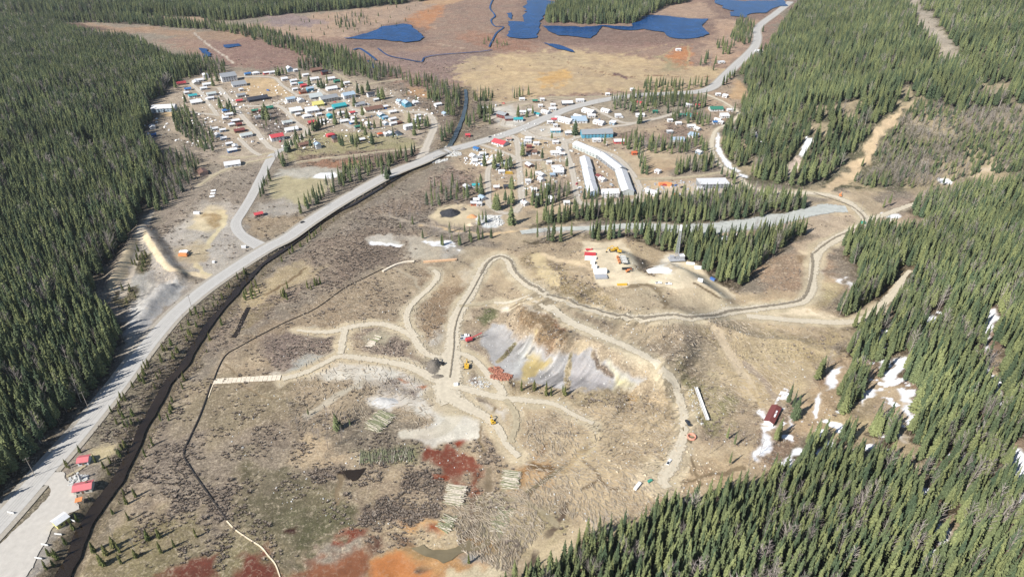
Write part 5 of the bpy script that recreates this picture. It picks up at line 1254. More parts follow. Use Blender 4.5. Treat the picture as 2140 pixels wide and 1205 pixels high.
for i in range(NB):
    if BR[i][8]: continue
    px, py, wpx, ro, wa, _, st, _, _ = BR[i]; rc, wc = CL[ro][1], CL[wa][1]
    look = ('small ' if wpx < 11 else 'long ' if wpx > 19 else '')+(f'{rc}' if rc == wc else f'{rc}-roofed {wc}')+' '+noun[st]
    done = False
    for near_ in ('', 'a little way ', 'well '):
        for d, w_, j in spot(i, taken)[:7]:
            s_ = short(BR[j][8])
            if len(names_short[s_]) > 1: s_ = BR[j][8]
            lab = f'{look} {near_}{w_} the {s_}'
            if lab not in taken and len(lab.split()) <= 16: taken[lab] = i; BR[i][8] = lab; done = True; break
        if done: break
    if not done: BR[i][8] = look+f' standing by itself, {i}'
for i, (px, py, wpx, ro, wa, rk, st, fl, lab) in enumerate(BR):
    x, y, z = float(bx[i]), float(by[i]), float(bz[i]); sc_ = FPX/math.sqrt(x*x+y*y+CAM_H**2); w_ = max(4.5, wpx/sc_*(1.04 if wpx < 40 else 1.0))
    h = {1: 2.3, 2: 4.1, 3: 6.2}[fl]; d = min(max(4.2, w_*.66), 10); st_ = {'g': 'gable', 'h': 'hip', 'f': 'flat', 's': 'shed'}[st]
    if rk == 'v': w_, d = max(w_*1.15, 6), max(4.5, w_*.85)
    if st == 'f' and w_ < 40: d = min(d, 5.5)
    if w_ > 22: d = 12; h = max(h, 4.2)
    if w_ > 60: d = 17; h = 5.5
    rr = random.Random(i); 
    house(x, y, z, w_, d, h, ANG[rk]+rr.uniform(-.04, .04), ro, wa, st_, lab, 'house' if w_ < 14 else 'building', 'buildings of the town', 'house' if w_ < 14 else 'town_building',
          pitch=.42 if fl == 1 else .5, nwin=2 if w_ < 14 else min(9, int(w_/4)), chim=(st == 'g' and rr.random() < .35 and w_ < 14), door=True)
# the row buildings: long roofs laid end to end
def along(a, b, d, h, ro, wa, label, name='row_house', cat='row house', style='gable', group='row houses of the lower town', nwin=6, pitch=.42, base=None):
    x0, y0, z0 = P2(a); x1, y1, z1 = P2(b); L = math.hypot(x1-x0, y1-y0); zz = (z0+z1)/2
    e = house((x0+x1)/2, (y0+y1)/2, zz, L, d, h, math.atan2(y1-y0, x1-x0), ro, wa, style, label, cat, group, name, pitch=pitch, nwin=nwin)
    for k in range(int(L/d)+1):
        f = k/max(1, int(L/d)); FOOT.append((x0+(x1-x0)*f, y0+(y1-y0)*f, d*.75))
    return e
along((1204,306),(1254,329), 9.6, 3.6, 'W','S', 'first white row house, nearest the long sky blue warehouse')
along((1257,330),(1298,360), 9.6, 3.6, 'W','G', 'second white row house, bending down the street')
along((1297,364),(1304,385), 9.6, 3.6, 'W','S', 'third white row house, below the bend of the outer row')
along((1304,386),(1312,408), 9.6, 3.6, 'W','S', 'last white row house at the foot of the outer row')
along((1221,336),(1228,360), 8.6, 3.4, 'W','L', 'white row house at the top of the inner row')
along((1227,362),(1233,386), 8.6, 3.4, 'W','L', 'middle white row house of the inner row')
along((1233,388),(1240,410), 8.6, 3.4, 'W','L', 'white row house at the foot of the inner row')
# derelict red-roofed mill house at the right and the long white flume on the mine flat
e = along((1605,888),(1621,856), 4.4, 2.2, 'M','W', 'derelict maroon-roofed long shed at the edge of the right forest', 'mill_shed', 'shed', group=None, nwin=4)
b = MBf(); b.box((-1, -1.3, 2.95), (2.6, .7, .3)); b.box((2.0, -1.2, 2.95), (1.5, .7, .3)); b.build('snow_cover', mat('old_snow', (.82, .84, .87), .6), e)
def beam(name, a, b, w_, h, m, label, cat, lift=0.0):
    x0, y0, z0 = P2(a); x1, y1, z1 = P2(b); L = math.hypot(x1-x0, y1-y0)
    e = empty(name, ((x0+x1)/2, (y0+y1)/2, (z0+z1)/2+lift), math.atan2(y1-y0, x1-x0), label, cat); return e, L
M_WH = mat('weathered_white_board', (.66,.66,.64), .8, noise=1.2, amt=.15); M_GREYW = mat('grey_weathered_wood', (.30,.27,.24), .9, noise=1.5); M_RUST = mat('rusted_steel', (.28,.11,.065), .9, noise=1.2, amt=.4)
e, L = beam('wooden_flume', (1454,810), (1478,881), 3, 2, M_WH, 'long collapsed white flume box lying on the mine flat', 'flume')
b = MBf(); b.box((0, 0, .9), (L, 1.5, .2)); b.box((0, -.7, 1.2), (L, .12, .6)); b.box((0, .7, 1.2), (L, .12, .6)); b.build('trough', M_WH, e)
b = MBf()
for k in range(12): b.box((-L/2+L*(k+.5)/12, 0, .3), (.3, 1.8, .9))
b.build('trestle', M_GREYW, e)
FOOT.append((*P2((1466,845))[:2], 8))
# ------------------------------------------------------------------ machines, vehicles and small things
M_YEL = mat('yellow_machine_paint', (.62,.38,.045), .55, noise=1, amt=.2); M_ORG = mat('orange_paint', (.66,.24,.09), .6, noise=1, amt=.2); M_REDP = mat('red_paint', (.48,.06,.07), .6, noise=1, amt=.2)
M_BLK = mat('black_rubber_and_steel', (.03,.03,.032), .8, noise=2); M_STEEL = mat('grey_steel', (.33,.34,.36), .5, noise=1, amt=.15); M_WHP = mat('white_vehicle_paint', (.74,.75,.76), .4, noise=1, amt=.06)
M_BLUP = mat('blue_paint', (.07,.16,.42), .5, noise=1); M_DKP = mat('dark_vehicle_paint', (.035,.04,.05), .35, noise=1); M_SILV = mat('silver_vehicle_paint', (.42,.44,.46), .35, noise=1, amt=.08); M_GRNP = mat('green_paint', (.05,.28,.20), .6, noise=1)
M_MAT = mat('timber_mats', (.60,.53,.42), .9, noise=.9, amt=.25); M_LOG1 = mat('peeled_log_wood', (.50,.45,.37), .9, noise=1.1, amt=.4); M_LOG2 = mat('mossy_log_bark', (.20,.21,.125), .95, noise=.8, amt=.5)
M_STONE = mat('pale_rubble', (.50,.50,.48), .95, noise=.9, amt=.35); M_SILTF = mat('black_silt_fence_cloth', (.035,.03,.028), .95); M_HOSE = mat('cream_hose', (.68,.58,.42), .7); M_POLE = mat('weathered_pole_wood', (.33,.29,.25), .9)
M_TARP = mat('white_tarpaulin', (.80,.80,.79), .6, noise=.8, amt=.08); M_CONC = mat('grey_concrete', (.40,.39,.37), .9, noise=.8, amt=.15)
def excavator(p, rz, label, paint=M_YEL, s=1.0, swing=0.3, reach=1.0):
    e = empty('excavator', P2(p), rz, label, 'excavator', 'excavators'); s *= .74; e.scale = (s, s, s)
    for sy in (-1.15, 1.15):
        b = MBf(); b.box((0, sy, .45), (3.9, .55, .7), taper=.86); b.box((0, sy, .5), (4.3, .5, .4)); b.build('track', M_BLK, e)
    b = MBf(); b.box((0, 0, .8), (2.2, 1.9, .5)); b.cone((0, 0, .9), (0, 0, 1.15), .9, .9, 10); b.build('undercarriage', M_BLK, e)
    b = MBf(); b.box((-.6, .35, 1.75), (3.6, 1.9, 1.15), swing, .94); b.box((-1.9*math.cos(swing), -1.9*math.sin(swing), 1.75), (1.0, 2.7, 1.15), swing, .92); b.build('house', paint, e)
    c, s_ = math.cos(swing), math.sin(swing); f = lambda x, y, z: (x*c-y*s_, x*s_+y*c, z)
    b = MBf(); b.box(f(.6, .85, 2.2), (1.5, 1.0, 1.7), swing, .85); cb = b.build('cab', paint, e)
    b = MBf(); b.box(f(1.25, .85, 2.45), (.25, .85, .9), swing); b.build('window', M_GLASS, cb)
    b = MBf(); b.cone(f(.8, -.2, 1.7), f(3.3*reach, -.2, 4.1), .36, .30, 4); b.cone(f(3.3*reach, -.2, 4.1), f(5.3*reach, -.2, 3.3), .30, .24, 4); b.build('boom', paint, e)
    b = MBf(); b.cone(f(4.9*reach, -.2, 3.9), f(6.2*reach, -.2, 1.0), .26, .2, 4); b.build('stick', M_BLK if paint is M_BLK else paint, e)
    b = MBf(); b.box(f(6.0*reach, -.2, .7), (1.0, 1.2, .9), swing, .6); b.build('bucket', M_BLK, e); FOOT.append((e.location.x, e.location.y, 6)); return e
exc = [((921,761), R(120), 'black excavator digging at a dark soil heap beside the mine haul road', M_BLK, 1.15, .5, .9), ((975,768), R(200), 'yellow excavator parked right of the haul road on the mine flat', M_YEL, 1.15, -1.9, .9),
       ((1030,883), R(100), 'yellow excavator standing on the lower haul road by itself', M_YEL, 1.0, .2, .8), ((1279,525), R(190), 'left yellow excavator of the row in the camp yard', M_YEL, 1.1, .2, .85), ((1286,522), R(200), 'middle yellow excavator of the row in the camp yard', M_YEL, 1.1, -.2, .8),
       ((1293,527), R(150), 'right yellow excavator of the row in the camp yard', M_YEL, 1.05, .4, .8), ((1312,568), R(10), 'small brown excavator alone on the right side of the camp yard', M_ORG, .8, .2, .8), ((1756,410), R(40), 'orange excavator beside the road junction at the mountain foot', M_ORG, 1.0, .4, .8)]
for a in exc: excavator(*a)
def wheels(e, xs, hw, r, w_=.35, m=M_BLK):
    for x in xs:
        for sy in (-hw, hw):
            b = MBf(); b.cone((x, sy-w_/2, r), (x, sy+w_/2, r), r, r, 10); b.build('wheel', m, e)
def hauler(p, rz, label):
    e = empty('dump_truck', P2(p), rz, label, 'dump truck', 'dump trucks in the camp yard'); e.scale = (.72, .72, .72)
    b = MBf(); b.box((3.3, 0, 1.7), (2.2, 2.4, 1.6), 0, .8); cb = b.build('cab', M_ORG, e); b = MBf(); b.box((3.2, 0, 2.2), (1.5, 2.45, .5)); b.build('window', M_GLASS, cb)
    b = MBf(); b.box((-.2, 0, .95), (8.2, 1.0, .4)); b.build('chassis', M_BLK, e)
    b = MBf(); b.box((-1.4, 0, 1.5), (5.0, 2.2, .25)); b.box((-1.4, 1.25, 2.1), (5.4, .15, 1.2)); b.box((-1.4, -1.25, 2.1), (5.4, .15, 1.2)); b.box((1.2, 0, 2.2), (.15, 2.4, 1.4)); b.box((-1.4, 0, 1.95), (5.0, 2.3, .6)); b.build('dump_body', M_STONE, e)
    wheels(e, (3.2, -1.2, -2.9), 1.2, .75); return e
for k, (p, w_) in enumerate((((1298,540),'top'),((1300,545.5),'middle'),((1302,550.5),'lowest'))): hauler(p, R(176), f'{w_} of the three orange-cabbed dump trucks parked side by side')
def box_thing(name, p, dims, rz, m, label, cat, group=None, lift=0, roof=None):
    x, y, z = P2(p); e = empty(name, (x, y, z+lift), rz, label, cat, group); L, W_, H_ = [v*.68 for v in dims]
    b = MBf(); b.box((0, 0, H_/2+.1), (L, W_, H_)); b.build('body', m, e)
    b = MBf()
    for k in range(int(L/1.2)): b.box((-L/2+.6+1.2*k, 0, H_*.5+.1), (.12, W_+.1, H_*.86))
    b.box((0, 0, H_+.15), (L+.1, W_+.1, .14)); b.build('frame', m if roof is None else roof, e)
    b = MBf(); b.box((L/2+.04, 0, H_*.48+.1), (.08, W_*.8, H_*.8)); b.build('door', M_STEEL, e); FOOT.append((x, y, 3)); return e
def tractor(p, rz, label, m):
    e = empty('flatbed_truck', P2(p), rz, label, 'truck'); e.scale = (.62, .62, .62); b = MBf(); b.box((3.0, 0, 1.6), (1.8, 2.3, 2.0), 0, .85); cb = b.build('cab', m, e); b = MBf(); b.box((3.3, 0, 2.1), (1.4, 2.32, .6)); b.build('window', M_GLASS, cb)
    b = MBf(); b.box((-.9, 0, 1.1), (6.2, 2.3, .35)); b.box((-.9, 0, 1.7), (5.0, 1.4, .9), 0, .7); b.build('bed', m, e); wheels(e, (2.9, -1.4, -2.8), 1.1, .5); return e
tractor((1231,523), R(-8), 'red service truck, upper of the two red ones in the camp yard', M_REDP)
box_thing('shipping_container', (1233,534), (11, 3, 2.9), R(-8), M_REDP, 'red shipping container in the camp yard below the red truck', 'container')
box_thing('shipping_container', (1234,542.5), (11, 3.4, 3), R(-8), M_WHP, 'white shipping container in the camp yard below the red one', 'container')
box_thing('site_trailer', (1239,551), (4, 3, 2.6), R(-20), M_WHP, 'small white shed trailer below the white container', 'trailer')
box_thing('site_trailer', (1242,559.5), (5, 3.4, 2.4), R(-10), M_WHP, 'white site trailer at the yard entrance beside the sandy track', 'trailer')
box_thing('site_office', (1254,570), (12, 5, 3.2), R(4), M_WHP, 'large white site office at the left edge of the camp yard', 'office')
box_thing('steel_rack', (1256,580), (11, 6, 1.6), R(4), M_STEEL, 'blue grey stack of steel racks below the white site office', 'rack')
box_thing('pipe_stack', (1310,562.5), (9, 2.5, 1.2), R(4), M_BLK, 'black pipe stack on the right side of the camp yard', 'pipe stack')
box_thing('timber_stack', (1300,595.5), (9, 2, 1.0), R(4), M_YEL, 'yellow timber and steel stack along the lower edge of the camp yard', 'stack')
box_thing('site_trailer', (1463,588), (4.5, 2.4, 2.4), R(-20), M_WHP, 'white cube trailer near the bare trench at the right of the camp', 'trailer')
box_thing('fuel_tank', (1489,585), (5, 2.2, 2), R(-50), M_BLUP, 'blue and white tank by the forest edge at the right of the camp', 'tank')
box_thing('pallet_cover', (1460,560), (8, 5, .7), R(-6), M_TARP, 'square white tarpaulin-covered pallet by the forest behind the camp', 'tarpaulin')
box_thing('pallet_cover', (1443,551), (8, 4, .5), R(-6), M_TARP, 'low white tarpaulin behind the drill rig, left of the square one', 'tarpaulin')
def heap(name, p, rx, ry, h, m, label, cat, seed=0, rough=.22, n=22, lift=-.1):
    x, y, z = P2(p); b = MBf(); rr = 9
    for i in range(rr+1):
        f = i/rr
        for k in range(n):
            t = 2*math.pi*k/n; q = f*(1+rough*(float(fbm(np.array([math.cos(t)*2+seed*9]), np.array([math.sin(t)*2+seed]), 1.0, seed, 3)[0])-.5)*2)
            hz = h*(math.cos(min(1, f)*math.pi)*.5+.5)*(1+rough*1.6*(float(fbm(np.array([q*math.cos(t)*rx]), np.array([q*math.sin(t)*ry+seed*7]), 2.2, seed, 3)[0])-.5))
            b.v.append((rx*q*math.cos(t), ry*q*math.sin(t), hz if i < rr else -.5))
    for i in range(rr):
        for k in range(n): b.f.append((i*n+k, (i+1)*n+k, (i+1)*n+(k+1) % n, i*n+(k+1) % n))
    b.f.append(tuple(range(n-1, -1, -1))[::-1]); o = b.build(name, m); o.location = (x, y, z+lift); FOOT.append((x, y, max(rx, ry)*.9)); return tag(o, label, cat)
M_LIME = mat('white_lime', (.80,.80,.77), .9, noise=.5, amt=.1, bump=.2); M_COAL = mat('black_asphalt_millings', (.035,.036,.042), .95, noise=.6, amt=.4, bump=.4); M_SOIL = mat('dark_wet_soil', (.16,.14,.115), .95, noise=.9, amt=.4, bump=.4)
M_SAND = mat('orange_sand', (.55,.27,.13), .95, noise=.6, amt=.3, bump=.3); M_GRAV = mat('pale_grey_gravel', (.44,.43,.41), .95, noise=.6, amt=.25, bump=.3); M_RUBB = mat('red_brown_scrap', (.34,.15,.10), .95, noise=1.3, amt=.5, bump=.5); M_BRSAND = mat('tan_sand', (.50,.42,.30), .95, noise=.6, amt=.2, bump=.2)
heap('lime_heap', (1384,565), 9.5, 5, 1.2, M_LIME, 'bright white heap in the middle of the camp yard', 'heap', 1)
heap('millings_heap', (941,446), 9.5, 7, 4.0, M_COAL, 'black heap on the pale pad at the foot of the lower town', 'heap', 2)
heap('soil_heap', (908,765), 5, 9, 2.2, M_SOIL, 'dark wet soil heap beside the black excavator', 'heap', 3)
heap('soil_heap', (915,787), 5.5, 2.5, 1.6, M_SOIL, 'dark soil heap below the black excavator', 'heap', 4)
heap('sand_heap', (987,453), 5, 3.5, 2.2, M_SAND, 'orange sand heap beside the grey rock pile', 'heap', 7)
heap('sand_heap', (984,470), 4, 2.5, 1.6, M_BRSAND, 'tan sand heap by the young spruces below the orange one', 'heap', 8)
heap('soil_heap', (969,438), 3, 2.5, 2.2, M_SOIL, 'small brown soil heap beside the black heap', 'heap', 9)
heap('gravel_heap', (806,840), 8.5, 5, 1.2, M_GRAV, 'smooth pale gravel pad heap above the log deck', 'heap', 10)
heap('gravel_heap', (1150,385), .1, .1, .1, M_GRAV, 'x', 'x', 11) if False else None
def rocks(name, p, rx, ry, n_, s0, s1, m, label, cat, seed=1):
    x0, y0, z0 = P2(p); r = random.Random(seed); b = MBf()
    AQ = [(r.uniform(0, 6.28), math.sqrt(r.random())) for k in range(n_)]; XX = [x0+rx*q*math.cos(a) for a, q in AQ]; YY = [y0+ry*q*math.sin(a) for a, q in AQ]; ZZ = terrain(XX, YY)
    for k in range(n_):
        X, Y = XX[k], YY[k]; s_ = s0+(s1-s0)*r.random()**2.2; zz_ = float(ZZ[k])
        M_ = Matrix.Translation((X-x0, Y-y0, zz_-z0+s_*.2)) @ Matrix.Rotation(r.uniform(0, 6), 4, 'Z') @ Matrix.Rotation(r.uniform(-.5, .5), 4, 'X')
        b.box((0, 0, 0), (s_*r.uniform(.8, 1.6), s_*r.uniform(.7, 1.2), s_*r.uniform(.5, .9)), 0, r.uniform(.5, .9), M_)
    o = b.build(name, m); o.location = (x0, y0, z0); return tag(o, label, cat, None, 'stuff')
rocks('scrap_heap', (1036,773), 4, 3, 160, .3, 1.3, M_RUBB, 'rusty scrap heap at the toe of the grey dump slope', 'scrap heap', 51)
rocks('scrap_heap', (1048,787), 6, 3, 260, .3, 1.5, M_RUBB, 'larger rusty scrap heap at the toe of the grey dump slope', 'scrap heap', 52)
rocks('rock_pile', (1020,458), 9, 6, 420, .5, 1.6, M_STONE, 'pale grey broken rock pile at the foot of the lower town', 'rock pile', 2)
rocks('rock_pile', (1034,466), 8, 4.5, 300, .4, 1.3, M_STONE, 'pale rock pile', 'rock pile', 3)
rocks('scrap_field', (1002,800), 6.5, 5, 130, .3, .8, M_STONE, 'white rubble scattered between the tracks', 'rubble', 4)
rocks('scrap_field', (1455,850), 3, 13, 110, .2, .7, M_STONE, 'white broken boards beside the flume', 'rubble', 5)
rocks('rock_pile', (163,1003), 4.5, 3.5, 160, .4, 1.1, M_STONE, 'grey boulders of the monument mound', 'rock pile', 6)
rocks('field_stones', (1000,830), 130, 90, 900, .2, .7, M_STONE, 'pale stones scattered over the mine flat', 'stones', 7)
rocks('field_stones', (1400,760), 90, 120, 700, .2, .7, M_STONE, 'pale stones scattered over the slopes', 'stones', 8)
rocks('rubble', (1385,990), 26, 22, 240, .3, 1.1, M_BRSAND, 'pale slabs of crust at the lower haul road end', 'rubble', 9)
rocks('yard_clutter', (1430,392), 45, 14, 150, .5, 1.8, M_STEEL, 'pallets, pipes and parts lying about the works yard', 'clutter', 10)
rocks('yard_clutter', (1000,335), 15, 14, 110, .5, 2.2, M_TARP, 'junk lying round the houses by the bridge', 'clutter', 11)
rocks('yard_clutter', (1150,325), 65, 95, 480, .4, 2.0, M_STONE, 'clutter lying in the yards of the lower town', 'clutter', 12)
rocks('yard_clutter', (620,235), 170, 110, 650, .5, 2.2, M_TARP, 'clutter lying in the yards of the upper town', 'clutter', 13)
# drill rig with its lattice mast
x, y, z = P2((1413,544)); e = empty('drill_rig', (x, y, z), R(6), 'tall grey drill rig with a lattice mast at the back of the camp', 'drill rig')
b = MBf(); b.box((0, 0, 1.3), (11, 6, .5)); b.box((3.5, 0, 2.8), (3.4, 3.6, 2.6)); b.box((-3, 1, 2.4), (3, 2.6, 1.8)); b.build('deck', M_STEEL, e)
b = MBf()
for sx in (-1, 1):
    for sy in (-1, 1): b.cone((sx*1.0, sy*1.0, 1), (sx*.45, sy*.45, 27), .16, .12, 4)
for k in range(18):
    f0, f1 = k/18, (k+1)/18; w0, w1 = 1-.55*f0, 1-.55*f1; z0, z1 = 1+26*f0, 1+26*f1
    for A_, B_ in (((-w0, -w0), (w1, -w1)), ((w0, -w0), (w1, w1)), ((w0, w0), (-w1, w1)), ((-w0, w0), (-w1, -w1))): b.cone((A_[0], A_[1], z0), (B_[0], B_[1], z1), .07, .07, 3)
ms = b.build('mast', M_STEEL, e); b = MBf(); b.box((0, 0, 25.5), (1.3, 1.3, 4)); b.build('top_drive', M_WHP, ms)
b = MBf(); b.box((3.5, 0, 4.2), (3.6, 3.8, .2)); b.build('roof', M_WHP, e); FOOT.append((x, y, 9))
# red drill and white truck under the dump
x, y, z = P2((981,712)); e = empty('tracked_drill', (x, y, z), R(25), 'red tracked drill with its boom out at the top of the mine flat', 'drill')
b = MBf(); b.box((0, 1, .4), (3.6, .6, .7)); b.box((0, -1, .4), (3.6, .6, .7)); b.build('track', M_BLK, e)
b = MBf(); b.box((-.3, 0, 1.5), (4, 2.2, 1.3), 0, .9); b.build('body', M_REDP, e); b = MBf(); b.cone((1, 0, 1.8), (8, 0, 3.4), .3, .25, 4); b.build('boom', M_REDP, e); FOOT.append((x, y, 4))
def car(p, rz, m, label, kind='car', cat=None, grp='parked cars and pickups', s=1.0):
    e = empty({'car': 'parked_car', 'pickup': 'pickup_truck', 'van': 'van', 'bus': 'bus'}[kind], P2(p), rz, label, cat or kind, grp); e.location.z += .35 if grp.startswith('cars driving') else .05; s *= .72; e.scale = (s, s, s)
    L = {'car': 4.4, 'pickup': 5.6, 'van': 5.6, 'bus': 10}[kind]; W_ = 1.9 if kind != 'bus' else 2.5
    b = MBf(); b.box((0, 0, .7), (L, W_, .62), 0, .96)
    if kind == 'pickup': b.box((.35, 0, 1.35), (2.0, W_*.92, .72), 0, .82)
    elif kind == 'car': b.box((-.2, 0, 1.25), (2.6, W_*.92, .55), 0, .78)
    else: b.box((-.3, 0, 1.6), (L*.88, W_*.96, 1.3), 0, .95)
    bd = b.build('body', m, e); b = MBf()
    if kind == 'pickup': b.box((.35, 0, 1.36), (2.06, W_*.86, .42), 0, .86); b.box((-1.6, 0, 1.02), (2.1, W_*.8, .02))
    elif kind == 'car': b.box((-.2, 0, 1.24), (2.66, W_*.86, .36), 0, .84)
    else: b.box((-.3, 0, 1.75), (L*.89, W_*.975, .5))
    b.build('window', M_GLASS, bd); wheels(e, (L*.32, -L*.32), W_/2-.1, .36, .24); return e
car((632,466), R(42), M_DKP, 'dark car driving on the highway above the loop road', grp='cars driving on the highway'); car((1024,288), R(24), M_DKP, 'dark car driving on the highway past the red-roofed long house', grp='cars driving on the highway')
car((1437,884), R(104), M_DKP, 'dark pickup on the sandy haul road beside the white flume', 'pickup'); car((1398,966), R(55), M_WHP, 'white pickup at the lower end of the sandy haul road', 'pickup')
car((1376,592), R(2), M_WHP, 'left white pickup of the pair along the lower edge of the camp', 'pickup'); car((1397,594), R(-3), M_WHP, 'right white pickup of the pair along the lower edge of the camp', 'pickup')
car((972,703), R(8), M_WHP, 'white truck parked beside the red drill, upper one', 'pickup', s=1.3); car((970,709), R(5), M_SILV, 'pale truck tight beside the red drill', 'pickup', s=1.2)
car((1131,272), R(-40), M_SILV, 'silver pickup alone on the gravel yard beside the highway', 'pickup'); car((388,527), R(5), M_WHP, 'white truck beside the orange crusher', 'van'); car((1064,363), R(0), M_YEL, 'yellow bus parked beside a lower town street', 'bus', grp='buses')
par = [((413,215),'a'),((520,238),'a'),((484,260),'a'),((540,300),'a'),((586,296),'a'),((676,232),'a'),((700,214),'a'),((742,240),'a'),((770,220),'a'),((806,228),'a'),((640,226),'a'),((560,190),'a'),((1045,221),'b'),((1052,217),'b'),((1036,222),'b'),
       ((1120,238),'b'),((1180,246),'b'),((1212,256),'b'),((1252,251),'b'),((1140,300),'b'),((1094,302),'b'),((1072,352),'b'),((1205,385),'b'),((1212,394),'b'),((1214,402),'b'),((1100,395),'b'),((1278,388),'b'),((1412,388),'c'),((1425,392),'c'),((1388,388),'c'),
       ((1500,200),'c'),((1452,245),'c'),((1300,246),'b'),((1165,270),'b'),((1008,345),'b'),((1040,355),'b'),((1326,400),'b'),((1322,386),'b'),((1362,400),'c'),((1350,396),'c')]
reg_ = {'a': 'upper town', 'b': 'lower town', 'c': 'works yard and far right of town'}
pc = [(M_WHP, 'white'), (M_DKP, 'dark'), (M_SILV, 'silver'), (M_REDP, 'red'), (M_BLUP, 'blue')]
for k, (p, g_) in enumerate(par):
    m, cn = pc[(k*7+k//5) % 5]; kd = ('car', 'pickup', 'van')[k % 3]; cd_ = sorted((math.hypot(p[0]-BR[j][0], (p[1]-BR[j][1])*2), j) for j in range(NB) if HAND[j])
    lab = None
    for d_, j in cd_[:5]:
        s_ = short(BR[j][8]); s_ = s_ if len(names_short[s_]) == 1 else BR[j][8]; side_ = 'left of' if p[0] < BR[j][0] else 'right of'
        cand = f'{cn} {kd} parked {side_} the {s_}'
        if cand not in taken and len(cand.split()) <= 16: lab = cand; taken[cand] = k; break
    car(p, rng.uniform(0, 6.28), m, lab or f'{cn} {kd} in the {reg_[g_]}', kind=kd)
# orange crusher and white boxes on the left pad
x, y, z = P2((384,535)); e = empty('crusher', (x, y, z), R(-6), 'orange and white screening plant on the left gravel pad', 'crusher')
b = MBf(); b.box((0, 0, 1.4), (6.5, 2.6, 1.6), 0, .9); b.build('body', M_ORG, e); b = MBf(); b.cone((2, .4, 1.6), (6.5, .6, 4.6), .55, .45, 4); b.build('conveyor', M_BLK, e); b = MBf(); b.box((-.8, 2.6, 1.5), (6, 2.2, 2.2)); b.build('hopper', M_WHP, e); FOOT.append((x, y, 5))
box_thing('shipping_container', (412,447), (7, 2.6, 2.4), R(-4), M_WHP, 'white container on the pale field left of the loop road', 'container')
box_thing('utility_box', (510,518), (4.5, 2.6, 2.2), R(10), M_WHP, 'white utility box at the highway end of the loop road', 'utility box')
box_thing('utility_box', (447,549), (2.4, 2.2, 1.6), R(0), M_WHP, 'small white box on the gravel right of the screening plant', 'utility box')
box_thing('utility_box', (953,805), (3.2, 2.6, 1.6), R(10), M_WHP, 'small white box in the middle of the mine road junction', 'utility box')
box_thing('portable_shelter', (1803,468), (5, 4, 2.4), R(20), M_GRNP, 'green portable shelter at the mountain road junction', 'shelter')
box_thing('skip', (1358,1006), (3, 1.6, 1.2), R(30), M_GRNP, 'green skip on the bare ground near the lower forest', 'skip')
box_thing('scrap_trailer', (1332,1017), (7, 2, 1.4), R(52), M_WHP, 'white scrap trailer on the bare ground near the lower forest', 'trailer')
for k, (p, w_) in enumerate((((446,399),'farthest'),((445,405),'middle'),((443,411),'nearest'))): box_thing('slab_stack', p, (5.5, 4.2, .5), R(30), M_TARP, f'{w_} of the three white slab stacks in the field left of the loop road', 'slab stack')
box_thing('red_crusher', (1384,387), (9, 4, 3), R(10), M_ORG, 'left orange red machine in the works yard', 'machine'); box_thing('red_crusher', (1397,388), (8, 4, 3.4), R(-30), M_ORG, 'right orange red machine in the works yard', 'machine')
box_thing('shipping_container', (1413,410), (5, 5, 3), R(0), M_ORG, 'orange container at the lower edge of the works yard', 'container')
b = MBf(); x, y, z = P2((1445,914))
for k in range(24):
    t0, t1 = 2*math.pi*k/24, 2*math.pi*(k+1)/24
    for q in range(3): b.cone((1.9*math.cos(t0), 1.9*math.sin(t0), .3+.35*q), (1.9*math.cos(t1), 1.9*math.sin(t1), .3+.35*q), .3, .3, 5)
o = b.build('hose_coil', mat('salmon_pipe', (.62,.28,.20), .7)); o.location = (x, y, z); tag(o, 'ring-shaped salmon pink hose coil beside the muddy ford', 'hose coil')
# yellow-white hut, signs and kiosk by the pull-out
e = house(*P2((130,1092)), 5.2, 4.2, 2.6, R(58), 'W', 'Y', 'gable', 'white-roofed yellow toilet hut at the edge of the parking lot', 'hut', None, 'toilet_hut', nwin=1)
x, y, z = P2((168,1051)); e = empty('camp_shelter', (x, y, z), R(20), 'small orange covered shelter with poles below the picnic shelter', 'shelter')
for sx in (-1, 1):
    for sy in (-1, 1): b = MBf(); b.cone((sx*1.1, sy, 0), (sx*1.1, sy, 2.3), .07, .07, 5); b.build('post', M_POLE, e)
b = MBf(); b.box((0, 0, 2.4), (2.8, 2.6, .15)); b.build('roof', M_ORG, e)
for k, (p, rz) in enumerate((((152,1089),R(-20)),((123,1118),R(-5)),((95,1140),R(-10)),((82,1168),R(-8)),((24,1073),R(-10)))):
    e = empty('sign_board', P2(p), rz, ['white sign board lying nearest the toilet hut','long white board below the toilet hut','pale board halfway down the lot edge','lowest pale board at the lot edge','pale board lying in the grass strip between lot and highway'][k], 'sign board')
    b = MBf(); b.box((0, 0, .9), (3.2, .15, .9)); b.build('panel', M_WH, e)
    for sx in (-1.3, 1.3): b = MBf(); b.box((sx, 0, .4), (.15, .15, .9)); b.build('post', M_POLE, e)
b = MBf(); x, y, z = P2((169,1002)); b.cone((0, 0, 0), (0, 0, 4.2), .9, .25, 6); b.cone((0, 0, 4.2), (0, 0, 4.6), .6, .6, 6); o = b.build('monument', M_STONE); o.location = (x, y, z); tag(o, 'grey stone monument on a boulder mound by the pull-out', 'monument')
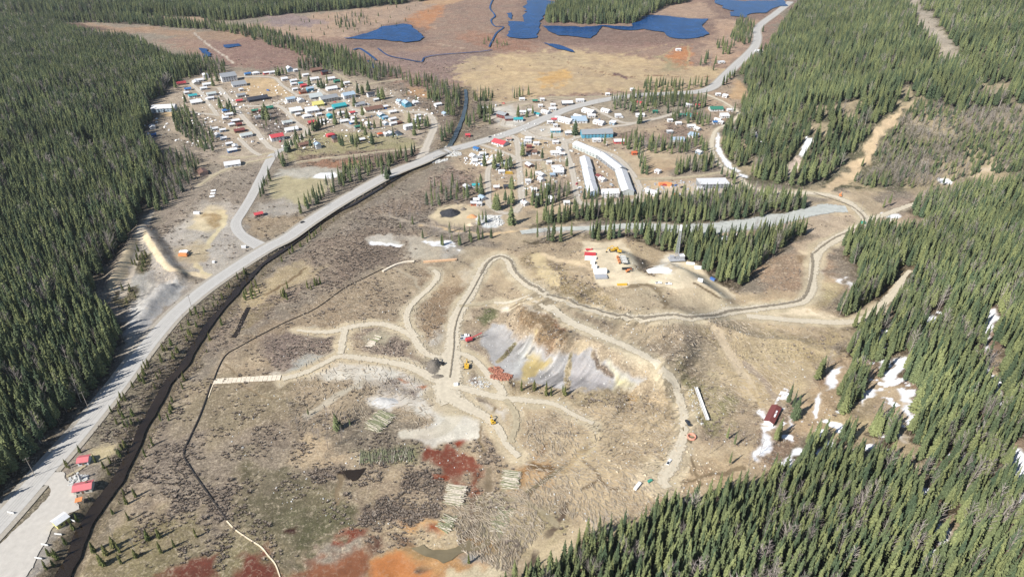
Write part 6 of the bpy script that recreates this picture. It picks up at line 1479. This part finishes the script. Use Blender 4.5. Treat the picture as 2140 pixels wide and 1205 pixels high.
# poles
def pole(p, h, label, lamp=False, r=.16):
    e = empty('utility_pole', P2(p), R(40), label, 'utility pole', 'utility poles'); b = MBf(); b.cone((0, 0, -.5), (0, 0, h), r, r*.7, 6); b.build('post', M_POLE, e)
    b = MBf(); b.box((0, 0, h-.7), (2.6, .14, .16)); b.box((-1, 0, h-.5), (.12, .12, .3)); b.box((1, 0, h-.5), (.12, .12, .3)); b.build('crossarm', M_POLE, e); return e
for p, h, l_ in (((74,995),12,'utility pole in the forest shade left of the pull-out'),((185,852),11,'utility pole in the forest shade halfway up the highway'),((157,990),7,'short pole on the grass by the red-roofed kiosk'),((344,397),12,'utility pole at the left forest edge'),
                 ((556,290),9,'utility pole beside the sandy street by the lodge'),((787,330),12,'utility pole standing in front of the front row of town'),((711,345),10,'utility pole in the orange brush below town'),((1073,262),10,'utility pole beside the highway at the lodge'),
                 ((1118,293),10,'utility pole at the lower town junction'),((1251,215),11,'utility pole where the highway enters the spruces'),((1276,305),9,'utility pole beside the red shed'),((400,640),9,'utility pole between highway and gravel mound'),
                 ((1797,445),10,'utility pole at the mountain road junction'),((1255,208),11,'second utility pole where the highway enters the spruces'),((1434,262),8,'utility pole in the right-hand town spruces'),((750,318),10,'utility pole left in front of the front row')):
    pole(p, h, l_)
# silt fence, hose, timber mat road
def wall_line(name, pts, h, th, m, label, cat, jit=0.0, lift=0.0):
    W = catmull(PL(pts), 4); b = MBf(); x0, y0 = float(W[0][0]), float(W[0][1]); z0 = float(terrain(x0, y0)[0])
    Q = []
    for i in range(len(W)-1):
        L = float(np.hypot(*(W[i+1]-W[i]))); k = max(1, int(L/3))
        for q in range(k): Q.append(W[i]+(W[i+1]-W[i])*q/k)
    Q = np.array(Q+[W[-1]]); zz = terrain(Q[:, 0], Q[:, 1])+lift
    for i in range(len(Q)-1):
        p0, p1 = Q[i], Q[i+1]; d = p1-p0; d = d/(np.hypot(*d)+1e-9); nrm = np.array([-d[1], d[0]])*th/2; V = []
        for p, zq in ((p0, zz[i]), (p1, zz[i+1])):
            for s_ in (-1, 1):
                for u in (-.15, h): V.append((p[0]+s_*nrm[0]-x0, p[1]+s_*nrm[1]-y0, zq+u-z0))
        i0 = len(b.v); b.v += V; b.f += [tuple(i0+k for k in f) for f in ((0, 1, 5, 4), (2, 6, 7, 3), (1, 3, 7, 5), (0, 2, 3, 1), (4, 5, 7, 6))]
    o = b.build(name, m); o.location = (x0, y0, z0); return tag(o, label, cat)
wall_line('silt_fence', [(800,562),(760,582),(720,602),(660,645),(600,672),(545,700),(500,725),(472,742),(455,772),(445,800)], .5, .35, M_SILTF, 'long dark silt fence running from the log wall to the timber mat road', 'silt fence')
wall_line('silt_fence', [(441,802),(432,830),(418,868),(400,908),(384,948),(398,978),(425,1018),(455,1060),(474,1086)], .6, .5, M_SILTF, 'dark silt fence bending around the left side of the brushy flat', 'silt fence')
wall_line('hose_line', [(474,1088),(490,1105),(520,1126),(545,1142),(560,1160),(576,1180),(588,1215)], .35, .45, M_HOSE, 'cream hose curving past the red mud at the bottom of the picture', 'hose')
wall_line('hose_line', [(447,800),(441,815),(436,830)], .3, .4, M_HOSE, 'short cream hose at the left end of the timber mat road', 'hose')
wall_line('log_wall', [(800,568),(825,555),(850,548),(866,547)], .9, 1.6, M_MAT, 'pale timber edging left of the track fork above the mine', 'timber edging'); wall_line('log_wall', [(885,548),(915,546),(955,543)], .9, 1.8, mat('orange_timber', (.55,.36,.22), .9, noise=1, amt=.3), 'orange timber edging right of the track fork above the mine', 'timber edging')
x0, y0, z0 = P2((449,797)); x1, y1, z1 = P2((587,789)); L = math.hypot(x1-x0, y1-y0); rr = random.Random(5); b = MBf(); nM = int(L/2.3)
for k in range(nM):
    f = (k+.5)/nM; X, Y = (x1-x0)*f, (y1-y0)*f; b.box((X, Y, float(terrain(x0+X, y0+Y)[0])-z0+.22+rr.uniform(0, .05)), (2.15, 4.3+rr.uniform(-.3, .3), .22), math.atan2(y1-y0, x1-x0)+rr.uniform(-.02, .02))
o = b.build('mat_road', M_MAT); o.location = (x0, y0, z0); tag(o, 'pale timber mat road laid over the wet flat', 'mat road')
b = MBf(); b.box((0, 0, .3), (3.4, 3.2, .25), .5); o = b.build('timber_mat', M_MAT); o.location = P2((453,798)); tag(o, 'loose timber mats at the left end of the mat road', 'timber mat')
# log decks
def logs(p, q, ln, rows, label, m1, m2, seed=0, dia=.34, fr=.6, jit=.10):
    x0, y0, z0 = P2(p); x1, y1, z1 = P2(q); d = Vector((x1-x0, y1-y0, 0)); L = d.length; d.normalize(); nrm = Vector((-d.y, d.x, 0)); r = random.Random(seed)
    e = empty('log_deck', (x0, y0, z0), 0, label, 'log deck'); A_, B_ = MBf(), MBf(); n_ = int(L/dia)
    for lv in range(rows):
        for k in range(n_):
            if lv > 0 and (k < lv*1.5 or k > n_-lv*1.5): continue
            c0 = d*(k+.5*(lv % 2))*dia+Vector((0, 0, .2+lv*dia*.85)); a = nrm.copy(); a.rotate(Matrix.Rotation(r.gauss(0, jit), 3, 'Z')); ll = ln*r.uniform(.7, 1.08); of = r.uniform(-.12, .12)*ln
            g = A_ if r.random() < fr else B_; rad = dia*r.uniform(.36, .55); g.cone(c0+a*(of-ll/2), c0+a*(of+ll/2)+Vector((0, 0, r.uniform(-.1, .25))), rad, rad*.62, 5)
    A_.build('peeled_logs', m1, e)['kind'] = 'stuff'; B_.build('barked_logs', m2, e)['kind'] = 'stuff'
    FOOT.append((x0+(x1-x0)*.5, y0+(y1-y0)*.5, max(L, ln)*.5))
logs((775,899), (812,862), 9.5, 4, 'log deck with a dark shadowed side left of centre on the mine flat', M_LOG1, M_LOG2, 1, fr=.45)
logs((946,1056), (958,1012), 8.5, 5, 'tallest pale log deck beside the rusty red mud', M_LOG1, M_LOG2, 2, fr=.75)
logs((1063,1022), (1071,982), 8, 4, 'log deck beside the orange pond', M_LOG1, M_LOG2, 3, fr=.55)
logs((752,956), (864,948), 9, 1, 'long low row of greenish logs on the mine flat', M_LOG1, M_LOG2, 4, fr=.15, jit=.2)
logs((926,1108), (942,1078), 7, 2, 'small mossy log deck near the bottom rusty mud', M_LOG1, M_LOG2, 5, fr=.35, jit=.25)
logs((1038,1110), (1060,1060), 8, 1, 'scattered mossy logs on the bottom slash area', M_LOG1, M_LOG2, 6, fr=.3, jit=.5)
logs((770,725), (795,700), 5, 1, 'few pale logs inside the looped track', M_LOG1, M_LOG2, 8, fr=.7, jit=.1, dia=.9)
# slash: sticks and fallen stems all over the cleared ground
rg2 = np.random.default_rng(12); NSL = 16000; zones_s = [([(940,1040),(1090,1020),(1140,1100),(1060,1200),(960,1150)], 1.0), ([(1100,880),(1420,800),(1440,1040),(1280,1100),(1100,1060)], .6), ([(1240,640),(1740,690),(1640,870),(1440,860),(1400,760)], .5), ([(640,600),(930,560),(900,900),(600,900)], .35), ([(1100,540),(1240,600),(1290,650),(1120,610)], .5)]
Ys = 165*(440/165)**rg2.random(NSL*3); Xs = rg2.uniform(-.45, .52, NSL*3)*Ys*1.05; Zs = terrain(Xs, Ys); a_, b_ = proj(Xs, Ys, Zs); pr = np.zeros(len(Xs))
for q, w_ in zones_s: pr = np.maximum(pr, inside(q, a_, b_)*w_)
k_ = rg2.random(len(Xs)) < pr; Xs, Ys, Zs = Xs[k_][:NSL], Ys[k_][:NSL], Zs[k_][:NSL]; n_ = len(Xs)
ang = rg2.uniform(0, math.pi, n_)*.5+fbm(Xs, Ys, 22, 3, 2)*4; Ln = rg2.uniform(.6, 3.2, n_)/2; ca, sa = np.cos(ang)*Ln, np.sin(ang)*Ln; wv = rg2.uniform(.05, .13, n_); na, nb_ = -np.sin(ang)*wv, np.cos(ang)*wv; up = rg2.uniform(0, .35, n_)
V = np.stack([np.stack([Xs-ca-na, Ys-sa-nb_, Zs+.1], 1), np.stack([Xs-ca+na, Ys-sa+nb_, Zs+.1], 1), np.stack([Xs-ca, Ys-sa, Zs+.1+2*wv], 1), np.stack([Xs+ca-na, Ys+sa-nb_, Zs+.15+up], 1), np.stack([Xs+ca+na, Ys+sa+nb_, Zs+.15+up], 1), np.stack([Xs+ca, Ys+sa, Zs+.15+up+2*wv], 1)], 1)
i6 = (np.arange(n_)*6)[:, None]
F = np.concatenate([i6+np.array(f)[None, :] for f in ((0, 3, 5, 2), (2, 5, 4, 1), (1, 4, 3, 0))]); half = np.random.default_rng(3).random(len(F)//3)
o = link('slash', np_mesh('slash', V.reshape(-1, 3), F), None, [mat('dry_slash', (.42,.36,.28), .95, noise=.3, amt=.5)]); tag(o, 'dry grey sticks and slash strewn over the cleared ground', 'slash', None, 'stuff')
# highway bridge
x, y, z = P2((926,322)); x1, y1, _ = P2((960,309)); x2, y2, _ = P2((890,334)); a = math.atan2(y1-y2, x1-x2)
e = empty('road_bridge', (x, y, z if z > -.3 else .0), a, 'low concrete highway bridge over the river', 'bridge')
b = MBf(); b.box((0, 0, -.45), (34, 11.6, .6)); b.build('deck', M_CONC, e)
for sy in (-5.7, 5.7):
    b = MBf(); b.box((0, sy, 1.05), (34, .18, .3)); 
    for k in range(12): b.box((-16.5+3*k, sy, .6), (.2, .2, 1.2))
    b.build('guard_rail', M_STEEL, e)
for sx in (-10, 10): b = MBf(); b.box((sx, 0, -1.8), (1.2, 11, 2.4)); b.build('pier', M_CONC, e)
rocks('riprap', (948,322), 8, 6, 220, .5, 1.3, M_STONE, 'pale boulders armouring the bank at the bridge', 'riprap', 21); rocks('riprap', (918,338), 8, 5, 220, .5, 1.3, M_STONE, 'pale boulders armouring the bank below the bridge', 'riprap', 22); rocks('riprap', (938,308), 4, 4, 120, .5, 1.2, M_STONE, 'pale boulders above the bridge', 'riprap', 23)
if len(FOOT):
    for (fx, fy, fr) in FOOT:
        d2 = (T[:, 0]-fx)**2+(T[:, 1]-fy)**2; T = T[~((d2 < (fr)**2) & (T[:, 5] != 9) | (d2 < (fr*.6)**2))]
tpx, tpy = proj(T[:, 0], T[:, 1], T[:, 2]); dist = np.sqrt(T[:, 0]**2+T[:, 1]**2+(T[:, 2]-CAM_H)**2)
vis = (tpx > 0) & (tpx < 2140) & (tpy > 5) & (tpy < 1225)
LBL = {('s','left'):'tall dark green spruce in the shaded forest left of the highway',('s','top'):'spruce in the dark forest beyond the marsh at the top left',('s','isle'):'spruce on the wooded knoll beside the blue ponds',
 ('s','rightmtn'):'spruce on the forested mountainside at the upper right',('s','rightlow'):'sunlit green spruce in the dense forest at the lower right',('s','mid'):'tall spruce in the forest band along the gravel creek',
 ('s','town'):'dark spruce in a clump between the town streets and the river',('s','mine'):'small spruce in the brush of the mine flat',('s','river'):'small spruce near the river bank',('s','yard'):'single dark green spruce standing in a town yard',
 ('y','river'):'small yellow green conifer along the river and its banks',('y','yard'):'small round conifer on the grass by the pull-out',
 ('b','left'):'bare grey tree at the edge of the left forest',('b','top'):'bare grey tree in the forest beyond the marsh',('b','isle'):'bare tree on the knoll by the ponds',('b','rightmtn'):'bare pale grey aspen on the right mountainside',
 ('b','rightlow'):'bare grey tree among the spruces at the lower right',('b','mid'):'bare grey tree in the forest band by the gravel creek',('b','town'):'bare grey tree near the town and the river flats',('b','mine'):'bare pale tree in the brush in the middle of the mine flat',
 ('b','river'):'bare shrubby tree along the river bank',('b','yard'):'bare tree in a yard'}
GRP = {'s':'spruces', 'y':'young conifers', 'b':'bare trees'}
first = {}
def place(kind, i, var, M, parts, name, cat):
    x, y, z, h, _, rg_ = T[i]; reg = RG[int(rg_)]
    base_h = {'s': [17, 16, 18.5, 15, 19], 'y': [8, 7, 9], 'b': [11, 9, 12.5]}[kind][var]; s = h/base_h; wv = s*random.uniform(.7, 1.15)
    if kind == 's' and reg in ('yard',): wv *= 1.65
    if kind == 's' and reg in ('left',): wv *= 1.2
    e = empty(name, (x, y, z), random.uniform(0, 6.28), LBL[(kind, reg)], cat, LBL[(kind, reg)].split(' ', 1)[1] if False else GRP[kind]+' '+LBL[(kind, reg)].split(' ', 1)[1])
    e['group'] = {'s':'spruces: ','y':'young conifers: ','b':'bare trees: '}[kind]+reg_name[reg]
    e.scale = (wv, wv, s)
    c1 = link(parts[0], M[var][0], e); c2 = link('trunk', M[var][1], e)
    first.setdefault((kind, var), (c1, c2)); return e
reg_name = {'left':'left forest','top':'forest beyond the marsh','isle':'knoll by the ponds','rightmtn':'upper right mountainside','rightlow':'lower right forest','mid':'forest band by the creek','town':'clumps around town','river':'river banks','mine':'mine flat','yard':'town yards'}
stuff_sets = {}
for code, kind, M, parts, name, cat, nv in ((0, 's', SPRM, ['crown'], 'spruce_tree', 'spruce', 5), (1, 'y', YNGM, ['crown'], 'young_conifer', 'young conifer', 3), (2, 'b', BARM, ['branches'], 'bare_tree', 'bare tree', 3)):
    idx = np.nonzero(T[:, 4] == code)[0]
    score = T[idx, 3]/dist[idx]*np.where(vis[idx], 1, 0) + (100 if code != 2 else 0)*(T[idx, 5] == 9)*(code == 1)
    order = idx[np.argsort(-score)]; top, rest = order[:300], order[300:]
    top = [i for i in top if vis[i]]; rest = np.array(sorted(set(order)-set(top)), int)
    for q, i in enumerate(top): place(kind, i, q % nv, M, parts, name, cat)
    stuff_sets[kind] = (rest, nv)
def gn_scatter(name, pts, hts, var, srcs, label, cat, wmul=None, seed=0, rot=True):
    me = bpy.data.meshes.new(name); me.vertices.add(len(pts)); me.vertices.foreach_set('co', np.asarray(pts, np.float32).ravel()); rg = np.random.default_rng(seed)
    for an, arr in (('hs', hts), ('ws', wmul)):
        at = me.attributes.new(an, 'FLOAT', 'POINT'); at.data.foreach_set('value', np.asarray(arr, np.float32))
    at = me.attributes.new('rz', 'FLOAT', 'POINT'); at.data.foreach_set('value', rg.uniform(0, 6.28, len(pts)).astype(np.float32))
    at = me.attributes.new('var', 'INT', 'POINT'); at.data.foreach_set('value', np.asarray(var, np.int32))
    o = bpy.data.objects.new(name, me); COL.objects.link(o); tag(o, label, cat, None, 'stuff')
    g = bpy.data.node_groups.new(name, 'GeometryNodeTree'); g.interface.new_socket('Geometry', in_out='INPUT', socket_type='NodeSocketGeometry'); g.interface.new_socket('Geometry', in_out='OUTPUT', socket_type='NodeSocketGeometry')
    N = g.nodes; Lk = g.links; gi = N.new('NodeGroupInput'); go = N.new('NodeGroupOutput'); jn = N.new('GeometryNodeJoinGeometry')
    def attr(nm, ty='FLOAT'):
        a = N.new('GeometryNodeInputNamedAttribute'); a.data_type = ty; a.inputs[0].default_value = nm; return next(s for s in a.outputs if s.enabled and s.name == 'Attribute')
    hsv, wsv, rzv, vv = attr('hs'), attr('ws'), attr('rz'), attr('var', 'INT')
    sc = N.new('ShaderNodeCombineXYZ'); Lk.new(wsv, sc.inputs[0]); Lk.new(wsv, sc.inputs[1]); Lk.new(hsv, sc.inputs[2])
    ro = N.new('ShaderNodeCombineXYZ'); Lk.new(rzv, ro.inputs[2])
    for k, ss in enumerate(srcs):
        cmp_ = N.new('FunctionNodeCompare'); cmp_.data_type = 'INT'; cmp_.operation = 'EQUAL'
        ins = [s for s in cmp_.inputs if s.enabled]; Lk.new(vv, ins[0]); ins[1].default_value = k
        for s_ in ss:
            oi = N.new('GeometryNodeObjectInfo'); oi.transform_space = 'ORIGINAL'; oi.inputs['Object'].default_value = s_; oi.inputs['As Instance'].default_value = True
            ip = N.new('GeometryNodeInstanceOnPoints'); Lk.new(gi.outputs[0], ip.inputs['Points']); Lk.new(oi.outputs['Geometry'], ip.inputs['Instance'])
            Lk.new(cmp_.outputs[0], ip.inputs['Selection']); Lk.new(ro.outputs[0], ip.inputs['Rotation']); Lk.new(sc.outputs[0], ip.inputs['Scale']); Lk.new(ip.outputs[0], jn.inputs[0])
    Lk.new(jn.outputs[0], go.inputs[0]); md = o.modifiers.new('scatter', 'NODES'); md.node_group = g; return o
BH = {'s': [17, 16, 18.5, 15, 19], 'y': [8, 7, 9], 'b': [11, 9, 12.5]}
for kind, nm, label, cat in (('s', 'spruce_forest', 'dense spruce forest covering the slopes and river flats', 'forest'), ('y', 'conifer_thicket', 'small yellow green conifers scattered along the river', 'thicket'), ('b', 'bare_woodland', 'bare pale aspens scattered among the spruces', 'woodland')):
    rest, nv = stuff_sets[kind]
    if len(rest) == 0: continue
    var = np.random.default_rng(3).integers(0, nv, len(rest)); hs = T[rest, 3]/np.array(BH[kind])[var]
    wm = hs*np.random.default_rng(4).uniform(.7, 1.2, len(rest))*np.where(T[rest, 5] == 9, 1.65, np.where(T[rest, 5] == 0, 1.2, 1.0))*np.where(np.isin(T[rest, 5], (1, 2, 3)), 1.18, 1)
    gn_scatter(nm, T[rest, :3], hs, var, [first[(kind, k)] for k in range(nv)], label, cat, wm)
# low leafless shrubs where the ground is brushy
NS = 190000; rg = np.random.default_rng(9)
uy = rg.random(NS); Y = 150*(950/150)**uy; X = rg.uniform(-.8, .8, NS)*(Y+14); zz = terrain(X, Y); a_, b_ = proj(X, Y, zz); br = ground_brush(X, Y); cl = fbm(X, Y, 11, 55, 3)
ok = (rg.random(NS) < np.clip((br-.35)*1.3, 0, 1)*np.maximum(sstep((cl-.42)*6), (br > .75)*.65)) & (a_ > -60) & (a_ < 2200) & (b_ > -20) & (b_ < 1250) & (ground_lum(X, Y) > .07) & (ground_lum(X, Y) < .42)
X, Y, zz = X[ok], Y[ok], zz[ok]
bad = (near(seg_dist, HWYW, X, Y, 10, 99) < 7) | (near(seg_dist, RIVW, X, Y, 10, 99) < 3.6)
for (nm, pts, wd, m) in side:
    mw = max(wd) if isinstance(wd, (list, tuple)) else wd; bad |= near(seg_dist, [tuple(q) for q in catmull(PL(pts), 3)], X, Y, 8, 99) < mw/2+.8
X, Y, zz = X[~bad], Y[~bad], zz[~bad]
gnd = []
for q in range(9):
    i = int(np.argmin((proj(X, Y, zz)[0]-(300+q*60))**2+(proj(X, Y, zz)[1]-(1000+(q % 3)*40))**2))
    e = link('willow_shrub', SHRM[q % 3]); e.location = (X[i], Y[i], zz[i]); e.scale = (1.3, 1.3, 1.2); e.rotation_euler = (0, 0, q)
    tag(e, 'leafless grey brown willow shrub on the flat between river and mine', 'shrub', 'willow shrubs on the flat'); gnd.append(e)
hs = rg.uniform(.22, .66, len(X))*(1+np.clip((Y-300)/600, 0, .8))
gn_scatter('willow_brush', np.stack([X, Y, zz], 1), hs, rg.integers(0, 3, len(X)), [(gnd[k],) for k in range(3)], 'leafless grey brown willow brush covering the flats', 'brush', hs*rg.uniform(.8, 1.3, len(X)), 5)
print("trees", len(T), "shrubs", len(X))
# ------------------------------------------------------------------ air between the camera and the far slopes
hb = MBf(); hb.box((0, 0, 0), (26000, 12400, 330)); hz = hb.build('haze', None); hz.location = (0, 5600, float(GZ.min())-1+165); hz.data.materials.clear()
hm = bpy.data.materials.new('thin_valley_haze'); hm.use_nodes = True; hm.node_tree.nodes.clear(); ho = hm.node_tree.nodes.new('ShaderNodeOutputMaterial'); hv = hm.node_tree.nodes.new('ShaderNodeVolumePrincipled')
hv.inputs['Color'].default_value = (.86, .92, 1.0, 1); hv.inputs['Density'].default_value = 0.00004; hv.inputs['Anisotropy'].default_value = .2; hm.node_tree.links.new(hv.outputs[0], ho.inputs['Volume'])
hz.data.materials.append(hm); tag(hz, 'thin pale haze filling the valley air', 'haze', None, 'stuff')
print('haze box', GZ.min(), GZ.max(), GX.min(), GX.max(), GY.min(), GY.max())
